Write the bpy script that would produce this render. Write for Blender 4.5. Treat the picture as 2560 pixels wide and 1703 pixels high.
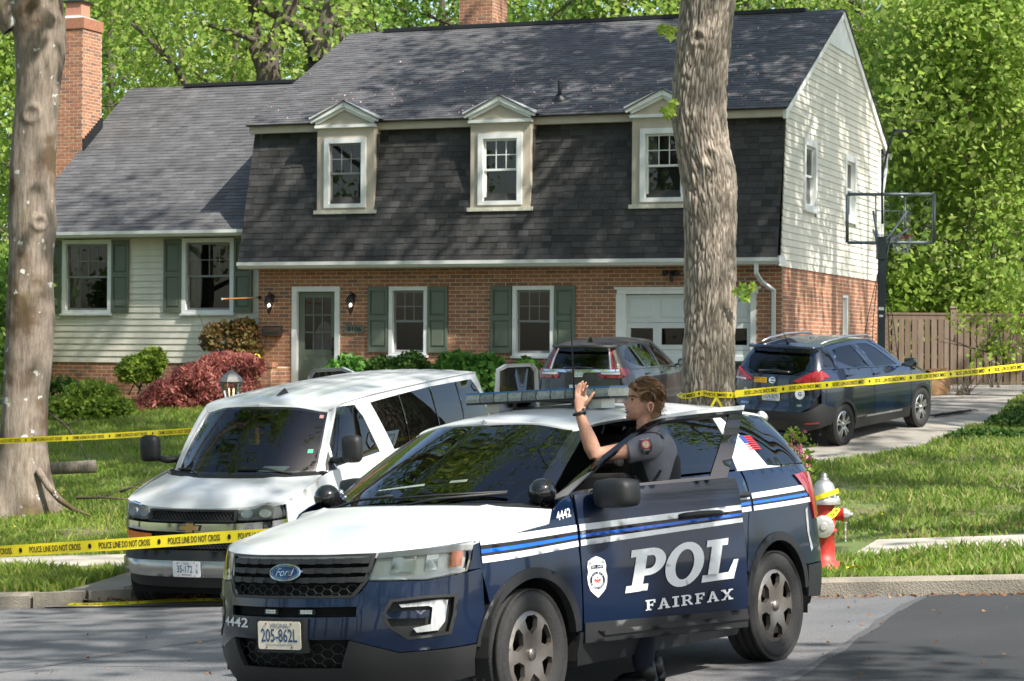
import bpy, bmesh, math, random
import numpy as np
from math import sin, cos, pi, radians, sqrt, atan2, hypot
from mathutils import Vector, Matrix, Quaternion, noise
from mathutils.geometry import delaunay_2d_cdt
for o in list(bpy.data.objects): bpy.data.objects.remove(o)
SC = bpy.context.scene
COL = SC.collection
random.seed(7); RNG = np.random.default_rng(7)

# ---------------------------------------------------------------- camera
FPX, CXP, CYP = 5500.0, 1280.0, 851.5          # focal length and centre in photo pixels (2560 x 1703)
CAM = Vector((0, 0, 2.119)); PITCH = radians(.22); ROLL = radians(.33)
_f = Vector((0, cos(PITCH), sin(PITCH))); _r0 = Vector((1, 0, 0)); _u0 = _r0.cross(_f)
CR = _r0*cos(ROLL) + _u0*sin(ROLL); CU = -_r0*sin(ROLL) + _u0*cos(ROLL); CF = _f
cd = bpy.data.cameras.new('camera'); cam = bpy.data.objects.new('camera', cd); COL.objects.link(cam)
cam.matrix_world = Matrix(((CR.x, CU.x, -CF.x, 0), (CR.y, CU.y, -CF.y, 0), (CR.z, CU.z, -CF.z, CAM.z), (0, 0, 0, 1)))
cd.sensor_width = 36; cd.lens = FPX/2560*36; cd.clip_start = .1; cd.clip_end = 3000
cd.dof.use_dof = True; cd.dof.focus_distance = 14.5; cd.dof.aperture_fstop = 9.0
SC.camera = cam
SC.render.resolution_x = 1024; SC.render.resolution_y = 681

# ---------------------------------------------------------------- sky, sun, exposure
SUN_AZ = Vector((.70, -.714, 0)).normalized(); SUN_EL = radians(48)
SUN_DIR = SUN_AZ*cos(SUN_EL) + Vector((0, 0, sin(SUN_EL)))     # towards the sun
W = bpy.data.worlds.new('World'); SC.world = W; W.use_nodes = True
nt = W.node_tree; bg = nt.nodes['Background']
sky = nt.nodes.new('ShaderNodeTexSky'); sky.sky_type = 'NISHITA'; sky.sun_disc = False
sky.sun_elevation = SUN_EL; sky.sun_rotation = atan2(SUN_AZ.x, SUN_AZ.y); sky.dust_density = 2.0; sky.ozone_density = 1.0
nt.links.new(sky.outputs[0], bg.inputs[0]); bg.inputs[1].default_value = .15
sd = bpy.data.lights.new('sun', 'SUN'); sd.energy = 4.6; sd.angle = radians(.53); sd.color = (1, .95, .87)
sun = bpy.data.objects.new('sun', sd); COL.objects.link(sun)
sun.rotation_euler = SUN_DIR.to_track_quat('Z', 'Y').to_euler(); sun.location = (20, -10, 40)
SC.view_settings.view_transform = 'Standard'; SC.view_settings.look = 'None'
SC.view_settings.exposure = 1.0; SC.view_settings.gamma = 1.0
SC.render.engine = 'CYCLES'
SC.cycles.max_bounces = 8; SC.cycles.transparent_max_bounces = 16

def ray(px, py): return CF + CR*((px-CXP)/FPX) - CU*((py-CYP)/FPX)
def at(px, py, Y):
    d = ray(px, py); return CAM + d*(Y/d.y)
# ---------------------------------------------------------------- helpers
def tag(o, label=None, cat=None, group=None, kind=None):
    if label: o['label'] = label
    if cat: o['category'] = cat
    if group: o['group'] = group
    if kind: o['kind'] = kind
    return o
def link(o, parent=None):
    COL.objects.link(o)
    if parent is not None: o.parent = parent
    return o
def empty(name, loc=(0, 0, 0), rz=0, label=None, cat=None, group=None, mat=None):
    o = bpy.data.objects.new(name, None); o.empty_display_size = .2; link(o)
    if mat is not None: o.matrix_world = mat
    else: o.location = loc; o.rotation_euler = (0, 0, rz)
    return tag(o, label, cat, group)
class MB:
    """collects faces; build() links ONE mesh object"""
    def __init__(s): s.v = []; s.f = []; s.m = []; s.t = []; s.sm = []
    def add(s, vs, fs, mi=0, tone=.5, smooth=False):
        b = len(s.v); s.v += [tuple(p) for p in vs]; s.f += [tuple(i+b for i in f) for f in fs]
        s.m += [mi]*len(fs); s.t += [tone]*len(fs); s.sm += [smooth]*len(fs); return s
    def box(s, c, d, R=None, mi=0, tone=.5, taper=None):
        x, y, z = d[0]/2, d[1]/2, d[2]/2; tx, ty = taper or (1, 1)
        vs = [Vector(p) for p in [(-x, -y, -z), (x, -y, -z), (x, y, -z), (-x, y, -z), (-x*tx, -y*ty, z), (x*tx, -y*ty, z), (x*tx, y*ty, z), (-x*tx, y*ty, z)]]
        if R is not None: vs = [R @ p for p in vs]
        c = Vector(c); return s.add([p+c for p in vs], [(3, 2, 1, 0), (4, 5, 6, 7), (0, 1, 5, 4), (1, 2, 6, 5), (2, 3, 7, 6), (3, 0, 4, 7)], mi, tone)
    def b2(s, lo, hi, mi=0, tone=.5):
        return s.box([(a+b)/2 for a, b in zip(lo, hi)], [abs(b-a) for a, b in zip(lo, hi)], None, mi, tone)
    def tube(s, pts, r, n=8, mi=0, cap=True, tone=.5):
        pts = [Vector(p) for p in pts]; rs = r if hasattr(r, '__len__') else [r]*len(pts); vs = []; up = None
        for i, p in enumerate(pts):
            d = (pts[min(i+1, len(pts)-1)] - pts[max(i-1, 0)]).normalized()
            if up is None: up = d.orthogonal().normalized()
            up = (up - d*up.dot(d)); up = up.normalized() if up.length > 1e-5 else d.orthogonal().normalized()
            w = d.cross(up)
            vs += [p + (up*cos(2*pi*k/n) + w*sin(2*pi*k/n))*rs[i] for k in range(n)]
        fs = [(i*n+k, i*n+(k+1) % n, (i+1)*n+(k+1) % n, (i+1)*n+k) for i in range(len(pts)-1) for k in range(n)]
        if cap: fs += [tuple(range(n))[::-1], tuple((len(pts)-1)*n+k for k in range(n))]
        return s.add(vs, fs, mi, tone, True)
    def lathe(s, prof, c=(0, 0, 0), n=20, R=None, mi=0, sx=1, sy=1, smooth=True, tone=.5):
        c = Vector(c); vs = []
        for (r, z) in prof:
            for k in range(n):
                p = Vector((r*cos(2*pi*k/n)*sx, r*sin(2*pi*k/n)*sy, z)); vs.append(c + (R @ p if R is not None else p))
        fs = [(i*n+k, i*n+(k+1) % n, (i+1)*n+(k+1) % n, (i+1)*n+k) for i in range(len(prof)-1) for k in range(n)]
        return s.add(vs, fs, mi, tone, smooth)
    def prism(s, poly, mapf, h, mi=0, tone=.5):
        """poly: 2d ccw outline, mapf(a,b,h) -> 3d, extruded from 0 to h"""
        n = len(poly); vs = [mapf(a, b, 0) for a, b in poly] + [mapf(a, b, h) for a, b in poly]
        return s.add(vs, [tuple(range(n))[::-1], tuple(range(n, 2*n))] + [(i, (i+1) % n, n+(i+1) % n, n+i) for i in range(n)], mi, tone)
    def build(s, name, mats, parent=None, smooth=None, bevel=0, angle=None):
        me = bpy.data.meshes.new(name); me.from_pydata(s.v, [], s.f)
        if not isinstance(mats, (list, tuple)): mats = [mats]
        for m in mats: me.materials.append(m)
        me.polygons.foreach_set('material_index', s.m)
        me.polygons.foreach_set('use_smooth', s.sm if smooth is None else [smooth]*len(s.f))
        if any(t != .5 for t in s.t):
            a = me.attributes.new('tone', 'FLOAT', 'FACE'); a.data.foreach_set('value', s.t)
        me.update()
        o = bpy.data.objects.new(name, me); link(o, parent)
        if bevel:
            b = o.modifiers.new('bevel', 'BEVEL'); b.width = bevel; b.segments = 2; b.limit_method = 'ANGLE'; b.angle_limit = radians(40)
        return o
def npmesh(name, v, f, mats, parent=None, tone=None, mi=None, smooth=False):
    """fast mesh from numpy arrays; f is (n,3) or (n,4)"""
    me = bpy.data.meshes.new(name); v = np.asarray(v, np.float32); f = np.asarray(f, np.int32); n, k = f.shape
    me.vertices.add(len(v)); me.vertices.foreach_set('co', v.ravel())
    me.loops.add(n*k); me.loops.foreach_set('vertex_index', f.ravel())
    me.polygons.add(n); me.polygons.foreach_set('loop_start', np.arange(0, n*k, k, dtype=np.int32))
    if smooth: me.polygons.foreach_set('use_smooth', np.ones(n, bool))
    for m in (mats if isinstance(mats, (list, tuple)) else [mats]): me.materials.append(m)
    if mi is not None: me.polygons.foreach_set('material_index', np.asarray(mi, np.int32))
    if tone is not None:
        a = me.attributes.new('tone', 'FLOAT', 'FACE'); a.data.foreach_set('value', np.asarray(tone, np.float32))
    me.update(calc_edges=True); me.validate()
    o = bpy.data.objects.new(name, me); return link(o, parent)
def copy_tree(o, parent=None):
    c = o.copy(); COL.objects.link(c); c.parent = parent
    for ch in list(o.children): copy_tree(ch, c)
    return c

# ---------------------------------------------------------------- materials
MATS = {}
def mat(name, col, rough=.6, metal=0, var=0, vscale=6, bump=0, bscale=60, coat=0, spec=.5, tone=0, tonecols=None, col2=None, stretch=None, trans=0, emit=None, alpha=None):
    if name in MATS: return MATS[name]
    m = bpy.data.materials.new(name); m.use_nodes = True; nt = m.node_tree; N = nt.nodes; L = nt.links
    b = N['Principled BSDF']; b.inputs['Roughness'].default_value = rough; b.inputs['Metallic'].default_value = metal
    b.inputs['Coat Weight'].default_value = coat; b.inputs['Coat Roughness'].default_value = .04; b.inputs['Specular IOR Level'].default_value = spec
    col = tuple(col)+(1,) if len(col) == 3 else col; b.inputs['Base Color'].default_value = col
    src = None; vec = None
    if var or bump or tone or col2:
        tc = N.new('ShaderNodeTexCoord'); vec = tc.outputs['Object']
        if stretch:
            mp = N.new('ShaderNodeMapping'); mp.inputs['Scale'].default_value = stretch; L.new(vec, mp.inputs[0]); vec = mp.outputs[0]
    if tonecols:
        at_ = N.new('ShaderNodeAttribute'); at_.attribute_name = 'tone'; oi = N.new('ShaderNodeObjectInfo')
        ad = N.new('ShaderNodeMath'); ad.operation = 'ADD'; L.new(at_.outputs['Fac'], ad.inputs[0]); L.new(oi.outputs['Random'], ad.inputs[1])
        fr = N.new('ShaderNodeMath'); fr.operation = 'FRACT'; L.new(ad.outputs[0], fr.inputs[0])
        rp = N.new('ShaderNodeValToRGB'); L.new(fr.outputs[0], rp.inputs[0]); rp.color_ramp.interpolation = 'LINEAR'
        while len(rp.color_ramp.elements) < len(tonecols): rp.color_ramp.elements.new(.5)
        for i, c in enumerate(tonecols):
            rp.color_ramp.elements[i].position = i/(len(tonecols)-1); rp.color_ramp.elements[i].color = tuple(c)+(1,)
        src = rp.outputs[0]
    if var or col2:
        nz = N.new('ShaderNodeTexNoise'); nz.inputs['Scale'].default_value = vscale; nz.inputs['Detail'].default_value = 6; nz.inputs['Roughness'].default_value = .62; L.new(vec, nz.inputs['Vector'])
        mx = N.new('ShaderNodeMix'); mx.data_type = 'RGBA'
        if col2:
            r2 = N.new('ShaderNodeValToRGB'); r2.color_ramp.elements[0].position = .38; r2.color_ramp.elements[1].position = .62; L.new(nz.outputs[0], r2.inputs[0]); L.new(r2.outputs[0], mx.inputs[0])
            if src: L.new(src, mx.inputs[6])
            else: mx.inputs[6].default_value = col
            mx.inputs[7].default_value = tuple(col2)+(1,)
        else:
            mx.blend_type = 'MULTIPLY'; mx.inputs[0].default_value = 1
            r2 = N.new('ShaderNodeValToRGB'); r2.color_ramp.elements[0].position = .3; r2.color_ramp.elements[1].position = .7
            r2.color_ramp.elements[0].color = (1-var,)*3+(1,); r2.color_ramp.elements[1].color = (1+var*.3,)*3+(1,)
            L.new(nz.outputs[0], r2.inputs[0]); L.new(r2.outputs[0], mx.inputs[7])
            if src: L.new(src, mx.inputs[6])
            else: mx.inputs[6].default_value = col
        src = mx.outputs[2]
    if src: L.new(src, b.inputs['Base Color'])
    if bump:
        n2 = N.new('ShaderNodeTexNoise'); n2.inputs['Scale'].default_value = bscale; n2.inputs['Detail'].default_value = 5; L.new(vec, n2.inputs['Vector'])
        bp = N.new('ShaderNodeBump'); bp.inputs['Strength'].default_value = bump; bp.inputs['Distance'].default_value = .02; L.new(n2.outputs[0], bp.inputs['Height']); L.new(bp.outputs[0], b.inputs['Normal'])
    if trans: b.inputs['Transmission Weight'].default_value = trans
    if emit: b.inputs['Emission Color'].default_value = tuple(emit[:3])+(1,); b.inputs['Emission Strength'].default_value = emit[3]
    MATS[name] = m; return m
def glass(name, tint=(.5, .55, .52), rough=.0, refl=1.0, opac=0.0):
    """thin pane: fresnel mix of see-through tint and mirror"""
    if name in MATS: return MATS[name]
    m = bpy.data.materials.new(name); m.use_nodes = True; nt = m.node_tree; N = nt.nodes; L = nt.links; N.clear()
    out = N.new('ShaderNodeOutputMaterial'); tr = N.new('ShaderNodeBsdfTransparent'); tr.inputs[0].default_value = tuple(tint)+(1,)
    gl = N.new('ShaderNodeBsdfGlossy'); gl.inputs['Roughness'].default_value = rough; gl.inputs[0].default_value = (refl, refl, refl, 1)
    fr = N.new('ShaderNodeFresnel'); fr.inputs[0].default_value = 1.52
    mu = N.new('ShaderNodeMath'); mu.operation = 'MULTIPLY_ADD'; mu.inputs[1].default_value = 1.0; mu.inputs[2].default_value = .0; mu.use_clamp = True; L.new(fr.outputs[0], mu.inputs[0])
    mx = N.new('ShaderNodeMixShader'); L.new(mu.outputs[0], mx.inputs[0]); L.new(tr.outputs[0], mx.inputs[1]); L.new(gl.outputs[0], mx.inputs[2])
    L.new(mx.outputs[0], out.inputs[0]); MATS[name] = m; return m
def leafmat(name, cols, trans=.45, rough=.5):
    """leaf: tone ramp, diffuse + translucent + a little gloss"""
    if name in MATS: return MATS[name]
    m = mat(name, cols[0], rough, tonecols=cols, tone=1); nt = m.node_tree; N = nt.nodes; L = nt.links; b = N['Principled BSDF']
    src = b.inputs['Base Color'].links[0].from_socket; out = N['Material Output']
    t = N.new('ShaderNodeBsdfTranslucent'); L.new(src, t.inputs[0]); b.inputs['Specular IOR Level'].default_value = .25
    mx = N.new('ShaderNodeMixShader'); mx.inputs[0].default_value = trans; L.new(b.outputs[0], mx.inputs[1]); L.new(t.outputs[0], mx.inputs[2]); L.new(mx.outputs[0], out.inputs[0])
    return m
def text_mesh(txt, size=1.0, font=None, shear=0, bold=0, extr=0, space=1.0):
    """lettering as (verts2d, faces), origin at the lower left, from the built-in font"""
    c = bpy.data.curves.new('t', 'FONT'); c.body = txt; c.size = size; c.shear = shear; c.offset = bold; c.space_character = space; c.resolution_u = 3
    o = bpy.data.objects.new('t', c); me = bpy.data.meshes.new_from_object(o)
    v = [(p.co.x, p.co.y) for p in me.vertices]; f = [tuple(p.vertices) for p in me.polygons]
    bpy.data.objects.remove(o); bpy.data.curves.remove(c); bpy.data.meshes.remove(me)
    return v, f
def text_fit(txt, w, h, **k):
    v, f = text_mesh(txt, **k); xs = [p[0] for p in v]; ys = [p[1] for p in v]
    x0, x1, y0, y1 = min(xs), max(xs), min(ys), max(ys)
    return [((x-x0)/(x1-x0)*w, (y-y0)/(y1-y0)*h) for x, y in v], f
# ---------------------------------------------------------------- terrain
EY = Vector((2080/5500, 1, 0)).normalized(); EX = Vector((-EY.y, EY.x, 0))    # house axes: EY away from the street, EX to the left
K0 = Vector((3.5, 19.2, 0))                                                    # a point on the kerb line (runs along EX)
def street(X, Y): return .051*(X-.1765) - .0335*(Y-14)
def rq(X, Y): return ((X-K0.x)*EX.x + (Y-K0.y)*EX.y, (X-K0.x)*EY.x + (Y-K0.y)*EY.y)
def from_rq(r, q): return (K0.x + EX.x*r + EY.x*q, K0.y + EX.y*r + EY.y*q)
_cp = [(-3.1, 21.6, -.55), (-1.2, 26, -.19), (.2, 30, .08), (1.5, 39.2, .61), (2.4, 41.7, .74), (2.8, 43, .85), (4.2, 44.9, .98), (5.13, 33.95, .655), (6.71, 36.04, .88),
 (3.76, 35.0, .73), (5.35, 37.1, .95), (-2.76, 22.14, -.511), (-1.47, 25.3, -.25), (8, 41, 1.1), (9, 50, 1.25), (12, 54.5, 1.3), (17, 54, 1.35), (2.9, 20.9, .04), (4.17, 31.5, .46), (7.93, 37, .87), (10.7, 46, 1.22), (6.2, 33.5, .66),
 (2.4, 27, .17), (-6.6, 31, -.25), (-5.6, 38, .1), (-7.5, 43, .42), (-9.3, 49.4, .82), (-5.3, 46.5, 1.05), (-1, 45.5, .95), (-13, 50, .75), (-13, 40, 0), (-12, 31, -.6),
 (10, 24, .45), (10, 32, .75), (14, 40, 1.15), (16, 28, .8), (-4.2, 33, -.02), (-20, 60, 1.2), (20, 70, 1.8), (0, 62, 1.5), (-25, 35, -1.2), (30, 30, 1.4), (35, 60, 2.2), (0, 90, 2.2), (-35, 90, 2.0), (40, 95, 3.0)]
for r in (-16, -10, -5, -2, 4, 7, 9, 12, 18, 26):
    for q, dz in ((0, .13), (2.1, .22), (3.5, .27)):
        if 2.2 < r < 8: dz = .03 + .02*q if q == 0 else None
        if dz is None: continue
        x, y = from_rq(r, q); _cp.append((x, y, street(x, y)+dz))
_cp = np.array(_cp); _n = len(_cp)
def _phi(d2): return np.where(d2 > 0, .5*d2*np.log(np.maximum(d2, 1e-12)), 0)
_A = np.zeros((_n+3, _n+3)); _A[:_n, :_n] = _phi(((_cp[:, None, :2]-_cp[None, :, :2])**2).sum(2)) + np.eye(_n)*.4
_A[:_n, _n:] = np.c_[np.ones(_n), _cp[:, :2]]; _A[_n:, :_n] = _A[:_n, _n:].T
_w = np.linalg.solve(_A, np.r_[_cp[:, 2], 0, 0, 0])
def G_np(X, Y):
    X = np.clip(np.asarray(X, float), -45, 50); Y = np.clip(np.asarray(Y, float), 14, 100); out = np.zeros(X.shape)
    flat = np.c_[X.ravel(), Y.ravel()]; d2 = ((flat[:, None, :]-_cp[None, :, :2])**2).sum(2)
    return (_phi(d2) @ _w[:_n] + _w[_n] + flat @ _w[_n+1:]).reshape(X.shape)
def G(X, Y): return float(G_np(np.array([X]), np.array([Y]))[0])
DRIVE = [(-4.75, 22.35), (-4.45, 23.3), (-4.15, 24.4), (-3.8, 26), (-3, 29), (-2.2, 33), (-1.4, 37), (-.6, 40), (-.1, 43), (.2, 46.4), (5.46, 44.42), (8.85, 53.4), (9.2, 54.4), (22, 54.4), (22, 51.2),
 (13.2, 49.3), (11.6, 47.6), (10.6, 45.6), (9.6, 42.4), (8.6, 38.8), (7.93, 37), (7.1, 35.1), (6.19, 33.5), (5.2, 32.3), (4.17, 31.5), (2.9, 30.6), (2.1, 29.4), (1.5, 27.6), (1.1, 25), (.9, 23), (1.15, 21.4), (1.75, 20.3), (2.3, 19.72)]
def inpoly(P, poly):
    """P (n,2) -> bool"""
    x, y = P[:, 0], P[:, 1]; c = np.zeros(len(P), bool); n = len(poly)
    for i in range(n):
        x1, y1 = poly[i]; x2, y2 = poly[(i+1) % n]
        with np.errstate(divide='ignore', invalid='ignore'):
            h = ((y1 > y) != (y2 > y)) & (x < (x2-x1)*(y-y1)/(y2-y1+1e-12)+x1)
        c ^= h
    return c
m_soil = mat('lawn_soil', (.15, .125, .06), .95, var=.5, vscale=1.2, col2=(.10, .15, .035), bump=.6, bscale=14)
def asphalt(name, c, c2, spk, rough=.85):
    m = mat(name, c, rough, col2=c2, vscale=.55, bump=.35, bscale=160); nt = m.node_tree; N = nt.nodes; L = nt.links; b = N['Principled BSDF']
    src = b.inputs['Base Color'].links[0].from_socket
    tc = N.new('ShaderNodeTexCoord'); vo = N.new('ShaderNodeTexNoise'); vo.inputs['Scale'].default_value = 130; vo.inputs['Detail'].default_value = 2; L.new(tc.outputs['Object'], vo.inputs['Vector'])
    rp = N.new('ShaderNodeValToRGB'); rp.color_ramp.elements[0].position = .3; rp.color_ramp.elements[1].position = .75
    rp.color_ramp.elements[0].color = (1-spk,)*3+(1,); rp.color_ramp.elements[1].color = (1+spk*1.6,)*3+(1,); L.new(vo.outputs[0], rp.inputs[0])
    mx = N.new('ShaderNodeMix'); mx.data_type = 'RGBA'; mx.blend_type = 'MULTIPLY'; mx.inputs[0].default_value = 1; L.new(src, mx.inputs[6]); L.new(rp.outputs[0], mx.inputs[7])
    L.new(mx.outputs[2], b.inputs['Base Color']); return m
m_road = asphalt('asphalt_old', (.10, .101, .107), (.145, .143, .146), .65); m_road2 = asphalt('asphalt_new', (.027, .0275, .030), (.036, .0365, .039), .55, .8)
m_conc = mat('concrete_drive', (.31, .285, .245), .9, col2=(.22, .20, .175), vscale=.7, bump=.3, bscale=70)
m_kerb = mat('kerb_concrete', (.32, .28, .225), .92, col2=(.22, .195, .16), vscale=3.5, bump=.5, bscale=60)
m_walk = mat('sidewalk_concrete', (.46, .42, .36), .92, col2=(.36, .33, .285), vscale=2, bump=.3, bscale=60)
m_seam = mat('tar_seam', (.035, .035, .037), .6)
def sheet(name, poly, zf, m, res=.5, kind='structure', dz=0):
    """terrain-following sheet inside a polygon"""
    P = []; n = len(poly)
    for i in range(n):
        a = Vector(poly[i]); b = Vector(poly[(i+1) % n]); k = max(1, int((b-a).length/res))
        P += [a.lerp(b, j/k) for j in range(k)]
    nb = len(P); xs = [p[0] for p in poly]; ys = [p[1] for p in poly]
    gx, gy = np.meshgrid(np.arange(min(xs), max(xs), res), np.arange(min(ys), max(ys), res)); pts = np.c_[gx.ravel(), gy.ravel()]
    pts = pts[inpoly(pts, poly)]; P = [Vector(p) for p in P] + [Vector(p) for p in pts]
    v, e, f, *_ = delaunay_2d_cdt(P, [(i, (i+1) % nb) for i in range(nb)], [], 0, 1e-5)
    cen = np.array([[(sum(v[i][k] for i in t))/3 for k in (0, 1)] for t in f]); keep = inpoly(cen, poly)
    va = np.array([[p[0], p[1]] for p in v]); z = zf(va[:, 0], va[:, 1]) + dz
    fa = np.array([t for t, k in zip(f, keep) if k])
    o = npmesh(name, np.c_[va, z], fa, m, smooth=True)
    return tag(o, kind=kind)
# ground: one sheet, stepping down to the street at the kerb
rs = np.unique(np.r_[np.linspace(-400, -40, 10), np.arange(-40, -12, 2.), np.arange(-12, 18, .4), np.arange(18, 46, 2.), np.linspace(46, 400, 10)])
qs = np.unique(np.r_[np.linspace(-300, -40, 8), np.arange(-40, -15, 5.), -15, -14.9, -14.2, -14, np.arange(-12, -.5, 2.), -.03, .03, np.arange(.2, 34, .4), np.arange(34, 80, 3.), np.linspace(80, 500, 10)])
gr, gq = np.meshgrid(rs, qs); gX = K0.x + EX.x*gr + EY.x*gq; gY = K0.y + EX.y*gr + EY.y*gq
gz = G_np(gX, gY) + .025*np.sin(gX*2.1+gY*.7)*np.sin(gY*1.3-gX*.4); st = street(np.clip(gX, -60, 60), np.clip(gY, -40, 60)) - .06
dm = inpoly(np.c_[gX.ravel(), gY.ravel()], DRIVE).reshape(gX.shape)
gz = np.where(dm, gz-.09, gz); gz = np.where(gq < .0, np.where(gq < -14.5, st+.2, st), gz); gz = np.where((gq < .5) & (gr > 1.6) & (gr < 8.6), np.minimum(gz, st+.02), gz)
nr, nq = len(rs), len(qs); idx = np.arange(nr*nq).reshape(nq, nr)
fq = np.stack([idx[:-1, :-1], idx[1:, :-1], idx[1:, 1:], idx[:-1, 1:]], -1).reshape(-1, 4)
tag(npmesh('ground', np.c_[gX.ravel(), gY.ravel(), gz.ravel()], fq, m_soil, smooth=True), kind='structure')
tag(npmesh('road', [(x, y, street(x, y)) for x, y in [from_rq(60, -.02), from_rq(60, -14), from_rq(-60, -14), from_rq(-60, -.02)]], [(0, 1, 2, 3)], m_road), kind='structure')
# new dark asphalt overlay, ragged edge
ne = [at(*p, 10) for p in [(2335, 1487), (2290, 1505), (2240, 1530), (2195, 1560), (2150, 1592), (2100, 1625), (2050, 1655), (2000, 1684), (1940, 1720), (1800, 1800), (1500, 1960)]]
def on_street(px, py):
    d = ray(px, py); n = Vector((-.051, .0335, 1)); t = (-.051*.1765+.0335*14 - CAM.dot(n))/d.dot(n); return CAM + d*t
ne = [on_street(*p) for p in [(2335, 1487), (2312, 1494), (2268, 1512), (2240, 1530), (2205, 1550), (2180, 1573), (2140, 1595), (2100, 1627), (2060, 1648), (2010, 1682), (1950, 1716), (1860, 1775), (1700, 1880), (1500, 2040)]]
poly2 = [(p.x, p.y) for p in ne] + [from_rq(-4, -14), from_rq(-40, -14), from_rq(-40, -.05), from_rq(-2, -.05)]
sheet('new_asphalt', poly2, street, m_road2, 1.0, dz=.006)
mb = MB(); e3 = [Vector((p.x, p.y, street(p.x, p.y)+.009)) for p in ne]
for a, b in zip(e3[:-1], e3[1:]):
    w1 = random.uniform(.02, .06); n_ = (b-a).cross(Vector((0, 0, 1))).normalized(); mb.add([a-n_*w1, b-n_*.04, b+n_*.03, a+n_*w1], [(0, 1, 2, 3)])
tag(mb.build('asphalt_edge', mat('asphalt_edge', (.085, .085, .09), .9, var=.4, vscale=20)), kind='structure')
mb = MB(); sp = [on_street(*p) for p in [(-60, 1690), (100, 1668), (260, 1640), (420, 1616), (540, 1600)]]
for a, b in zip(sp[:-1], sp[1:]):
    n_ = (b-a).cross(Vector((0, 0, 1))).normalized()*.03; up = Vector((0, 0, .005)); mb.add([a-n_+up, b-n_+up, b+n_+up, a+n_+up], [(0, 1, 2, 3)])
tag(mb.build('road_seam', mat('road_seam', (.11, .11, .115), .85)), kind='structure')
DR = sheet('driveway', DRIVE, G_np, m_conc, .5, dz=.0)
# drive apron between the kerb openings and the street
def apr(X, Y):
    r, q = (X-K0.x)*EX.x+(Y-K0.y)*EX.y, (X-K0.x)*EY.x+(Y-K0.y)*EY.y
    return street(X, Y)+.012+np.clip((q+.15)/.9, 0, 1)*np.maximum(G_np(X, Y)-street(X, Y)-.004, 0)
sheet('drive_apron', [from_rq(1.0, -.12), from_rq(1.35, .8), from_rq(8.35, .8), from_rq(8.75, -.12)], apr, mat('apron_concrete', (.27, .25, .22), .9, col2=(.19, .175, .16), vscale=1.3, bump=.3, bscale=60), .4)
# kerb stones: separate pieces with joints
def kerb_run(path, name='kerb'):
    root = tag(empty(name, (0, 0, 0)), kind='structure')
    for a, b in path:
        a, b = Vector(a).to_3d(), Vector(b).to_3d(); d = (b-a).normalized(); n_ = Vector((-d.y, d.x, 0)); m = MB(); g = d*.012; vs = []
        for p in (a+g, b-g):
            z0 = street(p.x, p.y)-.1; zt = street(p.x, p.y)+.15
            for off, z in ((-.09, z0), (-.085, zt-.025), (-.06, zt), (.10, zt+.005), (.10, z0)): q_ = p+n_*off; vs.append((q_.x, q_.y, z))
        m.add(vs, [(0, 1, 6, 5), (1, 2, 7, 6), (2, 3, 8, 7), (3, 4, 9, 8), (4, 3, 2, 1, 0), (5, 6, 7, 8, 9)]); m.build('kerb_stone', m_kerb, root)
    return root
pth = []; r = 1.4
for L_ in [2.9, 3.05, 3.0, 3.0, 3.0, 3.0, 3.0, 3.0, 3.0]: pth.append((from_rq(r, 0), from_rq(r-L_, 0))); r -= L_
kerb_run(pth)
pth = []; r = 8.9
for L_ in [1.6, 3.0, 3.0, 3.0, 3.0, 3.0, 3.0]: pth.append((from_rq(r+L_, 0), from_rq(r, 0))); r += L_
cv = [from_rq(8.9, 0)] + [from_rq(8.9-1.15*sin(a*pi/2), 1.15-1.15*cos(a*pi/2)) for a in (.3, .55, .8, 1)] + [from_rq(7.72, 2.0)]
kerb_run(pth + [(b, a) for a, b in zip(cv[:-1], cv[1:])])
# sidewalk slabs
def walk(r0, r1, L_=1.5):
    root = tag(empty('sidewalk', (0, 0, 0)), kind='structure'); r = r0
    while r < r1:
        e = min(r+L_, r1); c = [from_rq(r+.008, 2.15), from_rq(e-.008, 2.15), from_rq(e-.008, 3.45), from_rq(r+.008, 3.45)]; z = [G(*p)+.035 for p in c]
        MB().add([(p[0], p[1], zz) for p, zz in zip(c, z)]+[(p[0], p[1], zz-.15) for p, zz in zip(c, z)], [(3, 2, 1, 0), (0, 1, 5, 4), (1, 2, 6, 5), (2, 3, 7, 6), (3, 0, 4, 7)]).build('slab', m_walk, root); r = e
walk(-24, 1.0); walk(8.0, 24)
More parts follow.
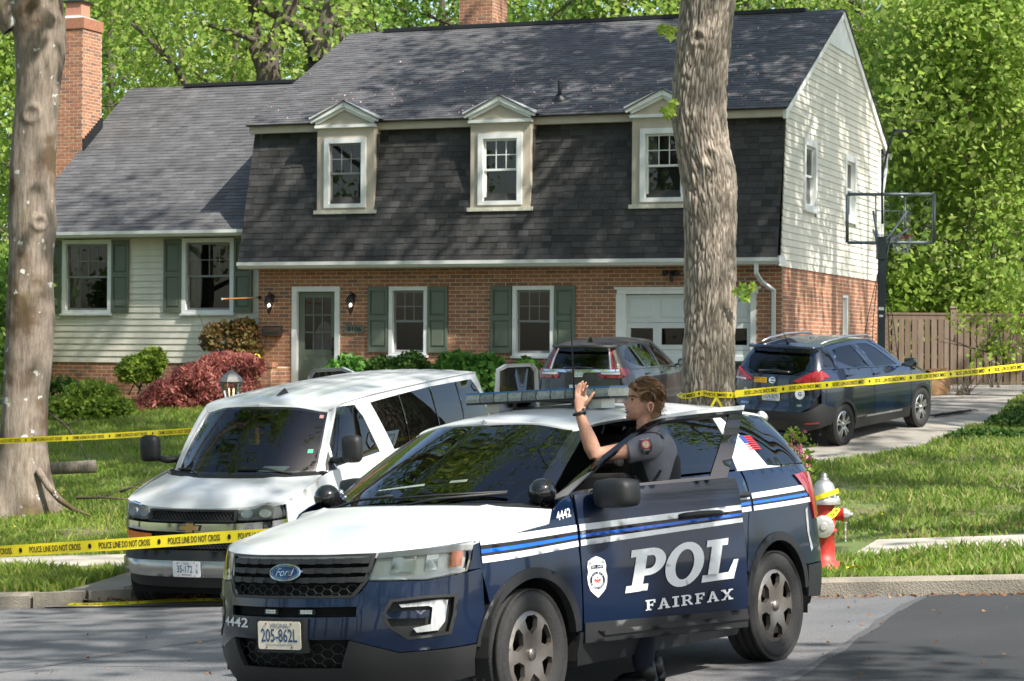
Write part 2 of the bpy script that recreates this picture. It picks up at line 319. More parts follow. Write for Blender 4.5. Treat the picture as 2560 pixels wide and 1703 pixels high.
# ---------------------------------------------------------------- grass: blades as one mass each
GR_L = leafmat('grass_blades', [(.14, .25, .035), (.22, .33, .05), (.34, .38, .085), (.16, .28, .04), (.44, .39, .17)], .5, .6)
def blades(name, n, box, hmin, hmax, keep, wid=.011, m=GR_L, patch=None, label=None):
    X = RNG.uniform(box[0], box[1], n); Y = RNG.uniform(box[2], box[3], n); P = np.c_[X, Y]
    k = keep(P); X, Y = X[k], Y[k]
    # patchy growth
    pn = np.sin(X*1.7+np.sin(Y*.9)*2)*np.sin(Y*1.3+np.sin(X*.8)*2) ; h = hmin+(hmax-hmin)*np.clip(.45+.4*pn+RNG.normal(0, .22, len(X)), 0, 1.3)
    k = RNG.uniform(0, 1, len(X)) < np.clip(.75+.45*pn, .25, 1); X, Y, h, pn = X[k], Y[k], h[k], pn[k]; n = len(X)
    Z = G_np(X, Y) - .01; a = RNG.uniform(0, 2*pi, n); w = wid*RNG.uniform(.6, 1.5, n)*(1+h*2); lean = h*RNG.uniform(.15, .9, n); la = RNG.uniform(0, 2*pi, n)
    b = np.stack([X, Y, Z], 1); dx = np.stack([np.cos(a)*w, np.sin(a)*w, 0*a], 1); ld = np.stack([np.cos(la)*lean, np.sin(la)*lean, 0*a], 1)
    mid = b + ld*.35 + np.stack([0*a, 0*a, h*.6], 1); tip = b + ld + np.stack([0*a, 0*a, h], 1)
    v = np.stack([b-dx, b+dx, mid+dx*.7, mid-dx*.7, tip], 1).reshape(-1, 3); i = np.arange(n)*5
    f = np.concatenate([np.stack([i, i+1, i+2], 1), np.stack([i, i+2, i+3], 1), np.stack([i+3, i+2, i+4], 1)])
    t = np.clip(.35-.25*pn+RNG.normal(0, .18, n), 0, .99); t = np.where(RNG.uniform(0, 1, n) < .06, .97, t)
    o = npmesh(name, v, f, m, tone=np.r_[t, t, t]); return tag(o, label, 'grass', kind='stuff')
def rqs(P): return (P[:, 0]-K0.x)*EX.x+(P[:, 1]-K0.y)*EX.y, (P[:, 0]-K0.x)*EY.x+(P[:, 1]-K0.y)*EY.y
def lawn(P):
    r, q = rqs(P); return (q > 3.5) & ~inpoly(P, DRIVE)
def strip(P):
    r, q = rqs(P); return (q > .1) & (q < 2.13) & ((r < 1.35) | (r > 8.6)) & ~inpoly(P, DRIVE)
blades('lawn_grass', 210000, (1.5, 13.5, 20, 47), .03, .13, lawn, label='patchy sunlit lawn right of the driveway')
blades('lawn_grass', 260000, (-13.5, -1, 25, 49), .04, .16, lawn, label='long bright grass on the bank left of the driveway')
blades('verge_grass', 60000, (1.5, 9, 17, 24), .05, .17, strip, label='long grass on the verge by the hydrant')
blades('verge_grass', 60000, (-10, -4, 22, 28.5), .07, .17, strip, label='thick grass on the verge left of the driveway')
# ---------------------------------------------------------------- house (local x = right along the front, y = back, z = up)
P0 = Vector((5.4575, 44.4, 0)); HM = Matrix(((-EX.x, EY.x, 0, P0.x), (-EX.y, EY.y, 0, P0.y), (0, 0, 1, 0), (0, 0, 0, 1)))
def H(a, t, z): return HM @ Vector((a, t, z))
house = empty('brick_house', mat=HM, label='two storey brick and cream siding house with dark gambrel roof and three dormers', cat='house')
BR = [(.42, .185, .095), (.37, .15, .08), (.45, .215, .12), (.31, .125, .072), (.40, .17, .09), (.23, .12, .09), (.43, .195, .10)]
m_brick = mat('brick', BR[0], .9, tonecols=BR, tone=1, var=.35, vscale=22, bump=.4, bscale=90)
m_mort = mat('mortar', (.60, .51, .38), .95, var=.3, vscale=8)
m_side = mat('cream_siding', (.67, .64, .55), .6, var=.16, vscale=1.6, stretch=(1, 1, .25))
m_white = mat('white_trim', (.74, .75, .74), .5, var=.12, vscale=3)
m_beige = mat('beige_paint', (.47, .41, .33), .65, var=.12, vscale=3)
m_green = mat('sage_paint', (.115, .14, .105), .5, var=.12, vscale=4)
SHC = [(.026, .0245, .024), (.042, .040, .039), (.060, .058, .058), (.034, .032, .031), (.078, .076, .077)]
m_shing = mat('mansard_shingle', SHC[0], .85, tonecols=SHC, tone=1, var=.3, vscale=25, bump=.5, bscale=150)
RFC = [(.075, .074, .076), (.088, .087, .089), (.104, .103, .106), (.08, .078, .08), (.118, .117, .12)]
m_roof = mat('roof_shingle', RFC[0], .85, tonecols=RFC, tone=1, var=.35, vscale=2.2, bump=.4, bscale=120)
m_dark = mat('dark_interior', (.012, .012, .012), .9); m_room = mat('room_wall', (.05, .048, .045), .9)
m_curt = mat('curtain', (.30, .30, .28), .9, var=.3, vscale=14, stretch=(1, 1, .05))
g_win = glass('window_glass', (.75, .78, .76)); m_flash = mat('black_flashing', (.012, .012, .014), .5)
m_grey = mat('grey_sash', (.20, .20, .20), .5); m_met = mat('weathered_gutter', (.62, .63, .61), .45, var=.12, vscale=2)

def mapF(t0): return lambda a, z, d=0: Vector((a, t0-d, z))         # front-facing plane
def mapR(a0): return lambda t, z, d=0: Vector((a0+d, t, z))          # right-facing plane
BRICK_INDIV = []
def brick_wall(name, mp, a0, a1, z0, z1, holes=(), bw=.254, bh=.083, indiv=0, parent=None, visz=0, prefer=lambda a, z: a):
    par = house if parent is None else parent; j = .014
    core = MB()
    # mortar backing with holes: grid of strips
    xs = sorted({a0, a1, *[h[0] for h in holes], *[h[1] for h in holes]}); zs = sorted({z0, z1, *[h[2] for h in holes], *[h[3] for h in holes]})
    xs = [x for x in xs if a0 <= x <= a1]; zs = [z for z in zs if z0 <= z <= z1]
    for i in range(len(xs)-1):
        for k in range(len(zs)-1):
            cx, cz = (xs[i]+xs[i+1])/2, (zs[k]+zs[k+1])/2
            if any(h[0] < cx < h[1] and h[2] < cz < h[3] for h in holes): continue
            core.add([mp(xs[i], zs[k]), mp(xs[i+1], zs[k]), mp(xs[i+1], zs[k+1]), mp(xs[i], zs[k+1])], [(0, 1, 2, 3)])
    for h in holes:      # reveals
        for p, q in (((h[0], h[2]), (h[0], h[3])), ((h[1], h[2]), (h[1], h[3])), ((h[0], h[3]), (h[1], h[3]))):
            core.add([mp(p[0], p[1]), mp(q[0], q[1]), mp(q[0], q[1], -.12), mp(p[0], p[1], -.12)], [(0, 1, 2, 3)])
    wall = core.build(name, m_mort, par)
    cells = []; n = 0; z = z1
    while z > z0:
        zb = max(z-bh, z0); off = (n % 2)*bw/2; x = a0-bw+off
        while x < a1:
            l, r = max(x, a0), min(x+bw, a1)
            if r-l > .03:
                segs = [(l, r)]
                for h in holes:
                    if h[3] > zb+.02 and h[2] < z-.02:
                        ns = []
                        for (p, q) in segs:
                            if q <= h[0] or p >= h[1]: ns.append((p, q))
                            else:
                                if h[0]-p > .03: ns.append((p, h[0]))
                                if q-h[1] > .03: ns.append((h[1], q))
                        segs = ns
                cells += [(p, q, zb, z) for p, q in segs]
            x += bw
        z -= bh; n += 1
    cells.sort(key=lambda c: -(c[1]-c[0] > bw*.9 and c[2] > visz)*1e3 - prefer((c[0]+c[1])/2, c[2]))
    def face(m, c, tone):
        l, r, b, t = c[0]+j/2, c[1]-j/2, c[2]+j/2, c[3]-j/2; h = random.uniform(.003, .006); e = .002
        m.add([mp(l, b), mp(r, b), mp(r, t), mp(l, t), mp(l+e, b+e, h), mp(r-e, b+e, h), mp(r-e, t-e, h), mp(l+e, t-e, h)], [(4, 5, 6, 7), (0, 1, 5, 4), (1, 2, 6, 5), (2, 3, 7, 6), (3, 0, 4, 7)], 0, tone)
    for c in cells[:indiv]:
        m = MB(); face(m, c, random.uniform(.01, .99)); m.build('brick', m_brick, wall)
    if len(cells) > indiv:
        m = MB()
        for c in cells[indiv:]: face(m, c, random.uniform(.01, .99))
        tag(m.build('bricks', m_brick, wall), kind='stuff')
    return wall
WINS = [(-8.67, -7.77, 1.97, 3.45), (-5.82, -4.89, 1.97, 3.45)]
brick_wall('front_wall', mapF(0), -11.83, 0, .5, 3.86, [(-10.99, -9.84, .4, 3.46), *WINS, (-3.43, -.55, .4, 3.37)], indiv=300, visz=2.15)
brick_wall('side_wall', mapR(0), 0, 9.7, .6, 3.82, [(5.69, 6.38, 1.5, 3.42)])
brick_wall('foundation_wall', mapF(.5), -18, -11.83, .3, 1.76)
MB().b2((-11.82, .02, .5), (-11.6, .6, 3.85)).build('corner_return', m_brick, house)
def holed(name, mp, a0, a1, z0, z1, holes, mb=None):
    mb = mb or MB(); xs = sorted({a0, a1, *[h[0] for h in holes], *[h[1] for h in holes]}); zs = sorted({z0, z1, *[h[2] for h in holes], *[h[3] for h in holes]})
    for i in range(len(xs)-1):
        for k in range(len(zs)-1):
            cx, cz = (xs[i]+xs[i+1])/2, (zs[k]+zs[k+1])/2
            if not any(h[0] < cx < h[1] and h[2] < cz < h[3] for h in holes): mb.add([mp(xs[i], zs[k]), mp(xs[i+1], zs[k]), mp(xs[i+1], zs[k+1]), mp(xs[i], zs[k+1])], [(0, 1, 2, 3)])
    return mb.build(name, m_side, house)
# clapboards
def boards(name, mp, rows, parent=None):
    root = house if parent is None else parent
    for (l0, r0, l1, r1, zb, zt) in rows:
        m = MB(); m.add([mp(l0, zb, .030), mp(r0, zb, .030), mp(r1, zt, .008), mp(l1, zt, .008), mp(l0, zb, 0), mp(r0, zb, 0)], [(0, 1, 2, 3), (4, 5, 1, 0)]); m.build('siding_board', m_side, root)
WW = [(-17.14, -15.83, 2.88, 4.62), (-14.0, -12.68, 2.88, 4.62)]; rows = []; z = 1.76
wing = holed('wing_wall', mapF(.5), -18, -11.6, 1.7, 4.75, WW)
while z < 4.7:
    segs = [(-18, -11.83)]
    for h in WW:
        if h[3] > z+.02 and h[2] < z+.12: segs = [s for p, q in segs for s in (((p, h[0]), (h[1], q)) if p < h[0] and q > h[1] else ((p, q),)) if s[1]-s[0] > .05]
    rows += [(p, q, p, q, z, z+.15) for p, q in segs]; z += .143
boards('wing', mapF(.5), rows, wing)
def g0(z): return -.24+(z-3.95)/3.05*.41 if z < 7.0 else .17+(z-7.0)/.512
def g1(z): return 9.7 if z < 7.1 else 5.37+(9.75-z)/.512
GW = [(1.67, 2.86, 5.08, 6.58), (5.74, 6.9, 5.08, 6.58)]; rows = []; z = 3.81
gm = MB().add([(0, g0(3.8), 3.8), (0, .17, 3.8), (0, .17, 7.0)], [(0, 1, 2)]); gm.add([(0, .17, 7.0), (0, 9.7, 7.0), (0, 5.37, 9.72)], [(0, 1, 2)])
gab = holed('gable_wall', mapR(0), .17, 9.7, 3.8, 7.0, GW, gm)
while z < 8.85:
    zt = z+.152; segs = [(g0(z), g1(z))]
    for h in GW:
        if h[3] > z+.02 and h[2] < z+.12: segs = [s for p, q in segs for s in (((p, h[0]), (h[1], q)) if p < h[0] and q > h[1] else ((p, q),)) if s[1]-s[0] > .05]
    for k, (p, q) in enumerate(segs): rows.append((p, q, g0(zt) if k == 0 else p, g1(zt) if k == len(segs)-1 else q, z, zt))
    z += .145
boards('gable', mapR(0), rows, gab)
m = MB(); mp = mapR(0); m.add([mp(g0(8.86), 8.86, .035), mp(g1(8.86), 8.86, .035), mp(5.37, 9.72, .035)], [(0, 1, 2)]); m.build('gable_peak_panel', m_white, gab)
# rake boards, fascia, corner board
m = MB()
def bar(m, p, q, w, d, n=Vector((1, 0, 0)), tone=.5):
    p, q = Vector(p), Vector(q); u = (q-p).normalized(); v = n.cross(u).normalized(); e = [p-v*w/2, p+v*w/2, q+v*w/2, q-v*w/2]
    m.add(e+[x+n*d for x in e], [(3, 2, 1, 0), (4, 5, 6, 7), (0, 1, 5, 4), (1, 2, 6, 5), (2, 3, 7, 6), (3, 0, 4, 7)], 0, tone)
bar(m, (.0, .02, 6.96), (.0, 5.40, 9.70), .17, .07); bar(m, (.0, 5.36, 9.70), (.0, 10.55, 6.98), .17, .07); bar(m, (.002, .03, 6.80), (.002, .05, 7.04), .17, .066)
m.b2((-.01, 9.62, 3.8), (.05, 9.74, 7.0)); m.build('rake_board', m_white, house)
m = MB(); m.b2((-12.05, -.06, 6.84), (-.0, .10, 7.03)); m.build('break_fascia', m_beige, house)
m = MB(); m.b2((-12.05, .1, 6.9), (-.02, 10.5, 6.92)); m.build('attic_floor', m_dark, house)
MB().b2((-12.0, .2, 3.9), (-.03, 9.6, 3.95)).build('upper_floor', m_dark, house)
# walls not seen from the street
m = MB(); m.add([(-11.83, 9.7, .5), (0, 9.7, .5), (0, 9.7, 7), (-11.83, 9.7, 7)], [(3, 2, 1, 0)]); m.add([(-11.83, 0, 3.9), (-11.83, 9.7, 3.9), (-11.83, 9.7, 7), (-11.83, 5.37, 9.72), (-11.83, .1, 7)], [(0, 1, 2, 3, 4)])
m.add([(-18, .5, .3), (-18, 10, .3), (-18, 10, 4.75), (-18, 5.25, 8.6), (-18, .5, 4.75)], [(0, 1, 2, 3, 4)]); m.add([(-18, 10, .3), (-11.8, 10, .3), (-11.8, 10, 4.8), (-18, 10, 4.8)], [(0, 1, 2, 3)]); m.build('back_wall', m_side, house)
# ---- shingles
def shingles(name, A, B, a0f, a1f, expo, tab, m, holes=(), indiv=0, under=None, thick=.013, parent=None):
    """rows of tabs on the plane from eave A=(t,z) to top B; a0f/a1f give the left and right edge at fraction k"""
    A, B = Vector((0, A[0], A[1])), Vector((0, B[0], B[1])); L_ = (B-A).length; u = (B-A)/L_; n = Vector((1, 0, 0)).cross(u).normalized()
    base = MB(); base.add([A+Vector((a0f(0), 0, 0)), A+Vector((a1f(0), 0, 0)), B+Vector((a1f(1), 0, 0)), B+Vector((a0f(1), 0, 0))], [(0, 1, 2, 3)])
    root = base.build(name, m, house if parent is None else parent); cells = []; nr = int(L_/expo)
    for r in range(nr+1):
        k = r*expo/L_; l, rr = a0f(k), a1f(k); x = l - (r % 2)*tab*.5 - random.uniform(0, .08)
        while x < rr:
            w = tab*random.uniform(.8, 1.25); p, q = max(x, l), min(x+w, rr)
            if q-p > .03:
                z = (A+u*(r*expo)).z; cx = (p+q)/2
                if not any(h[0] < cx < h[1] and h[2] < z < h[3] for h in holes): cells.append((p+.003, q-.003, r))
            x += w
    cells.sort(key=lambda c: -c[1])
    def face(mb, c):
        p, q, r = c; s0 = r*expo-.006+random.uniform(-.004, .004); s1 = min(s0+expo+.05, L_); hh = thick*random.uniform(.8, 1.5)
        X0, X1 = Vector((p, 0, 0)), Vector((q, 0, 0)); b = A+u*s0; t = A+u*s1
        mb.add([b+X0+n*hh, b+X1+n*hh, t+X1+n*.003, t+X0+n*.003, b+X0, b+X1], [(0, 1, 2, 3), (4, 5, 1, 0), (4, 0, 3), (5, 2, 1)], 0, random.uniform(.01, .99))
    for c in cells[:indiv]:
        mb = MB(); face(mb, c); mb.build('shingle', m, root)
    mb = MB()
    for c in cells[indiv:]: face(mb, c)
    tag(mb.build('shingles', m, root), kind='stuff'); return root
DORM = [-9.62, -6.03, -2.45]; FT = -.24
dh = [(c-.66, c+.66, 5.06, 7.2) for c in DORM]
shingles('mansard_roof', (-.44, 3.97), (.14, 6.9), lambda k: -12.1+.1*k, lambda k: -.0, .134, .245, m_shing, dh, 300)
shingles('main_roof', (-.12, 7.02), (5.37, 9.80), lambda k: -12.12, lambda k: .10, .138, .26, m_roof, (), 0)
shingles('wing_roof', (.02, 4.74), (5.25, 8.66), lambda k: -18.2, lambda k: -12.0+.15*k, .138, .26, m_roof, (), 0)
m = MB(); m.add([(.10, 5.37, 9.80), (-12.12, 5.37, 9.80), (-12.12, 10.75, 7.0), (.10, 10.75, 7.0)], [(0, 1, 2, 3)]); m.add([(-11.9, 5.25, 8.66), (-18.2, 5.25, 8.66), (-18.2, 10.4, 4.8), (-11.9, 10.4, 4.8)], [(0, 1, 2, 3)])
m.add([(.10, -.12, 6.985), (.10, 5.37, 9.765), (-12.12, 5.37, 9.765), (-12.12, -.12, 6.985)], [(0, 1, 2, 3)]); m.build('rear_roof', m_roof, house)
m = MB(); m.b2((-11.2, 5.24, 9.77), (-.8, 5.50, 9.86)); m.build('ridge_vent', m_flash, house)
m = MB(); m.b2((-16.6, 5.12, 8.63), (-12.4, 5.38, 8.71)); m.build('ridge_vent', m_flash, house)
m = MB(); m.tube([(-5.03, .65, 7.38), (-5.03, .65, 7.82)], .045, 10); m.lathe([(.16, -.02), (.15, .02), (.06, .10)], (-5.03, .65, 7.44), 12, Matrix.Rotation(radians(27), 3, 'X')); m.build('vent_pipe', m_flash, house)
# soffit, gutters, downspouts
m = MB(); m.b2((-12.05, -.42, 3.83), (.0, .02, 3.85)); m.b2((-12.05, -.43, 3.84), (.02, -.40, 3.99)); m.build('soffit', m_beige, house)
def gutter(a0, a1, t, z):
    m = MB(); pr = [(0, 0), (-.07, 0), (-.105, .05), (-.125, .06), (-.125, .135), (-.11, .135), (-.11, .07), (0, .07)]
    vs = [(a, t+y, z+k) for a in (a0, a1) for y, k in pr]; n = len(pr)
    m.add(vs, [(i, (i+1) % n, n+(i+1) % n, n+i) for i in range(n)] + [tuple(range(n))[::-1], tuple(range(n, 2*n))]); return m.build('gutter', m_met, house)
gutter(-12.08, .06, -.44, 3.845); gutter(-18.2, -12.03, .0, 4.60)
m = MB(); m.b2((-18.2, .0, 4.60), (-12.0, .5, 4.62)); m.build('soffit', m_beige, house)
m = MB(); m.b2((-.0, -.42, 3.82), (.035, .12, 4.02)); m.build('cornice_return', m_white, house)
def spout(pts, w=.085, d=.06):
    m = MB()
    for p, q in zip(pts[:-1], pts[1:]):
        p, q = Vector(p), Vector(q); u = (q-p).normalized(); x = Vector((1, 0, 0)); x = (x-u*x.dot(u)).normalized(); y = u.cross(x); e = [x*w/2+y*d/2, -x*w/2+y*d/2, -x*w/2-y*d/2, x*w/2-y*d/2]; p = p-u*.02; q = q+u*.02
        m.add([p+k for k in e]+[q+k for k in e], [(0, 1, 5, 4), (1, 2, 6, 5), (2, 3, 7, 6), (3, 0, 4, 7)])
    return m.build('downspout', m_met, house, bevel=.012)
spout([(-.42, -.5, 3.86), (-.42, -.5, 3.66), (-.36, -.30, 3.5), (-.17, -.06, 3.33), (-.17, -.06, .95)])
spout([(.02, 10.45, 6.9), (.02, 10.45, 6.6), (.03, 9.95, 6.0), (.06, 9.78, 5.6), (.06, 9.78, 1.2)], .1, .1)
gutter(-12, .1, 10.8, 6.86).location.y += 0
# ---- windows
def window(mp, a0, a1, z0, z1, cols=3, rows=2, name='window', casing=.085, sash=m_white, curtain=0, sill=True, parent=None, trimm=None, recess=.05):
    tm = trimm or m_white; m = MB(); c = casing
    def bx(l, r, b, t, d0, d1, mm): 
        vs = [mp(x, z, d) for d in (d0, d1) for x, z in ((l, b), (r, b), (r, t), (l, t))]; mm.add(vs, [(3, 2, 1, 0), (4, 5, 6, 7), (0, 1, 5, 4), (1, 2, 6, 5), (2, 3, 7, 6), (3, 0, 4, 7)])
    bx(a0, a0+c, z0, z1, -.08, .035, m); bx(a1-c, a1, z0, z1, -.08, .035, m); bx(a0+c, a1-c, z1-c, z1, -.08, .033, m); bx(a0+c, a1-c, z0, z0+c*.8, -.08, .033, m)
    if sill: bx(a0-.03, a1+.03, z0-.045, z0-.001, -.06, .07, m)
    o = m.build(name, tm, house if parent is None else parent)
    l, r, b, t = a0+c+.002, a1-c-.002, z0+c*.8+.002, z1-c-.002; mid = (b+t)/2; w = .045; rc = -recess
    s = MB()
    for (zb, zt, off) in ((mid-.02, t, rc), (b, mid+.022, rc-.028)):
        bx(l, l+w, zb, zt, off-.03, off, s); bx(r-w, r, zb, zt, off-.03, off, s); bx(l+w, r-w, zt-w, zt, off-.03, off-.001, s); bx(l+w, r-w, zb, zb+w, off-.03, off-.001, s)
    so = s.build('sash', sash, o)
    if cols:
        s = MB(); zb, zt = mid-.02+w, t-w
        for k in range(1, cols): x = l+w+(r-l-2*w)*k/cols; bx(x-.009, x+.009, zb, zt, rc-.022, rc-.004, s)
        for k in range(1, rows): zz = zb+(zt-zb)*k/rows; bx(l+w, r-w, zz-.009, zz+.009, rc-.022, rc-.005, s)
        s.build('muntin', sash, o)
    for (zb, zt, off) in ((mid-.02+w, t-w, rc-.014), (b+w, mid-.022, rc-.042)):
        MB().add([mp(l+w, zb, off), mp(r-w, zb, off), mp(r-w, zt, off), mp(l+w, zt, off)], [(0, 1, 2, 3)]).build('pane', g_win, o)
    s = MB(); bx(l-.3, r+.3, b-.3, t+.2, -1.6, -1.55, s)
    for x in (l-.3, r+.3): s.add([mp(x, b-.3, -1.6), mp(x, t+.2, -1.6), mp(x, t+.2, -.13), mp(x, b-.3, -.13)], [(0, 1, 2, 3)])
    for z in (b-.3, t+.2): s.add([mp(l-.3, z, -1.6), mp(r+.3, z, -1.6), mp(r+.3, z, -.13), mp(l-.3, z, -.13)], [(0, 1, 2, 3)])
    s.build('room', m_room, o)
    if curtain:
        for side in ((1, -1) if curtain == 2 else (1,)):
            s = MB(); n = 14; W_ = (r-l)*.24; base = l+.01 if side == 1 else r-.01-W_; vs = []
            for k in range(n): x = base+W_*k/(n-1); d = -.16-.02*(k % 2); vs += [mp(x, b, d), mp(x, t, d)]
            s.add(vs, [(2*k, 2*k+2, 2*k+3, 2*k+1) for k in range(n-1)]); s.build('curtain', m_curt, o)
    return o
def shutter(mp, a0, a1, z0, z1):
    m = MB(); 
    def bx(l, r, b, t, d0, d1, mm):
        vs = [mp(x, z, d) for d in (d0, d1) for x, z in ((l, b), (r, b), (r, t), (l, t))]; mm.add(vs, [(3, 2, 1, 0), (4, 5, 6, 7), (0, 1, 5, 4), (1, 2, 6, 5), (2, 3, 7, 6), (3, 0, 4, 7)])
    s = .055; mid = z0+(z1-z0)*.52
    bx(a0, a1, z0, z1, .012, .022, m)
    bx(a0, a0+s, z0, z1, .022, .05, m); bx(a1-s, a1, z0, z1, .022, .05, m)
    for zb, zt in ((z0, z0+.11), (mid-.05, mid+.05), (z1-.09, z1)): bx(a0+s, a1-s, zb, zt, .022, .049, m)
    o = m.build('shutter', m_green, house)
    for zb, zt in ((z0+.11, mid-.05), (mid+.05, z1-.09)):
        l, r, b, t = a0+s+.012, a1-s-.012, zb+.012, zt-.012; e = .035; p = MB()
        p.add([mp(l, b, .023), mp(r, b, .023), mp(r, t, .023), mp(l, t, .023), mp(l+e, b+e, .04), mp(r-e, b+e, .04), mp(r-e, t-e, .04), mp(l+e, t-e, .04)], [(4, 5, 6, 7), (0, 1, 5, 4), (1, 2, 6, 5), (2, 3, 7, 6), (3, 0, 4, 7)]); p.build('panel', m_green, o)
mF = mapF(0)
for (a0, a1, z0, z1) in WINS:
    window(mF, a0, a1, z0, z1, 3, 2, sash=m_grey, curtain=0)
    shutter(mF, a0-.49, a0-.02, 2.03, 3.45); shutter(mF, a1+.01, a1+.47, 2.03, 3.45)
mW = mapF(.47)
for (a0, a1, z0, z1) in WW:
    window(mW, a0, a1, z0, z1-.04, 4, 2, sash=m_grey, curtain=1, casing=.1)
    shutter(mW, a0-.46, a0-.01, 2.9, 4.56); shutter(mW, a1+.01, a1+.46, 2.9, 4.56)
for (a0, a1, z0, z1) in GW: window(mapR(.02), a0, a1, z0, z1, 0, 0, curtain=2, casing=.14)
window(mapR(-.06), 5.70, 6.37, 1.5, 3.41, 0, 0, sill=False, casing=.08)
# ---- dormers
for i, c in enumerate(DORM):
    a0, a1 = c-.675, c+.675; m = MB(); mp = mapF(FT)
    wz0, wz1, wl, wr = 5.15, 6.66, c-.495, c+.495
    for (l, r, b, t) in ((a0, wl, 5.1, 6.92), (wr, a1, 5.1, 6.92), (wl, wr, wz1, 6.92), (wl, wr, 5.1, wz0)): m.add([mp(l, b), mp(r, b), mp(r, t), mp(l, t)], [(0, 1, 2, 3)])
    for a in (a0, a1): m.add([(a, FT, 5.06), (a, FT, 6.95), (a, .35, 6.95), (a, .2, 6.9)], [(0, 1, 2, 3)])
    m.add([mp(a0-.02, 6.93, .03), mp(a1+.02, 6.93, .03), mp(c, 7.30, .03)], [(0, 1, 2)])
    d = m.build('dormer', m_beige, house)
    p = MB()
    def bx(l, r, b, t, d0, d1): 
        vs = [mp(x, z, k) for k in (d0, d1) for x, z in ((l, b), (r, b), (r, t), (l, t))]; p.add(vs, [(3, 2, 1, 0), (4, 5, 6, 7), (0, 1, 5, 4), (1, 2, 6, 5), (2, 3, 7, 6), (3, 0, 4, 7)])
    bx(a0-.04, a1+.04, 6.885, 6.95, -.05, .07); n_ = Vector((0, -1, 0))
    for s_, e_ in (((a0-.13, FT-.03, 7.05), (c, FT-.03, 7.40)), ((c, FT-.03, 7.40), (a1+.13, FT-.03, 7.05))): bar(p, s_, e_, .13, .09, n_)
    for s_, e_ in (((a0-.02, FT-.02, 6.99), (c, FT-.02, 7.30)), ((c, FT-.02, 7.30), (a1+.02, FT-.02, 6.99))): bar(p, s_, e_, .07, .06, n_)
    p.build('pediment_trim', m_white, d)
    p = MB(); p.b2((a0-.06, FT-.05, 5.02), (a1+.06, FT+.10, 5.10)); p.build('sill_board', mat('weathered_cream', (.62, .59, .49), .7, var=.35, vscale=9), d)
    # little gable roof running back into the main roof
    p = MB()
    for sg in (-1, 1):
        e0, e1 = Vector((c+sg*.84, FT-.14, 7.05)), Vector((c, FT-.14, 7.47))
        b0, b1 = Vector((c+sg*.84, .14, 7.05)), Vector((c, .95, 7.47)); up = Vector((0, 0, .03))
        p.add([e0, e1, b1, b0, e0-up, e1-up], [(0, 1, 2, 3), (0, 1, 5, 4)], 0, .3)
    p.build('dormer_roof', m_roof, d)
    # the window belongs to the dormer as its sub-part
    o = window(mapF(FT-.01), wl, wr, wz0, wz1, 3, 2, name='window_frame', sash=m_grey if i == 0 else m_white, curtain=(0, 0, 1)[i], sill=False, casing=.11)
    o.parent = d
    for ch in list(o.children):
        ch.parent = d
    if i == 0:
        p = MB(); p.lathe([(.05, .0), (.05, .02), (.015, .03), (.015, .22), (.13, .22), (.085, .42)], (c+.02, FT+.35, 5.3), 14); p.build('window_lamp', mat('lamp_shade', (.55, .52, .45), .8), d)
# ---- front door
mp = mapF(0); m = MB()
def bxm(mm, mp, l, r, b, t, d0, d1):
    vs = [mp(x, z, d) for d in (d0, d1) for x, z in ((l, b), (r, b), (r, t), (l, t))]; mm.add(vs, [(3, 2, 1, 0), (4, 5, 6, 7), (0, 1, 5, 4), (1, 2, 6, 5), (2, 3, 7, 6), (3, 0, 4, 7)])
bxm(m, mp, -10.99, -10.87, 1.2, 3.46, -.12, .04); bxm(m, mp, -9.955, -9.84, 1.2, 3.46, -.12, .04); bxm(m, mp, -10.87, -9.955, 3.35, 3.46, -.12, .038)
dr = m.build('front_door', m_white, house)
m = MB(); L0, R0, B0, T0 = -10.865, -9.96, 1.22, 3.345; gl, gr_, gb, gt = -10.72, -10.08, 2.08, 3.22
for q in ((L0, gl, B0, T0), (gr_, R0, B0, T0), (gl, gr_, gt, T0), (gl, gr_, B0, gb)): bxm(m, mp, *q, -.10, -.06)
for k in (1, 2): x = gl+(gr_-gl)*k/3; bxm(m, mp, x-.014, x+.014, gb, gt, -.09, -.062); z = gb+(gt-gb)*k/3; bxm(m, mp, gl, gr_, z-.014, z+.014, -.089, -.063)
m.build('door_leaf', m_green, dr)
for i in range(3):
    for j in range(3):
        x0, x1 = gl+(gr_-gl)*i/3, gl+(gr_-gl)*(i+1)/3; z0, z1 = gb+(gt-gb)*j/3, gb+(gt-gb)*(j+1)/3
        MB().add([mp(x0, z0, -.075), mp(x1, z0, -.075), mp(x1, z1, -.075), mp(x0, z1, -.075)], [(0, 1, 2, 3)]).build('pane', g_win, dr)
m = MB(); n_ = Vector((0, -1, 0)); y = .062
for s_, e_ in (((gl-.04, y, 1.32), (gr_+.04, y, 1.94)), ((gl-.04, y, 1.94), (gr_+.04, y, 1.32))): bar(m, s_, e_, .09, .012, n_)
for q in ((gl-.06, gr_+.06, 1.95, 1.975), (gl-.06, gr_+.06, 1.28, 1.305), (gl-.06, gl-.035, 1.3, 1.95), (gr_+.035, gr_+.06, 1.3, 1.95)): bxm(m, mp, *q, -.06, -.05)
m.build('crossbuck', m_green, dr)
m = MB(); bxm(m, mp, -10.05, -9.99, 1.95, 2.35, -.06, -.03); m.tube([mp(-10.02, 2.05, -.03), mp(-10.02, 2.05, .02), mp(-10.02, 2.25, .02), mp(-10.02, 2.25, -.03)], .012); m.build('handle', mat('black_metal', (.01, .01, .01), .4), dr)
m = MB(); bxm(m, mp, -11.4, -9.3, 1.0, 3.4, -1.8, -1.7); m.build('hall', m_room, dr)
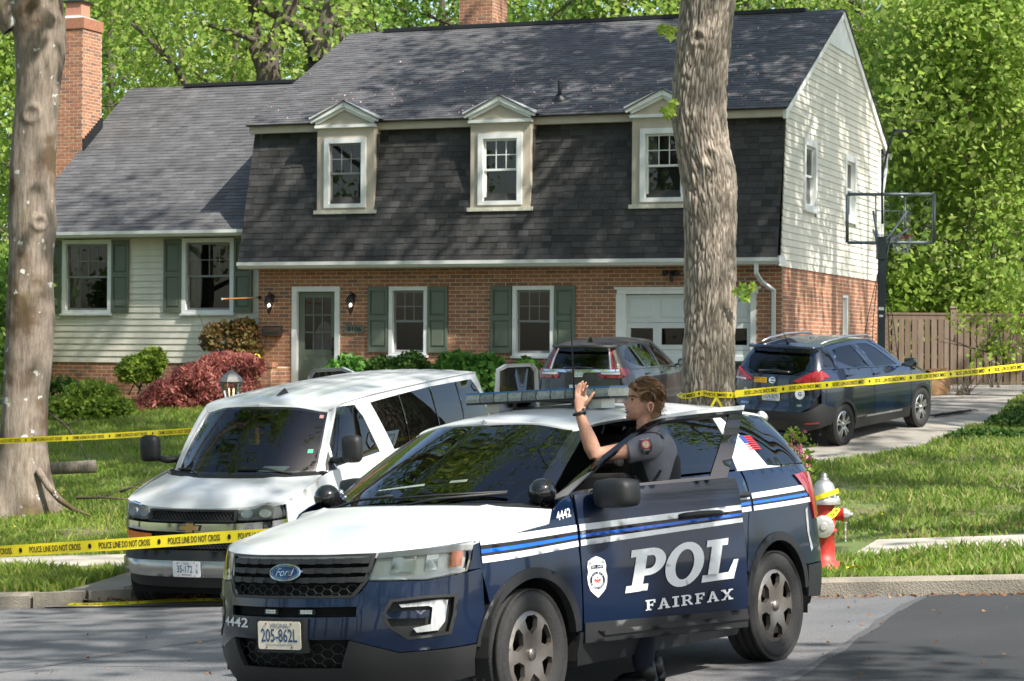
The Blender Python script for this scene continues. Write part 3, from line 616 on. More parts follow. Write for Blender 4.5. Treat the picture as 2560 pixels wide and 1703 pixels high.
m = MB(); m.add([mp(-10.35+.26*cos(k*pi/8), 2.2+.5*sin(k*pi/8)*(1 if k < 9 else 1.3), -.3) for k in range(16)], [tuple(range(16))]); m.build('door_curtain', mat('pale_lilac_cloth', (.33, .29, .34), .9, var=.3, vscale=12), dr)
# ---- stoop and brick planter beside the door
st_ = MB(); st_.b2((-11.2, -1.1, .4), (-9.5, -.02, 1.17)); st_.b2((-11.0, -1.5, .4), (-9.6, -1.1, .98)); st_.build('stoop', m_walk, house)
pl = MB(); pl.b2((-12.55, -.93, .4), (-11.02, .45, 1.70)); plo = pl.build('planter', m_mort, house)
brick_wall('planter_front', mapF(-.94), -12.55, -11.02, .5, 1.68, parent=plo); 
brick_wall('planter_side', mapR(-11.01), -.93, 0, .5, 1.68, parent=plo)
pc_ = MB(); x = -12.56
while x < -11.06: pc_.b2((x+.004, -.96, 1.69), (x+.078, -.70, 1.81), 0, random.random()); x += .083
tag(pc_.build('rowlock_bricks', m_brick, plo), kind='stuff')
# ---- garage door
m = MB(); bxm(m, mp, -3.53, -3.32, .9, 3.27, -.10, .02); bxm(m, mp, -.66, -.55, .9, 3.27, -.10, .02); bxm(m, mp, -3.50, -.50, 3.27, 3.37, -.1, .05); bxm(m, mp, -3.55, -.45, 3.37, 3.41, -.1, .08)
gd = m.build('garage_door', m_white, house); m_gd = mat('garage_white', (.60, .63, .63), .5, var=.08, vscale=2)
zs = [1.0, 1.56, 2.12, 2.68, 3.26]
for k in range(4):
    zb, zt = zs[k]+.004, zs[k+1]-.004; s = MB()
    if k == 2:
        xs = [-3.32+2.66*i/4 for i in range(5)]; bxm(s, mp, -3.32, -.66, zb, zb+.10, -.10, -.06); bxm(s, mp, -3.32, -.66, zt-.11, zt, -.10, -.06)
        for i in range(5): bxm(s, mp, max(xs[i]-.09, -3.32), min(xs[i]+.09, -.66), zb+.10, zt-.11, -.10, -.06)
        so = s.build('door_section', m_gd, gd)
        for i in range(4): MB().add([mp(xs[i]+.09, zb+.1, -.08), mp(xs[i+1]-.09, zb+.1, -.08), mp(xs[i+1]-.09, zt-.11, -.08), mp(xs[i]+.09, zt-.11, -.08)], [(0, 1, 2, 3)]).build('pane', g_win, gd)
    else:
        bxm(s, mp, -3.32, -.66, zb, zt, -.10, -.065)
        for i in range(4):
            l, r = -3.32+2.66*i/4+.07, -3.32+2.66*(i+1)/4-.07; b, t = zb+.09, zt-.09; e = .03
            s.add([mp(l, b, -.064), mp(r, b, -.064), mp(r, t, -.064), mp(l, t, -.064), mp(l+e, b+e, -.05), mp(r-e, b+e, -.05), mp(r-e, t-e, -.05), mp(l+e, t-e, -.05)], [(4, 5, 6, 7), (0, 1, 5, 4), (1, 2, 6, 5), (2, 3, 7, 6), (3, 0, 4, 7)])
        s.build('door_section', m_gd, gd)
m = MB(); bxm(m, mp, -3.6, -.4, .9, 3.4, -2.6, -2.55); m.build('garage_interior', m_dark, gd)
# ---- chimneys
def chimney(a0, a1, t0, t1, z0, z1, pot=True):
    m = MB(); m.b2((a0+.006, t0+.006, z0), (a1-.006, t1-.006, z1)); o = m.build('chimney', m_mort, house)
    brick_wall('chimney_face', mapF(t0+.004), a0, a1, z0, z1, bw=.235, bh=.08, parent=o); brick_wall('chimney_face', mapR(a1-.004), t0, t1, z0, z1, bw=.235, bh=.08, parent=o)
    m = MB(); m.b2((a0-.03, t0-.03, z1-.26), (a1+.03, t1+.03, z1), 0, .3); m.add([(a0-.01, t0-.01, z1), (a1+.01, t0-.01, z1), (a1+.01, t1+.01, z1), (a0-.01, t1+.01, z1), (a0+.25, t0+.2, z1+.10), (a1-.25, t0+.2, z1+.10), (a1-.25, t1-.2, z1+.10), (a0+.25, t1-.2, z1+.10)], [(0, 1, 5, 4), (1, 2, 6, 5), (2, 3, 7, 6), (3, 0, 4, 7), (4, 5, 6, 7)], 1)
    m.build('chimney_cap', [m_brick, m_walk], o)
    if pot:
        m = MB(); cx, cy = (a0+a1)/2, (t0+t1)/2; m.b2((cx-.22, cy-.2, z1+.06), (cx+.22, cy+.2, z1+.42)); m.b2((cx-.27, cy-.25, z1+.42), (cx+.27, cy+.25, z1+.47), 1); m.build('flue', [mat('terracotta', (.42, .20, .13), .8), m_flash], o)
    return o
c = chimney(-18.95, -18.1, 2.85, 3.70, .4, 10.12)
f_ = MB(); 
for k in range(9):
    t0 = 2.85+k*.095; zr = 4.74+(t0-.02)*.7495; f_.b2((-18.12, t0, zr-.25), (-18.06, t0+.1, zr+.32))
f_.build('step_flashing', m_flash, c)
chimney(-9.36, -8.5, 5.6, 6.6, 9.0, 11.2)
# ---------------------------------------------------------------- trees
def bark_mat(name, c1, c2, stretch=(6, 6, 1.1), bump=.9, lichen=None):
    m = bpy.data.materials.new(name); m.use_nodes = True; nt = m.node_tree; N = nt.nodes; L = nt.links; b = N['Principled BSDF']; b.inputs['Roughness'].default_value = .92; b.inputs['Specular IOR Level'].default_value = .2
    tc = N.new('ShaderNodeTexCoord'); mp = N.new('ShaderNodeMapping'); mp.inputs['Scale'].default_value = stretch; L.new(tc.outputs['Object'], mp.inputs[0])
    nz = N.new('ShaderNodeTexNoise'); nz.inputs['Scale'].default_value = 4; nz.inputs['Detail'].default_value = 9; nz.inputs['Roughness'].default_value = .7; L.new(mp.outputs[0], nz.inputs['Vector'])
    rp = N.new('ShaderNodeValToRGB'); rp.color_ramp.elements[0].position = .32; rp.color_ramp.elements[1].position = .68; rp.color_ramp.elements[0].color = tuple(c2)+(1,); rp.color_ramp.elements[1].color = tuple(c1)+(1,); L.new(nz.outputs[0], rp.inputs[0]); src = rp.outputs[0]
    if lichen:
        for (col, sc, lo, hi) in lichen:
            n2 = N.new('ShaderNodeTexNoise'); n2.inputs['Scale'].default_value = sc; n2.inputs['Detail'].default_value = 5; L.new(tc.outputs['Object'], n2.inputs['Vector'])
            r2 = N.new('ShaderNodeValToRGB'); r2.color_ramp.elements[0].position = lo; r2.color_ramp.elements[1].position = hi; L.new(n2.outputs[0], r2.inputs[0])
            mx = N.new('ShaderNodeMix'); mx.data_type = 'RGBA'; L.new(r2.outputs[0], mx.inputs[0]); L.new(src, mx.inputs[6]); mx.inputs[7].default_value = tuple(col)+(1,); src = mx.outputs[2]
    L.new(src, b.inputs['Base Color']); bp = N.new('ShaderNodeBump'); bp.inputs['Strength'].default_value = bump; bp.inputs['Distance'].default_value = .03; L.new(nz.outputs[0], bp.inputs['Height']); L.new(bp.outputs[0], b.inputs['Normal']); MATS[name] = m; return m
bark_far = bark_mat('forest_bark', (.15, .125, .10), (.05, .042, .035))
bark_pale = bark_mat('pale_bark', (.30, .26, .21), (.13, .11, .085))
bark_oak = bark_mat('furrowed_bark', (.42, .36, .295), (.15, .115, .09), (11, 11, 2.4), .9)
bark_grey = bark_mat('grey_blotched_bark', (.30, .255, .21), (.13, .10, .078), (5, 5, 1.0), .8, [((.10, .07, .045), 1.7, .50, .62), ((.52, .53, .48), 5.5, .665, .69), ((.13, .12, .03), 1.1, .60, .75)])
_bt = bark_oak.node_tree; _a = _bt.nodes.new('ShaderNodeAttribute'); _a.attribute_name = 'tone'; _r = _bt.nodes.new('ShaderNodeValToRGB'); _r.color_ramp.elements[0].color = (.085, .062, .046, 1); _r.color_ramp.elements[1].color = (.47, .41, .345, 1); _r.color_ramp.elements[1].position = .8; _bt.links.new(_a.outputs['Fac'], _r.inputs[0])
_x = _bt.nodes.new('ShaderNodeMix'); _x.data_type = 'RGBA'; _x.inputs[0].default_value = .28; _b = _bt.nodes['Principled BSDF']; _bt.links.new(_r.outputs[0], _x.inputs[6]); _bt.links.new(_b.inputs['Base Color'].links[0].from_socket, _x.inputs[7]); _bt.links.new(_x.outputs[2], _b.inputs['Base Color'])
def leaf_cloud(cent, per, spread, size, rng, flat=0., droop=0., asp=1.0, pts=None):
    """quads (n,4,3) scattered round cluster centres"""
    c = np.repeat(np.asarray(cent), per, 0); n = len(c); p = c + rng.normal(0, 1, (n, 3))*spread
    d = rng.normal(0, 1, (n, 3)); d[:, 2] = d[:, 2]*(1-flat) - droop; d /= np.linalg.norm(d, axis=1)[:, None]
    e = np.cross(d, rng.normal(0, 1, (n, 3))); e /= np.linalg.norm(e, axis=1)[:, None]
    s = size*rng.uniform(.55, 1.35, n)[:, None]; d = d*s*.5*asp; e = e*s*.5
    nn = np.cross(d, e)/(s*.5)*.3
    v = np.stack([p-d-e*.3, p-e*.9+d*.1+nn, p+d*1.1, p+e*.9+d*.1+nn], 1)
    return v.reshape(-1, 3), np.arange(n*4).reshape(n, 4)
def make_tree(name, h, cr, cb, nleaf, lsize, seed, leafm, barkm, lean=(0, 0), r0=.22, nl=14, spread=.55, sub=5, loc=(0, 0, 0), trunk_pts=None, dens=None):
    rng = np.random.default_rng(seed); root = empty(name, loc); m = MB(); tips = []
    if trunk_pts is None:
        tp = []; x = y = 0
        for k in range(9):
            f = k/8; tp.append(Vector((lean[0]*h*f+x, lean[1]*h*f+y, h*.97*f))); x += rng.normal(0, .02*h/8*3); y += rng.normal(0, .02*h/8*3)
        m.tube(tp, [r0*(1-.85*k/8)*(1.25 if k == 0 else 1) for k in range(9)], 8)
    else: tp = trunk_pts
    def on(f):
        f = f*(len(tp)-1); i = min(int(f), len(tp)-2); return tp[i].lerp(tp[i+1], f-i)
    for k in range(nl):
        f = cb/h + (1-cb/h)*(k+.5)/nl*.98; b = on(f); az = k*2.4+rng.uniform(-.5, .5); prof = math.sin(pi*min(1, .18+.82*(f-cb/h)/(1-cb/h)))**.6; L_ = cr*prof*rng.uniform(.75, 1.15)
        up = .25+.6*(f-cb/h)+rng.uniform(-.15, .2); d = Vector((cos(az), sin(az), up)).normalized(); pts = [b]; p = b.copy()
        for j in range(4):
            d = (d+Vector(rng.normal(0, .16, 3))+Vector((0, 0, .06))).normalized(); p = p+d*L_/4; pts.append(p.copy())
        rr = r0*.42*(1-.55*(f)); m.tube(pts, [rr, rr*.75, rr*.5, rr*.32, rr*.15], 6, cap=False)
        for q in range(sub):
            g = .25+.75*(q+rng.uniform(0, 1))/sub; i = min(int(g*4), 3); s = pts[i].lerp(pts[i+1], g*4-i); d2 = (d+Vector(rng.normal(0, .75, 3))).normalized(); l2 = L_*.38*rng.uniform(.6, 1.2); e = s+d2*l2
            md = s.lerp(e, .5)+Vector(rng.normal(0, .06*l2, 3)); m.tube([s, md, e], [rr*.32, rr*.2, rr*.06], 4, cap=False)
            tips += [s.lerp(e, .5), s.lerp(e, .8), e]
    m.build('trunk', barkm, root); per = max(1, int(nleaf/len(tips)))
    v, f = leaf_cloud([tuple(t) for t in tips], per, spread, lsize, rng, .2, .1)
    npmesh('crown', v, f, leafm, root, tone=rng.uniform(0, .99, len(f))); return root
LF1 = leafmat('spring_leaf', [(.26, .40, .06), (.37, .49, .10), (.16, .29, .04), (.46, .53, .17), (.21, .35, .05), (.41, .52, .11)], .6)
LF2 = leafmat('deep_leaf', [(.11, .23, .04), (.16, .30, .05), (.07, .16, .028), (.24, .36, .08)], .5)
LF3 = leafmat('yellow_leaf', [(.30, .36, .06), (.36, .38, .10), (.22, .34, .05), (.38, .34, .12)], .5)
protos = []
specs = [('maple_tree', 15, 4.6, 2.6, 7500, .17, LF1, bark_far, .22), ('maple_tree', 18, 5.2, 6.0, 7500, .18, LF1, bark_far, .26), ('oak_tree', 17, 5.6, 3.0, 8500, .175, LF2, bark_far, .30), ('sapling_tree', 10, 2.5, 1.2, 8000, .16, LF1, bark_pale, .10), ('poplar_tree', 20, 4.4, 6.0, 7000, .19, LF3, bark_pale, .25), ('tulip_tree', 27, 6.2, 12.0, 4800, .25, LF1, bark_pale, .34)]
# woods behind the house: (px x, depth, kind, scale, label extra)
woods = [(-60, 62, 1, 1.0), (90, 74, 2, 1.1), (250, 66, 0, 1.0), (330, 92, 4, 1.2), (430, 78, 0, 1.05), (560, 70, 1, .9), (640, 98, 2, 1.2), (760, 88, 1, 1.15), (860, 74, 0, 1.15), (980, 100, 4, 1.2), (1080, 82, 1, 1.1), (1200, 72, 2, 1.05), (1330, 92, 0, 1.3), (1430, 76, 1, 1.05), (1560, 86, 4, 1.1), (1650, 72, 0, 1.1), (1790, 94, 1, 1.3), (1880, 76, 2, 1.1), (2010, 86, 0, 1.2), (2110, 70, 1, 1.0), (2230, 80, 2, 1.2),
 (2290, 63, 0, .85), (2370, 72, 4, .95), (2450, 66, 1, .8), (2540, 76, 0, 1.1), (2640, 64, 2, 1.0), (2330, 95, 1, 1.3), (2490, 100, 2, 1.3), (2720, 84, 1, 1.2), (150, 100, 1, 1.3), (-180, 76, 0, 1.2), (2412, 58.5, 3, 1.15), (2478, 57.6, 3, 1.0), (2570, 59.5, 3, 1.1), (2340, 60.5, 3, 1.0), (2210, 66, 3, 1.1), (40, 58, 3, 1.0), (120, 60, 0, .75), (-30, 80, 2, 1.2)]
nm_lab = {0: 'spreading maple with bright spring leaves', 1: 'tall maple in fresh green leaf', 2: 'dark oak with heavy limbs', 3: 'slender sapling with pale bark and lime leaves', 4: 'tall poplar with yellow-green leaves', 5: 'very tall tulip tree with a high open crown'}
beside = lambda px: 'beyond the wing chimney' if px < 420 else 'behind the wing roof ridge' if px < 860 else 'behind the main roof ridge' if px < 2080 else 'behind the wooden fence'
srcs = {}
for i, (px, Y, k, s) in enumerate(woods):
    sp_ = specs[k]; X = (px-CXP)/FPX*Y; z = G(X, Y)
    if k not in srcs:
        o = make_tree(sp_[0], sp_[1], sp_[2], sp_[3], sp_[4], sp_[5], 40+k, sp_[6], sp_[7], r0=sp_[8]); srcs[k] = o
    else: o = copy_tree(srcs[k])
    o.location = (X, Y, z-.1); o.rotation_euler = (0, 0, i*2.1); o.scale = (s, s, s*(.94+.12*((i*7) % 5)/4))
    tag(o, nm_lab[k]+' '+beside(px), 'tree', 'trees '+beside(px))
# bare-limbed old tree standing just behind the wing ridge
def limb_tree():
    o = empty('old_oak_tree', (0, 0, 0), label='old oak with thick dark forking limbs rising behind the wing roof', cat='tree'); m = MB(); Y = 58; A = lambda x, y, d=0: at(x, y, Y+d)
    for pts, r in ([[(672, 205), (670, 150), (700, 80), (730, 0), (745, -80)], .34], [[(668, 190), (640, 120), (635, 40), (625, -60)], .24], [[(790, 150), (770, 80), (700, 40), (630, 0), (560, -50)], .22], [[(795, 150), (815, 60), (830, 0), (845, -80)], .28], [[(465, 215), (440, 170), (400, 130), (370, 95), (330, 60)], .09], [[(430, 165), (400, 110), (370, 60)], .06], [[(635, 100), (580, 80), (510, 60), (490, 50)], .08], [[(860, 120), (850, 70), (800, 30), (740, 10)], .09]):
        p3 = [A(*p, random.uniform(-.6, .6)) for p in pts]; n = len(p3); m.tube(p3, [r*(1-.55*k/(n-1)) for k in range(n)], 10, cap=False)
    m.tube([A(672, 220), Vector((A(672, 220).x, Y, 1))], .36, 10); m.tube([A(793, 160), Vector((A(793, 160).x, Y, 1))], .3, 10)
    m.build('trunk', bark_far, o); rng = np.random.default_rng(5); c = [tuple(A(rng.uniform(330, 900), rng.uniform(-350, 170), rng.uniform(-2, 4))) for _ in range(150)]
    v, f = leaf_cloud(c, 42, .45, .17, rng, .3); npmesh('crown', v, f, LF1, o, tone=rng.uniform(0, .99, len(f)))
limb_tree()
# undergrowth beyond the fence and left of the house
def shrub(name, cents, n, size, lm, label, cat='shrub', spread=(.3, .3, .25), asp=1., droop=0., seed=1, stems=True, base=None, group=None, flat=.2):
    rng = np.random.default_rng(seed); o = empty(name, base or (0, 0, 0), label=label, cat=cat, group=group); cs = []; m = MB()
    b0 = Vector(base or (0, 0, 0))
    for (c, rad, k) in cents:
        c = Vector(c)-b0; d = rng.normal(0, 1, (int(n*k), 3)); d /= np.linalg.norm(d, axis=1)[:, None]; d *= (rng.uniform(.35, 1.05, len(d))**.5)[:, None]; d[:, 2] = np.where(d[:, 2] < -.55, -d[:, 2], d[:, 2])
        cs.append(np.array(c)+d*np.array(rad))
        if stems:
            for q in range(5):
                e = c+Vector(rng.normal(0, .5, 3))*Vector(rad).x; g = Vector((c.x+rng.normal(0, .1), c.y+rng.normal(0, .1), c.z-rad[2]-.15)); m.tube([g, g.lerp(e, .5)+Vector(rng.normal(0, .05, 3)), e], [.018, .012, .005], 5, cap=False)
    if stems: m.build('stem', bark_far, o)
    v, f = leaf_cloud(np.concatenate(cs), 1, .02, size, rng, flat, droop, asp); npmesh('foliage', v, f, lm, o, tone=rng.uniform(0, .99, len(f))); return o
for i, px in enumerate((2230, 2330, 2420, 2500, 2590)):
    Y = 57.2+(i % 2); p = at(px, 820, Y); shrub('understory_shrub', [((p.x, Y, 2.2+.3*(i % 3)), (1.3, .8, 1.3), 1), ((p.x+.6, Y+.4, 3.4), (1.0, .8, .9), .6)], 1900, .17, [LF1, LF2][i % 2], 'leafy shrub growing just beyond the wooden fence', seed=i, group='shrubs beyond the fence', base=(p.x, Y, 1.3))
for i, (px, Y) in enumerate(((-40, 50), (20, 53), (60, 57), (-120, 47))):
    p = at(px, 800, Y); zg = G(p.x, Y); shrub('woodland_shrub', [((p.x, Y, zg+1.2), (1.2, 1, 1.2), 1), ((p.x+.4, Y+1, zg+2.6), (1.1, 1, 1.1), .8)], 2000, .16, [LF1, LF2][i % 2], 'woodland shrub past the left end of the house', seed=20+i, group='shrubs left of the house', base=(p.x, Y, zg))
# ---------------------------------------------------------------- the two large trunks in the yard
TONE = []
def big_trunk(name, prof, Y, barkm, furrow, label, seed, zbase, nseg=150, top=None, flare=None, knots=()):
    """prof: (py, left px, right px) from top to bottom"""
    o = empty(name, (at((prof[-1][1]+prof[-1][2])/2, prof[-1][0], Y).x, Y, zbase), label=label, cat='tree'); L0 = o.location.copy()
    rows = []
    for py, l, r in prof:
        a, b = at(l, py, Y), at(r, py, Y); rows.append((a.z, (a.x+b.x)/2, (b.x-a.x)/2))
    rows.sort()
    zs = [r[0] for r in rows]; cx = [r[1] for r in rows]; rr = [r[2] for r in rows]
    zz = np.arange(zbase-.15, zs[-1]+.05, .016); X = np.interp(zz, zs, cx); R = np.interp(zz, zs, rr)
    k = np.ones(9)/9; X = np.convolve(np.pad(X, 4, 'edge'), k, 'valid'); R = np.convolve(np.pad(R, 4, 'edge'), k, 'valid')
    V = []; sd_ = Vector((seed*3.1, seed*1.7, 0))
    for z, x, r in zip(zz, X, R):
        for j in range(nseg):
            a = 2*pi*j/nseg; ca, sa = cos(a), sin(a); rad = r
            if flare:
                hgt = max(0, z-zbase); fl = math.exp(-hgt/flare[0])*flare[1]; rad += fl*(.55+.45*sin(5*a+1.0)+.25*sin(3*a+2.2))
                rad += .02*noise.noise(Vector((ca*1.5, sa*1.5, z*.8))+sd_)+.012*noise.noise(Vector((ca*4, sa*4, z*2.5))+sd_)
            q = Vector((ca*r, sa*r, z))
            for (kz, ka, kr, kh) in knots:
                dz = z-kz; da = math.atan2(sin(a-ka), cos(a-ka))*r; dd = hypot(dz, da)/kr
                if dd < 2.2: rad += kh*(math.exp(-(dd-.9)**2*6) - .5*math.exp(-dd*dd*4)); q = q+Vector((0, 0, 0))
            if furrow:
                w = noise.noise(Vector((q.x*3, q.y*3, q.z*.9))+sd_)*.25
                n1 = noise.noise(Vector((q.x*20+w*5, q.y*20+w*3, q.z*3.4+w))+sd_); n2 = noise.noise(Vector((q.x*52, q.y*52, q.z*13))+sd_); n3 = noise.noise(Vector((q.x*30, q.y*30, q.z*5.5))-sd_); rg = min(abs(n1)*3.0, abs(n3)*3.4); rad += furrow*(min(rg, 1)-.5)+furrow*.3*n2
                TONE.append(min(1, max(0, rg*.95+n2*.3)))
            V.append((x+ca*rad-L0.x, sa*rad, z-L0.z))
    n = len(zz); i = np.arange((n-1)*nseg).reshape(n-1, nseg); f = np.stack([i, np.roll(i, -1, 1), np.roll(i, -1, 1)+nseg, i+nseg], -1).reshape(-1, 4)
    to = npmesh('trunk', V, f, barkm, o, smooth=True)
    if furrow: at_ = to.data.attributes.new('tone', 'FLOAT', 'POINT'); at_.data.foreach_set('value', TONE)
    return o, Vector((X[-1], Y, zz[-1])), R[-1]
def high_crown(o, base, r, pts, nl, rad, n, ls, seed, lm, barkm):
    """limbs and leaves above the frame, on an existing trunk"""
    b = base-o.location; m = MB(); tp = [b-Vector((0, 0, .1))]+[b+Vector(p) for p in pts]; m.tube(tp, [r*(1-.8*k/(len(tp)-1)) for k in range(len(tp))], 12, cap=False); rng = np.random.default_rng(seed); tips = []
    for k in range(nl):
        f = .30+.70*(k+.5)/nl; i = min(int(f*(len(tp)-1)), len(tp)-2); s = tp[i].lerp(tp[i+1], f*(len(tp)-1)-i); az = k*2.4; L_ = rad*(.6+.5*sin(pi*f))*rng.uniform(.8, 1.15); d = Vector((cos(az), sin(az), .35)).normalized(); p = s.copy(); ps = [p.copy()]
        for j in range(4): d = (d+Vector(rng.normal(0, .2, 3))).normalized(); p = p+d*L_/4; ps.append(p.copy())
        m.tube(ps, [r*.4, r*.3, r*.2, r*.12, r*.05], 6, cap=False)
        for q in range(5):
            g = ps[1+q % 4]; e = g+Vector(rng.normal(0, .32*L_, 3))*.9; m.tube([g, g.lerp(e, .5), e], [r*.12, r*.08, .01], 4, cap=False); tips += [g.lerp(e, .6), e]
    m.build('limb', barkm, o); v, f = leaf_cloud([tuple(t) for t in tips], int(n/len(tips)), .75, ls, rng, .2); npmesh('crown', v, f, lm, o, tone=rng.uniform(0, .99, len(f)))
RT = [(-30, 1705, 1840), (0, 1702, 1837), (100, 1693, 1826), (200, 1683.5, 1815), (290, 1679, 1813), (380, 1692, 1826), (420, 1698, 1837), (480, 1707, 1840), (600, 1713, 1839), (800, 1711, 1838), (900, 1708, 1836.5), (1000, 1705, 1835), (1150, 1703, 1838), (1350, 1690, 1850)]
rt, rtop, rr_ = big_trunk('oak_tree', RT, 27, bark_oak, .022, 'thick furrowed trunk with yellow tape tied round it', 3, G(2.4, 27)-.1, 260, knots=[(at(1743, 103, 27).z, -pi/2-.32, .09, .035), (at(1768, 400, 27).z, -pi/2+.05, .13, .03)], flare=(.35, .12))
high_crown(rt, rtop, rr_, [(.1, .6, 4), (.5, 2, 10), (1.0, 4, 15), (1.4, 5.5, 20)], 22, 8.2, 9500, .26, 61, LF1, bark_oak)
LT = [(-30, 15, 158), (0, 20, 155), (50, 27, 163), (100, 38, 162), (150, 42, 159), (230, 42, 147), (310, 36, 142), (420, 27, 138), (520, 25, 139), (560, 23, 141), (620, 24, 133), (700, 19, 131), (800, 16, 138), (900, 13, 128), (1000, 6, 119), (1100, -2, 117), (1160, -6, 120), (1210, -12, 124), (1260, -14, 130), (1330, -16, 134)]
lt, ltop, lr_ = big_trunk('beech_tree', LT, 31, bark_grey, 0, 'grey blotched trunk with spreading mossy roots on the left lawn', 8, G(-6.7, 31)-.12, 110, flare=(.28, .26), knots=[(at(95, 290, 31).z, -pi/2, .12, .03), (at(110, 560, 31).z, -pi/2+.5, .1, .03)])
high_crown(lt, ltop, lr_*.8, [(.3, -.6, 2), (.8, -1.6, 5), (1.6, -2.6, 9), (2.0, -3.2, 12)], 16, 6.5, 9500, .22, 62, LF1, bark_grey)
m = MB(); q = at(20, 0, 31)-lt.location; m.tube([q+Vector((.15, 0, -.35)), q+Vector((-.25, -.1, .25)), q+Vector((-.9, -.2, 1.3)), q+Vector((-1.8, -.3, 3))], [.26, .22, .2, .14], 14, cap=False); m.build('limb', bark_grey, lt)
m = MB(); q = lambda px, py, d=0: at(px, py, 31+d)-lt.location; m.tube([q(95, 1175, -.30), q(120, 1215, -.36), q(150, 1250, -.42), (q(185, 1275, -.55)), q(225, 1288, -.9)], [.05, .05, .045, .03, .015], 8); m.build('root', bark_grey, lt)
# yard trees round the frame: they shade the house and the street and show in the windscreens
yard = [((12.5, 37), 5, 1.0), ((10.6, 40.5), 5, .9), ((-8.6, 25.2), 5, 1.05), ((-9, 27.8), 5, .95), ((16, 30), 5, 1.05), ((11, 45), 5, .95), ((20, 40), 5, 1.1), ((9.5, 24), 5, .95), ((13, 15), 5, 1.0), ((22, 22), 5, 1.1), ((-11.5, 21), 0, 1.05), ((7, 7), 5, 1.0), ((-7, 3), 1, 1.0), ((4, -9), 0, 1.2), ((-4, -14), 2, 1.2), ((13, -6), 1, 1.2), ((-15, -6), 0, 1.2), ((-17, 12), 2, 1.1), ((22, 8), 0, 1.2), ((-21, 30), 1, 1.1), ((-16, 42), 0, 1.0), ((25, -4), 1, 1.2), ((2, -22), 4, 1.2), ((-10, 10), 5, .9), ((-9, -10), 1, 1.1), ((9, -15), 2, 1.1), ((-21, -2), 2, 1.2), ((-26, 8), 1, 1.2), ((18, -13), 0, 1.3), ((-14, -18), 1, 1.3), ((-28, -12), 2, 1.4), ((30, 6), 2, 1.3), ((8, -24), 1, 1.3), ((-6, -27), 2, 1.3)]
src5 = specs[5]; srcs[5] = make_tree(src5[0], src5[1], src5[2], src5[3], src5[4], src5[5], 45, src5[6], src5[7], r0=src5[8], nl=16, spread=.42); first5 = True
for i, ((X, Y), k, s) in enumerate(yard):
    o = srcs[5] if (k == 5 and first5) else copy_tree(srcs[k]); first5 = first5 and k != 5; o.location = (X, Y, G(X, Y)-.1 if Y > 19 else street(X, Y)); o.rotation_euler = (0, 0, i*1.7+.4); o.scale = (s, s, s)
    tag(o, nm_lab[k]+' out in the front yards', 'tree', 'yard trees round the street')
# ---------------------------------------------------------------- vehicle shells
def _cat(pts, n=24):
    P = np.array([2*np.array(pts[0])-np.array(pts[1])]+[np.array(p) for p in pts]+[2*np.array(pts[-1])-np.array(pts[-2])], float); out = []
    for i in range(1, len(P)-2):
        for t in np.arange(n)/n:
            p0, p1, p2, p3 = P[i-1], P[i], P[i+1], P[i+2]; out.append(.5*((2*p1)+(-p0+p2)*t+(2*p0-5*p1+4*p2-p3)*t*t+(-p0+3*p1-3*p2+p3)*t**3))
    out.append(P[-2]); return np.array(out)
class Shell:
    """car body side: plan outline (front centre -> rear centre, left half) offset by height profiles"""
    def __init__(s, outline, front, side, rear):
        o = list(outline); c = _cat([(o[1][0], -o[1][1])]+o+[(o[-2][0], -o[-2][1])])[24:-24]
        d = np.r_[0, np.cumsum(np.hypot(*np.diff(c, axis=0).T))]; s.u = np.linspace(0, d[-1], 500); s.x = np.interp(s.u, d, c[:, 0]); s.y = np.interp(s.u, d, c[:, 1]); s.y[0] = 0
        tx, ty = np.gradient(s.x), np.gradient(s.y); k = np.hypot(tx, ty); s.nx, s.ny = ty/k, -tx/k; s.L = s.u[-1]
        s.pf, s.ps, s.pr = [_cat(p) for p in (front, side, rear)]
    def P(s, u, z, off=0):
        a = abs(u); sg = 1 if u >= 0 else -1; x, y, nx, ny = (float(np.interp(a, s.u, q)) for q in (s.x, s.y, s.nx, s.ny))
        f, sd_, r = (float(np.interp(z, q[:, 0], q[:, 1])) for q in (s.pf, s.ps, s.pr))
        d = off + (nx*nx*(f if nx > 0 else r) + ny*ny*sd_)
        return (x+nx*d, sg*(y+ny*d), z)
    def su(s, x): return float(np.interp(-x, -s.x, s.u))          # u on the side at lengthwise x
    def fu(s, y): i = len(s.u)//3; return math.copysign(float(np.interp(abs(y), s.y[:i], s.u[:i])), y)
    def ru(s, y): i = 2*len(s.u)//3; return math.copysign(float(np.interp(abs(y), s.y[i:][::-1], s.u[i:][::-1])), y)
def V3(p): return Vector(p)
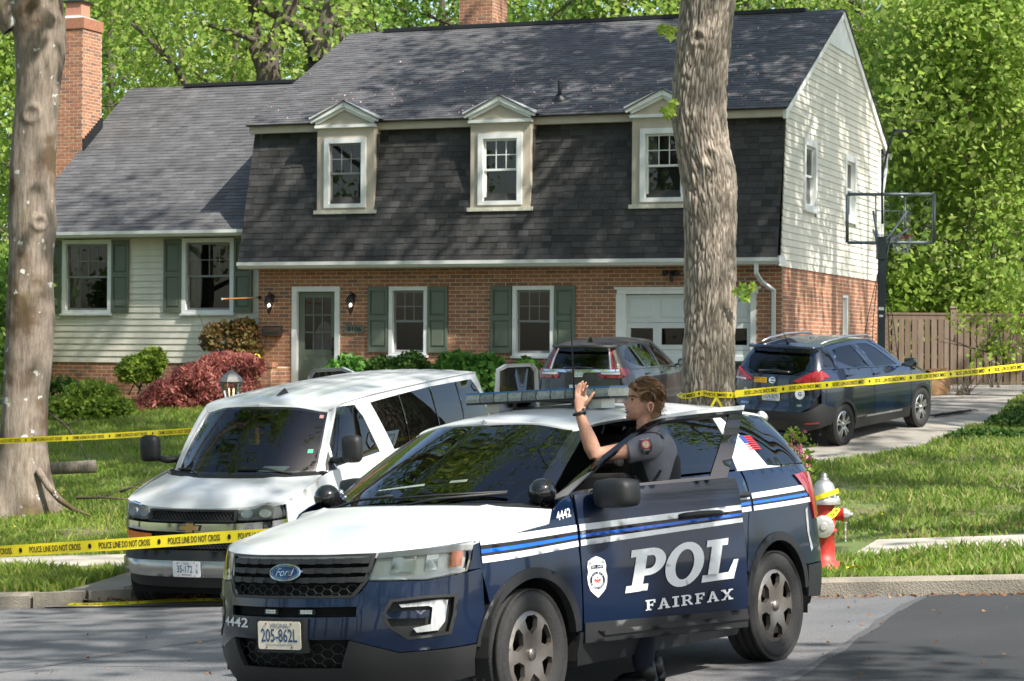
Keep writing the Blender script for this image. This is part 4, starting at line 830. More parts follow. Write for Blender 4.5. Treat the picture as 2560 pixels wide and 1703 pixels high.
def surf(mb, poly, fn, holes=(), res=.05, thick=.012, off=0., mi=0, tone=.5):
    """triangulate a polygon with holes in parameter space and lay it on the surface fn(a,b,off)"""
    P = []; E = []
    def loop(pl):
        b0 = len(P)
        for i in range(len(pl)):
            a, b = pl[i], pl[(i+1) % len(pl)]; k = max(1, int(math.ceil(hypot(b[0]-a[0], b[1]-a[1])/res)))
            for j in range(k): P.append((a[0]+(b[0]-a[0])*j/k, a[1]+(b[1]-a[1])*j/k))
        n = len(P)-b0; E.extend((b0+i, b0+(i+1) % n) for i in range(n)); return list(range(b0, len(P)))
    loops = [loop(poly)] + [loop(h) for h in holes]
    xs = [p[0] for p in poly]; ys = [p[1] for p in poly]; gx = np.arange(min(xs)+res*.5, max(xs), res); gy = np.arange(min(ys)+res*.5, max(ys), res)
    if len(gx) and len(gy):
        g = np.array([(x+(res*.5 if j % 2 else 0), y) for j, y in enumerate(gy) for x in gx]); k = inpoly(g, poly)
        for h in holes: k &= ~inpoly(g, h)
        bp = np.array(P); g = g[k]
        if len(g): g = g[(np.sqrt(((g[:, None, :]-bp[None])**2).sum(2)).min(1) > res*.45)]; P.extend(map(tuple, g))
    v, e, f, *_ = delaunay_2d_cdt([Vector(p) for p in P], E, [], 0, 1e-6)
    if not f: return mb
    cen = np.array([[sum(v[i][0] for i in t)/3, sum(v[i][1] for i in t)/3] for t in f]); keep = inpoly(cen, poly)
    for h in holes: keep &= ~inpoly(cen, h)
    pts = [Vector(fn(p[0], p[1], off)) for p in v]; fs = []
    for t, k in zip(f, keep):
        if not k: continue
        a, b, c = (pts[i] for i in t); o = Vector(fn(*cen_of(v, t), off+.01))-Vector(fn(*cen_of(v, t), off))
        fs.append(tuple(t) if (b-a).cross(c-a).dot(o) > 0 else tuple(t)[::-1])
    mb.add(pts, fs, mi, tone, True)
    if thick:
        for lp in loops:
            ring = [P[i] for i in lp]; n = len(ring); top = [Vector(fn(p[0], p[1], off)) for p in ring]; bot = [Vector(fn(p[0], p[1], off-thick)) for p in ring]
            mb.add(top+bot, [(i, (i+1) % n, n+(i+1) % n, n+i) for i in range(n)], mi, tone, False)
    return mb
def cen_of(v, t): return sum(v[i][0] for i in t)/3, sum(v[i][1] for i in t)/3
def mir(poly): return [(-a, b) for a, b in poly][::-1]
def arc(cx, cz, r, a0, a1, n=14): return [(cx+r*cos(a0+(a1-a0)*k/n), cz+r*sin(a0+(a1-a0)*k/n)) for k in range(n+1)]
class House2:
    """greenhouse: loft between a belt curve and a roof curve with matching nodes (left half)"""
    def __init__(s, belt, roof, bow=.02): s.b, s.r = _cat(belt, 30), _cat(roof, 30); s.n = len(belt)-1; s.bow = bow; s.cx = (belt[0][0]+belt[-1][0])/2
    def edge(s, c, t):
        a = min(abs(t), s.n)*30; i = min(int(a), len(c)-2); return c[i]+(c[i+1]-c[i])*(a-i)
    def P(s, t, v, off=0):
        sg = 1 if t >= 0 else -1
        def pt(t, v):
            a, b = s.edge(s.b, t), s.edge(s.r, t); p = a+(b-a)*v; return Vector((p[0], p[1], p[2]))
        p = pt(t, v); e = 1e-2; tt = min(max(abs(t), .02), s.n-.02); du = pt(tt+e, v)-pt(tt-e, v); dv = pt(t, v+.01)-pt(t, v-.01); n = dv.cross(du).normalized()
        if abs(t) < .02 or abs(t) > s.n-.02: n = Vector((n.x, 0, n.z)).normalized()
        if n.dot(Vector(((p.x-s.cx)*(.3 if 2 < abs(t) < s.n-2 else 1), p.y, .3))) < 0: n = -n
        p = p+n*(off+s.bow*4*v*(1-v)); return Vector((p.x, sg*p.y, p.z))
def wheel(parent, c, R, W, rim, style, sgn, mt, mr, md, steer=0.):
    """tyre + rim + hub; axis along y, outer face towards sgn*y"""
    c = Vector(c); rot = Matrix.Rotation(steer, 3, 'Z')
    def Y(x, y, z): return c + rot @ Vector((x, y*sgn, z))
    m = MB(); w = W/2; prof = [(rim-.01, -w*.8), (rim+.02, -w*.98), ((rim+R)/2, -w*1.04), (R-.03, -w*.98), (R-.008, -w*.82)]
    for k in range(4): y0 = -w*.72+k*w*.48; prof += [(R, y0), (R, y0+w*.30), (R-.008, y0+w*.33), (R-.008, y0+w*.44)]
    prof = prof[:-2]+[(R-.008, w*.82), (R-.03, w*.98), ((rim+R)/2+.02, w*1.045), ((rim+R)/2-.01, w*1.035), (rim+.025, w*1.0), (rim+.008, w*.93), (rim-.008, w*.8)]
    n = 56; vs = [Y(r*cos(2*pi*k/n), y, r*sin(2*pi*k/n)) for r, y in prof for k in range(n)]; q = len(prof)
    m.add(vs, [(i*n+k, i*n+(k+1) % n, (i+1)*n+(k+1) % n, (i+1)*n+k) for i in range(q-1) for k in range(n)], 0, .5, True); wo = m.build('wheel', mt, parent)
    m = MB(); pr = [(rim, w*.82), (rim-.005, w*.3), (rim-.03, -w*.6), (.05, -w*.6)]; vs = [Y(r*cos(2*pi*k/40), y, r*sin(2*pi*k/40)) for r, y in pr for k in range(40)]
    m.add(vs, [(i*40+k, i*40+(k+1) % 40, (i+1)*40+(k+1) % 40, (i+1)*40+k) for i in range(3) for k in range(40)], 0, .5, True)
    pr = [(.15, w*.25), (.15, w*.15), (.05, w*.15)]; vs = [Y(r*cos(2*pi*k/32), y, r*sin(2*pi*k/32)) for r, y in pr for k in range(32)]; m.add(vs, [(i*32+k, i*32+(k+1) % 32, (i+1)*32+(k+1) % 32, (i+1)*32+k) for i in range(2) for k in range(32)], 0); m.build('barrel', md, wo)
    fo = w*.9
    def disc(x, z, off=0):
        r = hypot(x, z); y = fo-.004+off - .035*max(0, 1-(r/(rim*.95)))**1.0*0 - .03*(1-min(1, abs(r-rim*.62)/(rim*.62)))*-1*.4; 
        if r > rim*.93: y = fo+off+.0-.012*(r-rim*.93)/(rim*.07)
        return Y(x, y-.02*max(0, .45-r/rim), z)
    circ = [(rim*cos(2*pi*k/48), rim*sin(2*pi*k/48)) for k in range(48)]; holes = []
    if style == 'six':
        for k in range(6):
            a = k*pi/3+pi/6; hp = [(.44, 0), (.60, -.21), (.80, -.27), (.88, -.16), (.88, .16), (.80, .27), (.60, .21)]
            holes.append([((r*cos(a)-t*sin(a))*rim, (r*sin(a)+t*cos(a))*rim) for r, t in hp])
    elif style == 'twin':
        for k in range(5):
            a = k*2*pi/5+pi/2; holes.append([((r*cos(a)-t*sin(a))*rim, (r*sin(a)+t*cos(a))*rim) for r, t in [(.3, 0), (.9, -.075), (.9, .075)]])
            a += pi/5; holes.append([((r*cos(a)-t*sin(a))*rim, (r*sin(a)+t*cos(a))*rim) for r, t in [(.34, -.05), (.52, -.16), (.88, -.30), (.91, 0), (.88, .30), (.52, .16), (.34, .05)]])
    m = MB(); surf(m, circ, disc, holes, rim*.09, .03); 
    for h in holes:       # raised lip round each opening
        hc = Vector((sum(p[0] for p in h)/len(h), sum(p[1] for p in h)/len(h)))
    ro = m.build('rim', mr, wo)
    m = MB(); pr = [(.036, 0), (.034, .012), (.0, .015)]; vs = [Y(r*cos(2*pi*k/20), fo-.006+y, r*sin(2*pi*k/20)) for r, y in pr for k in range(20)]; m.add(vs, [(i*20+k, i*20+(k+1) % 20, (i+1)*20+(k+1) % 20, (i+1)*20+k) for i in range(2) for k in range(20)], 0, .5, True)
    for k in range(5): a = k*2*pi/5; m.box(Y(.06*cos(a), fo-.012, .06*sin(a)), (.012, .012, .012), None)
    m.build('hub_cap', mr, wo); return wo
def car_root(name, O, fw, lf, up, label, cat='car'):
    M_ = Matrix(((fw.x, lf.x, up.x, O[0]), (fw.y, lf.y, up.y, O[1]), (fw.z, lf.z, up.z, O[2]), (0, 0, 0, 1))); return empty(name, mat=M_, label=label, cat=cat)
def car_frame(th, pt, rl):
    """heading -sin,-cos (towards the camera), nose pitch, left side up by rl"""
    fw = Vector((-sin(th), -cos(th), math.tan(pt))).normalized(); lf = Vector((cos(th), -sin(th), math.tan(rl))); lf = (lf-fw*lf.dot(fw)).normalized(); return fw, lf, fw.cross(lf)
def decal_text(mb, txt, fn, a, b, w, h, off=.004, mi=0, flip=False, **k):
    v, f = text_fit(txt, w, h, **k); mb.add([fn(a+(x if not flip else -x), b+y, off) for x, y in v], f, mi); return mb
m_tyre = mat('tyre_rubber', (.018, .018, .018), .85, var=.3, vscale=30, bump=.3, bscale=80); m_rimS = mat('wheel_silver', (.29, .255, .225), .36, .8, var=.25, vscale=6)
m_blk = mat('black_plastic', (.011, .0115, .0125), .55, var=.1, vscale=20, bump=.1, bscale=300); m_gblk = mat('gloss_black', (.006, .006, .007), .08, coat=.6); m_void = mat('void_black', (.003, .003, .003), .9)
m_chrome = mat('chrome', (.75, .76, .77), .08, 1.0); m_alum = mat('matte_aluminium', (.5, .5, .5), .35, .9); m_navy = mat('navy_paint', (.003, .0095, .030), .3, .0, coat=.5, spec=.25)
m_pw = mat('white_paint', (.54, .555, .56), .35, coat=.45, var=.05, vscale=1.5); m_dw = mat('decal_white', (.66, .68, .70), .4, coat=.3); m_dk = mat('decal_black', (.012, .012, .012), .4); m_db = mat('decal_blue', (.0, .11, .62), .4, coat=.3)
g_wind = glass('windscreen', (.42, .50, .46)); g_dark = glass('privacy_glass', (.035, .04, .04)); g_side = glass('side_glass', (.42, .46, .44)); g_lens = glass('clear_lens', (.95, .96, .94), .03)
m_seat = mat('seat_cloth', (.022, .022, .024), .9); m_redl = mat('red_lens', (.28, .004, .006), .12, coat=.8); m_amb = mat('amber_lens', (.75, .18, .01), .15, coat=.6); m_clay = mat('lamp_reflector', (.62, .62, .60), .2, .6)
m_plate = mat('plate_cream', (.70, .64, .52), .5, var=.15, vscale=20); m_platew = mat('plate_white', (.74, .75, .76), .45, var=.1, vscale=20); m_pblue = mat('plate_blue', (.02, .06, .17), .5); m_yel = mat('tape_yellow', (.88, .72, .015), .35, coat=.2); m_dyel = mat('sticker_yellow', (.75, .42, .02), .5)
def plate(parent, fn, lines, base=m_plate, ink=m_pblue, w=.305, h=.152, name='licence_plate'):
    """fn(a,b,off): a across (left to right as read), b up, centred"""
    m = MB(); r = .014; poly = [(x*(w/2-r)+r*cos(a+k*pi/8), z*(h/2-r)+r*sin(a+k*pi/8)) for x, z, a in ((1, 1, 0), (-1, 1, pi/2), (-1, -1, pi), (1, -1, 3*pi/2)) for k in range(5)]
    surf(m, poly, fn, (), .08, .004, .004); o = m.build(name, base, parent); m = MB()
    for (t, a, b, ww, hh, kw) in lines: decal_text(m, t, fn, a-ww/2, b-hh/2, ww, hh, .0055, **kw)
    m.build('plate_text', ink, o); m = MB()
    for a, b in ((-.09, h/2-.012), (.09, h/2-.012), (-.09, -h/2+.012), (.09, -h/2+.012)): m.box(fn(a, b, .006), (.008, .008, .008))
    tag(m.build('plate_screw', mat('rusty_screw', (.2, .08, .04), .8), o), kind='stuff'); return o
# ---------------------------------------------------------------- police SUV (car frame: x forward, y left, z up)
_fw, _lf, _up = car_frame(.6113, -.0024, .0606)
cop = car_root('police_car', (.1765, 14.0038, 0), _fw, _lf, _up, 'navy and white police SUV with its front door open on the road', 'police car')
B = Shell([(2.43, 0), (2.41, .22), (2.345, .44), (2.23, .62), (2.08, .77), (1.90, .885), (1.65, .955), (1.4, .985), (.9, .99), (0, .99), (-.9, .99), (-1.5, .985), (-1.95, .955), (-2.25, .89), (-2.42, .74), (-2.50, .5), (-2.53, 0)],
 [(.2, -.16), (.3, -.07), (.4, -.015), (.52, 0), (.65, -.01), (.75, -.025), (.9, -.06), (1.0, -.10), (1.1, -.16)],
 [(.2, -.07), (.35, -.02), (.45, -.008), (.6, 0), (.8, 0), (.95, -.012), (1.05, -.02), (1.15, -.035), (1.22, -.055), (1.28, -.085), (1.34, -.11)],
 [(.3, -.08), (.4, -.01), (.55, 0), (.7, -.01), (.8, -.05), (1.0, -.07), (1.2, -.11), (1.3, -.14)])
GH = House2([(1.37, 0, 1.19), (1.28, .4, 1.185), (1.06, .745, 1.175), (.80, .88, 1.225), (-.15, .905, 1.265), (-1.1, .905, 1.27), (-1.75, .885, 1.275), (-2.2, .81, 1.28), (-2.40, .45, 1.27), (-2.43, 0, 1.27)],
 [(.46, 0, 1.655), (.42, .35, 1.645), (.34, .60, 1.60), (.12, .64, 1.645), (-.45, .66, 1.675), (-1.15, .655, 1.675), (-1.75, .635, 1.65), (-2.1, .56, 1.615), (-2.19, .3, 1.62), (-2.21, 0, 1.625)], .018)
S = B.su; bp = B.P
def X(pl): return [(S(x), z) for x, z in pl]
HX, HY = .935, .985; DA = radians(-28)
def dmap(p):
    x, y = p[0]-HX, p[1]-HY; return Vector((HX+x*cos(DA)-y*sin(DA), HY+x*sin(DA)+y*cos(DA), p[2]))
fD = lambda u, z, off=0: dmap(bp(u, z, off)); fG = lambda t, v, off=0: dmap(GH.P(t, v, off))
aF, aR = (1.41, .385, .455), (-1.455, .385, .465)
def PN(name, poly, m, holes=(), fn=bp, parent=None, both=False, res=.05, thick=.014, off=0.):
    o = MB(); surf(o, poly, fn, holes, res, thick, off); ob = o.build(name, m, cop if parent is None else parent)
    if both: o2 = MB(); surf(o2, mir(poly), fn, [mir(h) for h in holes], res, thick, off); o2.build(name, m, cop if parent is None else parent)
    return ob
HL = [(.60, .985), (.88, 1.0), (1.155, 1.022), (1.13, .93), (1.10, .862), (.97, .842), (.86, .83), (.53, .84)]
arcF = arc(*aF, radians(172), radians(8), 16)     # rear to front over the wheel, as (x,z)
# front bumper, one navy skin with openings
fog = [(.60, .66), (.65, .735), (.85, .748), (1.03, .745), (1.015, .64), (.98, .53), (.74, .515), (.63, .59)]
top = [(.0, .75), (.45, .75), (.50, .79), (.535, .835), (.86, .825), (.97, .837), (1.10, .855), (S(1.806), .870)]
side = X([(1.804, .632), (1.84, .545), (1.862, .47)]); low = [(.95, .458), (.69, .452), (.42, .53), (0, .53)]
bpoly = top+side+low+[(-a, b) for a, b in (low[:-1][::-1]+side[::-1]+top[:0:-1])]
slot = [(-.46, .65), (.46, .65), (.465, .705), (-.465, .705)]
bump = PN('front_bumper', bpoly, m_navy, [fog, mir(fog), slot], res=.045)
fen = X([(1.815, .90), (1.83, 1.02), (1.5, 1.048), (1.2, 1.075), (1.135, 1.15), (1.05, 1.19), (.943, 1.225), (.943, .42)]) + X([p for p in arcF if p[0] > .95])
fen = [(S(1.81), .872), (1.108, .868), (1.137, .93), (1.160, 1.018)]+X([(1.5, 1.048), (1.2, 1.075), (1.135, 1.15), (1.05, 1.19), (.943, 1.222), (.943, .44), (.962, .44)]) + X([p for p in arcF if .955 < p[0] < 1.80])
PN('front_fender', fen, m_navy, both=True)
# rear quarter + rear door skins
arcR = arc(*aR, radians(172), radians(8), 16)
rd = X([(-.205, 1.265), (-1.12, 1.272), (-1.14, 1.1), (-1.06, .9), (-.995, .62)]+[p for p in arcR[::-1] if -1.02 < p[0] < -.985 and p[1] < .6]+[(-.985, .44), (-.93, .36), (-.205, .36)])
PN('rear_door', rd, m_navy, both=True)
PN('front_door_right', mir(X([(.93, 1.222), (.5, 1.25), (-.195, 1.265), (-.195, .36), (.93, .36)])), m_navy)
rq_ = X([(-1.135, 1.272), (-1.75, 1.278), (-2.1, 1.28)])+[(B.L-.75, 1.26), (B.L-.72, 1.1), (B.L-.72, .60)]+X([(-2.1, .60), (-1.93, .60)])+X([p for p in arcR[::-1] if p[0] < -1.02 and not (p[0] < -1.9 and p[1] < .6)][::-1])[::-1]
rq_ = X([(-1.135, 1.272), (-1.75, 1.278), (-2.1, 1.28)])+[(B.L-.75, 1.26), (B.L-.72, 1.1), (B.L-.72, .60)]+X([(-2.1, .60)])+X([p for p in arcR if p[1] > .56][::-1])[0:0]
up_ = [p for p in arcR if p[1] > .57]; up_ = sorted(up_, key=lambda p: p[0])
rq_ = X([(-1.15, 1.272), (-1.75, 1.278), (-2.1, 1.28)])+[(B.L-.75, 1.26), (B.L-.72, 1.1), (B.L-.72, .60)]+X([(-1.95, .60)])+X([p for p in up_ if p[0] < -1.02])+X([(-1.012, .63), (-1.07, .9), (-1.15, 1.1)])
PN('rear_quarter', rq_, m_navy, both=True)
tg = [(B.L-.71, 1.26), (B.L, 1.27), (B.L+.71, 1.26), (B.L+.71, .62), (B.L-.71, .62)]
def rearfn(u, z, off=0):
    return bp(u, z, off) if u <= B.L else (lambda p: (p[0], -p[1], p[2]))(bp(2*B.L-u, z, off))
PN('tailgate', tg, m_navy, fn=rearfn, res=.1)
PN('rear_bumper', X([(-1.93, .59), (-2.1, .59)])+[(B.L, .59), (B.L+(B.L-S(-2.1)), .59), (B.L+(B.L-S(-1.93)), .59), (B.L+(B.L-S(-1.93)), .4), (B.L+.6, .32), (B.L-.6, .32)]+X([(-1.93, .38)]), m_blk, fn=rearfn, res=.08, off=.004)
# cladding: arches, rockers, lower front
for nm, (cx, cz, r), a0, a1 in (('front_arch', aF, 8, 172), ('rear_arch', aR, 2, 172)):
    ring = arc(cx, cz, r+.004, radians(a0), radians(a1), 18)+arc(cx, cz, r-.055, radians(a1), radians(a0), 18); PN(nm, X(ring), m_blk, both=True, off=.008, thick=.05, res=.04)
clad = [(0, .372), (.36, .372), (.42, .525), (.69, .447), (.95, .452)]+X([(1.862, .462), (1.875, .38), (1.86, .29)])+[(1.02, .275), (.6, .262), (0, .268)]
PN('lower_bumper', clad+[(-a, b) for a, b in clad[::-1] if a > 0], m_blk, thick=.03, res=.05, off=.006)
PN('rocker', X([(.955, .43), (-.93, .40), (-.98, .36), (-.96, .22), (.93, .235), (.97, .32)]), m_blk, both=True, off=-.004, thick=.06)
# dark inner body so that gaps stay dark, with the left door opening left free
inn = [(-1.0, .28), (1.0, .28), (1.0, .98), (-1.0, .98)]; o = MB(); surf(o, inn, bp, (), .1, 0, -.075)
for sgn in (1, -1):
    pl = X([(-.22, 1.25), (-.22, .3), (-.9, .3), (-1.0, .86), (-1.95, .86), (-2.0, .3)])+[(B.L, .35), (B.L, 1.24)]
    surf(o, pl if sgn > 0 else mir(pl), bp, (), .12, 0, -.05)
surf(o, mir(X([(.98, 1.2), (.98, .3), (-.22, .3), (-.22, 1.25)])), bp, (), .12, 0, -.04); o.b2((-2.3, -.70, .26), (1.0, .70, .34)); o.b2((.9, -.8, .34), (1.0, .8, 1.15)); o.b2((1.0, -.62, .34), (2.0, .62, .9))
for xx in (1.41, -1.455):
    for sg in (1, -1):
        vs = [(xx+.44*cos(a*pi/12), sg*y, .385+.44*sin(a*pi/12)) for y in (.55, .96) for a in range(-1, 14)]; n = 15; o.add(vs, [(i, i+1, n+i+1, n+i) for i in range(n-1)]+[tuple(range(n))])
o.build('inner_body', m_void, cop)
# headlights
for sg in (1, -1):
    pl = HL if sg > 0 else mir(HL); h = MB(); surf(h, pl, bp, (), .05, 0, -.055); hb = h.build('headlight', mat('lamp_housing', (.68, .68, .64), .35, .25), cop); h = MB()
    surf(h, [(sg*a, b) for a, b in [(.66, .875), (.80, .875), (.82, .965), (.68, .955)]][::sg], bp, (), .04, .02, -.03); surf(h, [(sg*a, b) for a, b in [(.86, .875), (.93, .88), (.95, .97), (.88, .965)]][::sg], bp, (), .04, .02, -.03); h.build('reflector', m_clay, hb)
    h = MB(); surf(h, [(sg*a, b) for a, b in [(1.0, .885), (1.075, .89), (1.10, .985), (1.03, .985)]][::sg], bp, (), .03, .01, -.02); h.build('turn_signal', m_amb, hb)
    h = MB(); surf(h, [(sg*a, b) for a, b in [(.55, .845), (.86, .835), (1.09, .862), (1.092, .878), (.86, .853), (.555, .862)]][::sg], bp, (), .03, .01, -.012); h.build('led_strip', mat('led_white', (.75, .77, .78), .3), hb)
    h = MB(); surf(h, pl, bp, (), .05, .02, -.003); h.build('lens', g_lens, hb)
# grille
gp = [(-.53, .838), (-.45, .752), (.45, .752), (.53, .838), (.585, .985), (-.585, .985)]
h = MB(); surf(h, gp, bp, (), .06, 0, -.06); gb_ = h.build('grille', m_void, cop)
h = MB(); surf(h, gp, bp, [[(a*.955, .868+(b-.868)*.90) for a, b in gp]], .05, .05, .0); h.build('grille_frame', m_blk, gb_)
for z0 in (.835, .885, .935):
    h = MB(); w = .50+(z0-.835)*.5; surf(h, [(-w, z0), (w, z0), (w+.01, z0+.026), (-w-.01, z0+.026)], bp, (), .06, .03, -.005)
    for k in range(-4, 5):
        u = k*.115+.03*(1 if z0 > .85 else 0); surf(h, [(u, z0-.002), (u+.05, z0-.002), (u+.055, z0+.028), (u+.012, z0+.028)], bp, (), .04, .02, .004)
    h.build('grille_bar', m_blk, gb_)
def hexmesh(name, poly, sz, off, parent, m=m_blk, wd=.0035):
    h = MB(); us = [p[0] for p in poly]; zs = [p[1] for p in poly]; r = sz; ny = int((max(zs)-min(zs))/(r*1.0))+2; nx = int((max(us)-min(us))/(r*3))+2
    for j in range(ny):
        for i in range(nx):
            cx = min(us)+i*r*3+(r*1.5 if j % 2 else 0); cz = min(zs)+j*r*.62
            pts = [(cx+r*cos(a*pi/3), cz+r*.62*sin(a*pi/3)) for a in range(6)]
            for a in range(3):
                p, q = pts[a], pts[a+1]; md = np.array([[(p[0]+q[0])/2, (p[1]+q[1])/2]])
                if inpoly(md, poly)[0]: h.tube([bp(p[0], p[1], off), bp(q[0], q[1], off)], wd, 4, cap=False)
    h.build(name, m, parent)
hexmesh('grille_mesh', [(-.46, .757), (.46, .757), (.51, .825), (-.51, .825)], .035, -.02, gb_)
em = lambda x, z, off=0: bp(B.fu(x), .893+z, off+.012)
def ell(a, b, n=28): return [(a*cos(2*pi*k/n), b*sin(2*pi*k/n)) for k in range(n)]
h = MB(); surf(h, ell(.118, .047), em, [ell(.106, .038)], .04, .02, .008); h.build('badge_ring', m_chrome, gb_)
h = MB(); surf(h, ell(.107, .039), em, (), .05, 0, .003); h.build('badge', mat('badge_blue', (.008, .025, .09), .15, coat=.8), gb_)
h = MB(); decal_text(h, 'Ford', em, -.066, -.020, .132, .042, .006, shear=.35, bold=.01); surf(h, ell(.098, .033), em, [ell(.0955, .031)], .03, 0, .0058); h.build('badge_script', m_chrome, gb_)
# lower grille, slot with LED modules, fog lamps
lg = [(-.42, .525), (-.365, .375), (.365, .375), (.42, .525)]; h = MB(); surf(h, lg, bp, (), .08, 0, -.06); l_ = h.build('lower_grille', m_void, cop); hexmesh('grille_mesh', lg, .042, -.03, l_)
h = MB(); surf(h, slot, bp, (), .08, 0, -.045); l_ = h.build('bumper_slot', m_void, cop)
for u in (-.11, .15):
    h = MB(); surf(h, [(u-.055, .662), (u+.055, .662), (u+.055, .692), (u-.055, .692)], bp, (), .04, .03, -.02); lm = h.build('led_module', m_blk, l_)
    for k in range(6):
        for r in range(2): h = MB(); a = u-.04+k*.0135; h.b2((0, 0, 0), (0, 0, 0)) if 0 else None; surf(h, [(a, .668+r*.011), (a+.011, .668+r*.011), (a+.011, .677+r*.011), (a, .677+r*.011)], bp, (), .02, .004, -.016); h.build('led', m_clay, lm)
for sg in (1, -1):
    f = lambda pl: [(sg*a, b) for a, b in pl][::sg]
    h = MB(); surf(h, f([(a, b) for a, b in fog]), bp, (), .06, 0, -.04); fo_ = h.build('fog_lamp', m_blk, cop)
    h = MB(); fg2 = [(.805+(a-.805)*.90, .635+(b-.635)*.86) for a, b in fog]; surf(h, f(fog), bp, [f(fg2)], .05, .03, .004); h.build('bezel', m_blk, fo_)
    h = MB(); surf(h, f([(.71, .69), (.70, .705), (.93, .72), (.975, .715), (.95, .60), (.91, .555), (.79, .55), (.77, .575), (.87, .59), (.885, .68), (.86, .69)]), bp, (), .04, .015, -.012); h.build('lens', mat('fog_lens', (.62, .64, .65), .12, .2, coat=.5, var=.35, vscale=60, stretch=(1, 1, .1)), fo_)
    h = MB(); surf(h, f([(.61, .635), (.86, .625), (.865, .668), (.62, .672)]), bp, (), .05, .015, -.004); h.build('trim_bar', m_navy, fo_)
pl_ = lambda a, b, off=0: bp(B.fu(a-.03), .553+b, off+.03)
pf = lambda a, b, off=0: Vector((2.455+off, -a*-1*-1, .555+b)) if 0 else Vector((2.452+off, a+.0, .555+b))
h = MB(); h.b2((2.40, -.17, .46), (2.45, .17, .645)); h.build('plate_bracket', m_blk, cop)
plate(cop, pf, [('VIRGINIA', 0, .052, .13, .026, {}), ('205-862L', 0, .0, .26, .072, {'bold': .012}), ('OFFICIAL LOCAL GOVERNMENT USE ONLY', 0, -.052, .2, .011, {})])
# 4442 on the bumper
h = MB(); decal_text(h, '4442', bp, -.57, .588, .29, .052, .004, bold=.02); h.build('fleet_number', m_dw, bump)
h = MB(); decal_text(h, '4442', lambda a, b, o_: bp(S(1.13)+a, 1.085+b+a*.12, o_), 0, 0, .15, .05, .003, bold=.02); h.build('fleet_number', m_dw, cop)
# hood
def hoodfn(w, v, off=0):
    v = min(max(v, 0), 1); zc = [0, .15, .5, 1]; cx = 2.335-.935*v; cz = 1.0+.2*(v**.72)
    ex_ = 1.832-.70*v; ez = 1.022+.055*v+.075*max(0, (v-.86)/.14)**1.2; ey = abs(bp(S(ex_), ez)[1]) - .02*max(0, (v-.86)/.14)
    k = abs(w); x = cx+(ex_-cx)*k**2.5; y = ey*w*(1+.09*sin(pi*k)*(1-v)*.4); z = cz+(ez-cz)*k**2.6 + .011*math.exp(-((k-.66)/.035)**2)*min(1, 4*v)
    z -= .016*max(0, 1-v/.06)
    return Vector((x+off*.2, y, z+off))
hood = PN('hood', [(-1, 0), (1, 0), (1, 1), (-1, 1)], m_pw, fn=hoodfn, res=.05, thick=.03)
h = MB(); 
for k in range(24):
    a, b = -1+k/12, -1+(k+1)/12; p, q = hoodfn(a, 0, -.004), hoodfn(b, 0, -.004); h.add([p, q, q+Vector((-.01, 0, -.03)), p+Vector((-.01, 0, -.03))], [(0, 1, 2, 3)], 0, .5, True)
h.build('hood_lip', m_pw, cop)
# cowl and wipers
h = MB(); surf(h, [(-1, 0), (1, 0), (1, 1), (-1, 1)], lambda a, b, off=0: hoodfn(a*.98, 1, -.02)*(1-b)+GH.P(a*2.05, .03, .0)*b+Vector((0, 0, off)), (), .1, .0); cw = h.build('cowl', m_blk, cop)
def gtube(pts, r, name, m, parent): h = MB(); h.tube([GH.P(t, v, o_) for t, v, o_ in pts], r, 6); return h.build(name, m, parent)
gtube([(-1.7, -.02, .02), (-.9, .05, .025), (-.2, .075, .03)], .009, 'wiper', m_blk, cop); gtube([(.1, -.02, .02), (.6, .045, .025), (1.55, .10, .03)], .009, 'wiper', m_blk, cop); gtube([(-.2, .055, .02), (.5, .075, .028), (1.55, .115, .03)], .007, 'wiper', m_blk, cop)
# greenhouse
PN('windscreen', [(-1.93, .015), (1.93, .015), (1.93, .985), (-1.93, .985)], g_wind, fn=GH.P, res=.12, thick=0)
for sg in (1, -1):
    f = lambda pl: [(sg*a, b) for a, b in pl][::sg]
    PN('a_pillar', f([(1.91, 0), (2.35, 0), (2.6, .99), (1.93, .99)]), m_gblk, fn=GH.P, res=.1)
    PN('roof_rail', f([(1.95, .965), (9, .965), (9, 1.0), (1.95, 1.0)]), m_pw, fn=GH.P, res=.12, thick=.03)
    PN('b_pillar', f([(3.93, 0), (4.2, 0), (4.2, .97), (3.93, .97)]), m_gblk, fn=GH.P, res=.1)
    PN('rear_side_window', f([(4.2, .03), (5.0, .03), (5.05, .95), (4.2, .95)]), g_dark, fn=GH.P, res=.12, thick=0)
    PN('c_pillar', f([(5.0, 0), (5.98, 0), (5.62, .04), (5.16, .955), (5.12, 1.0), (5.05, 1.0)]), m_pw, fn=GH.P, res=.08, thick=.02, off=.004)
    PN('quarter_window', f([(5.64, .035), (6.9, .02), (6.35, .94), (5.17, .95)]), g_dark, fn=GH.P, res=.1, thick=.01, off=.002)
    PN('d_pillar', f([(6.9, 0), (7.25, 0), (6.9, 1), (6.34, 1)]), m_gblk, fn=GH.P, res=.1)
    PN('rear_window', f([(7.2, .05), (9, .05), (9, .95), (6.95, .95)]), g_dark, fn=GH.P, res=.15, thick=0)
PN('front_window', [(-3.95, .03), (-2.35, .03), (-2.62, .95), (-3.95, .95)], g_side, fn=GH.P, res=.12, thick=0)
def rooffn(w, t, off=0):
    q = GH.edge(GH.r, t); crown = .085*max(0, sin(pi*min(max((.52-q[0])/2.78, 0), 1)))**.5; k = abs(w)
    z = q[2]+crown*(1-k**2.2) + .006*math.exp(-((k-.72)/.05)**2)*(1 if 1.5 < t < 8 else 0)
    return Vector((q[0], q[1]*w*1.005, z+.004+off))
PN('roof', [(-1, 0), (1, 0), (1, 9), (-1, 9)], m_pw, fn=rooffn, res=.16, thick=.012)
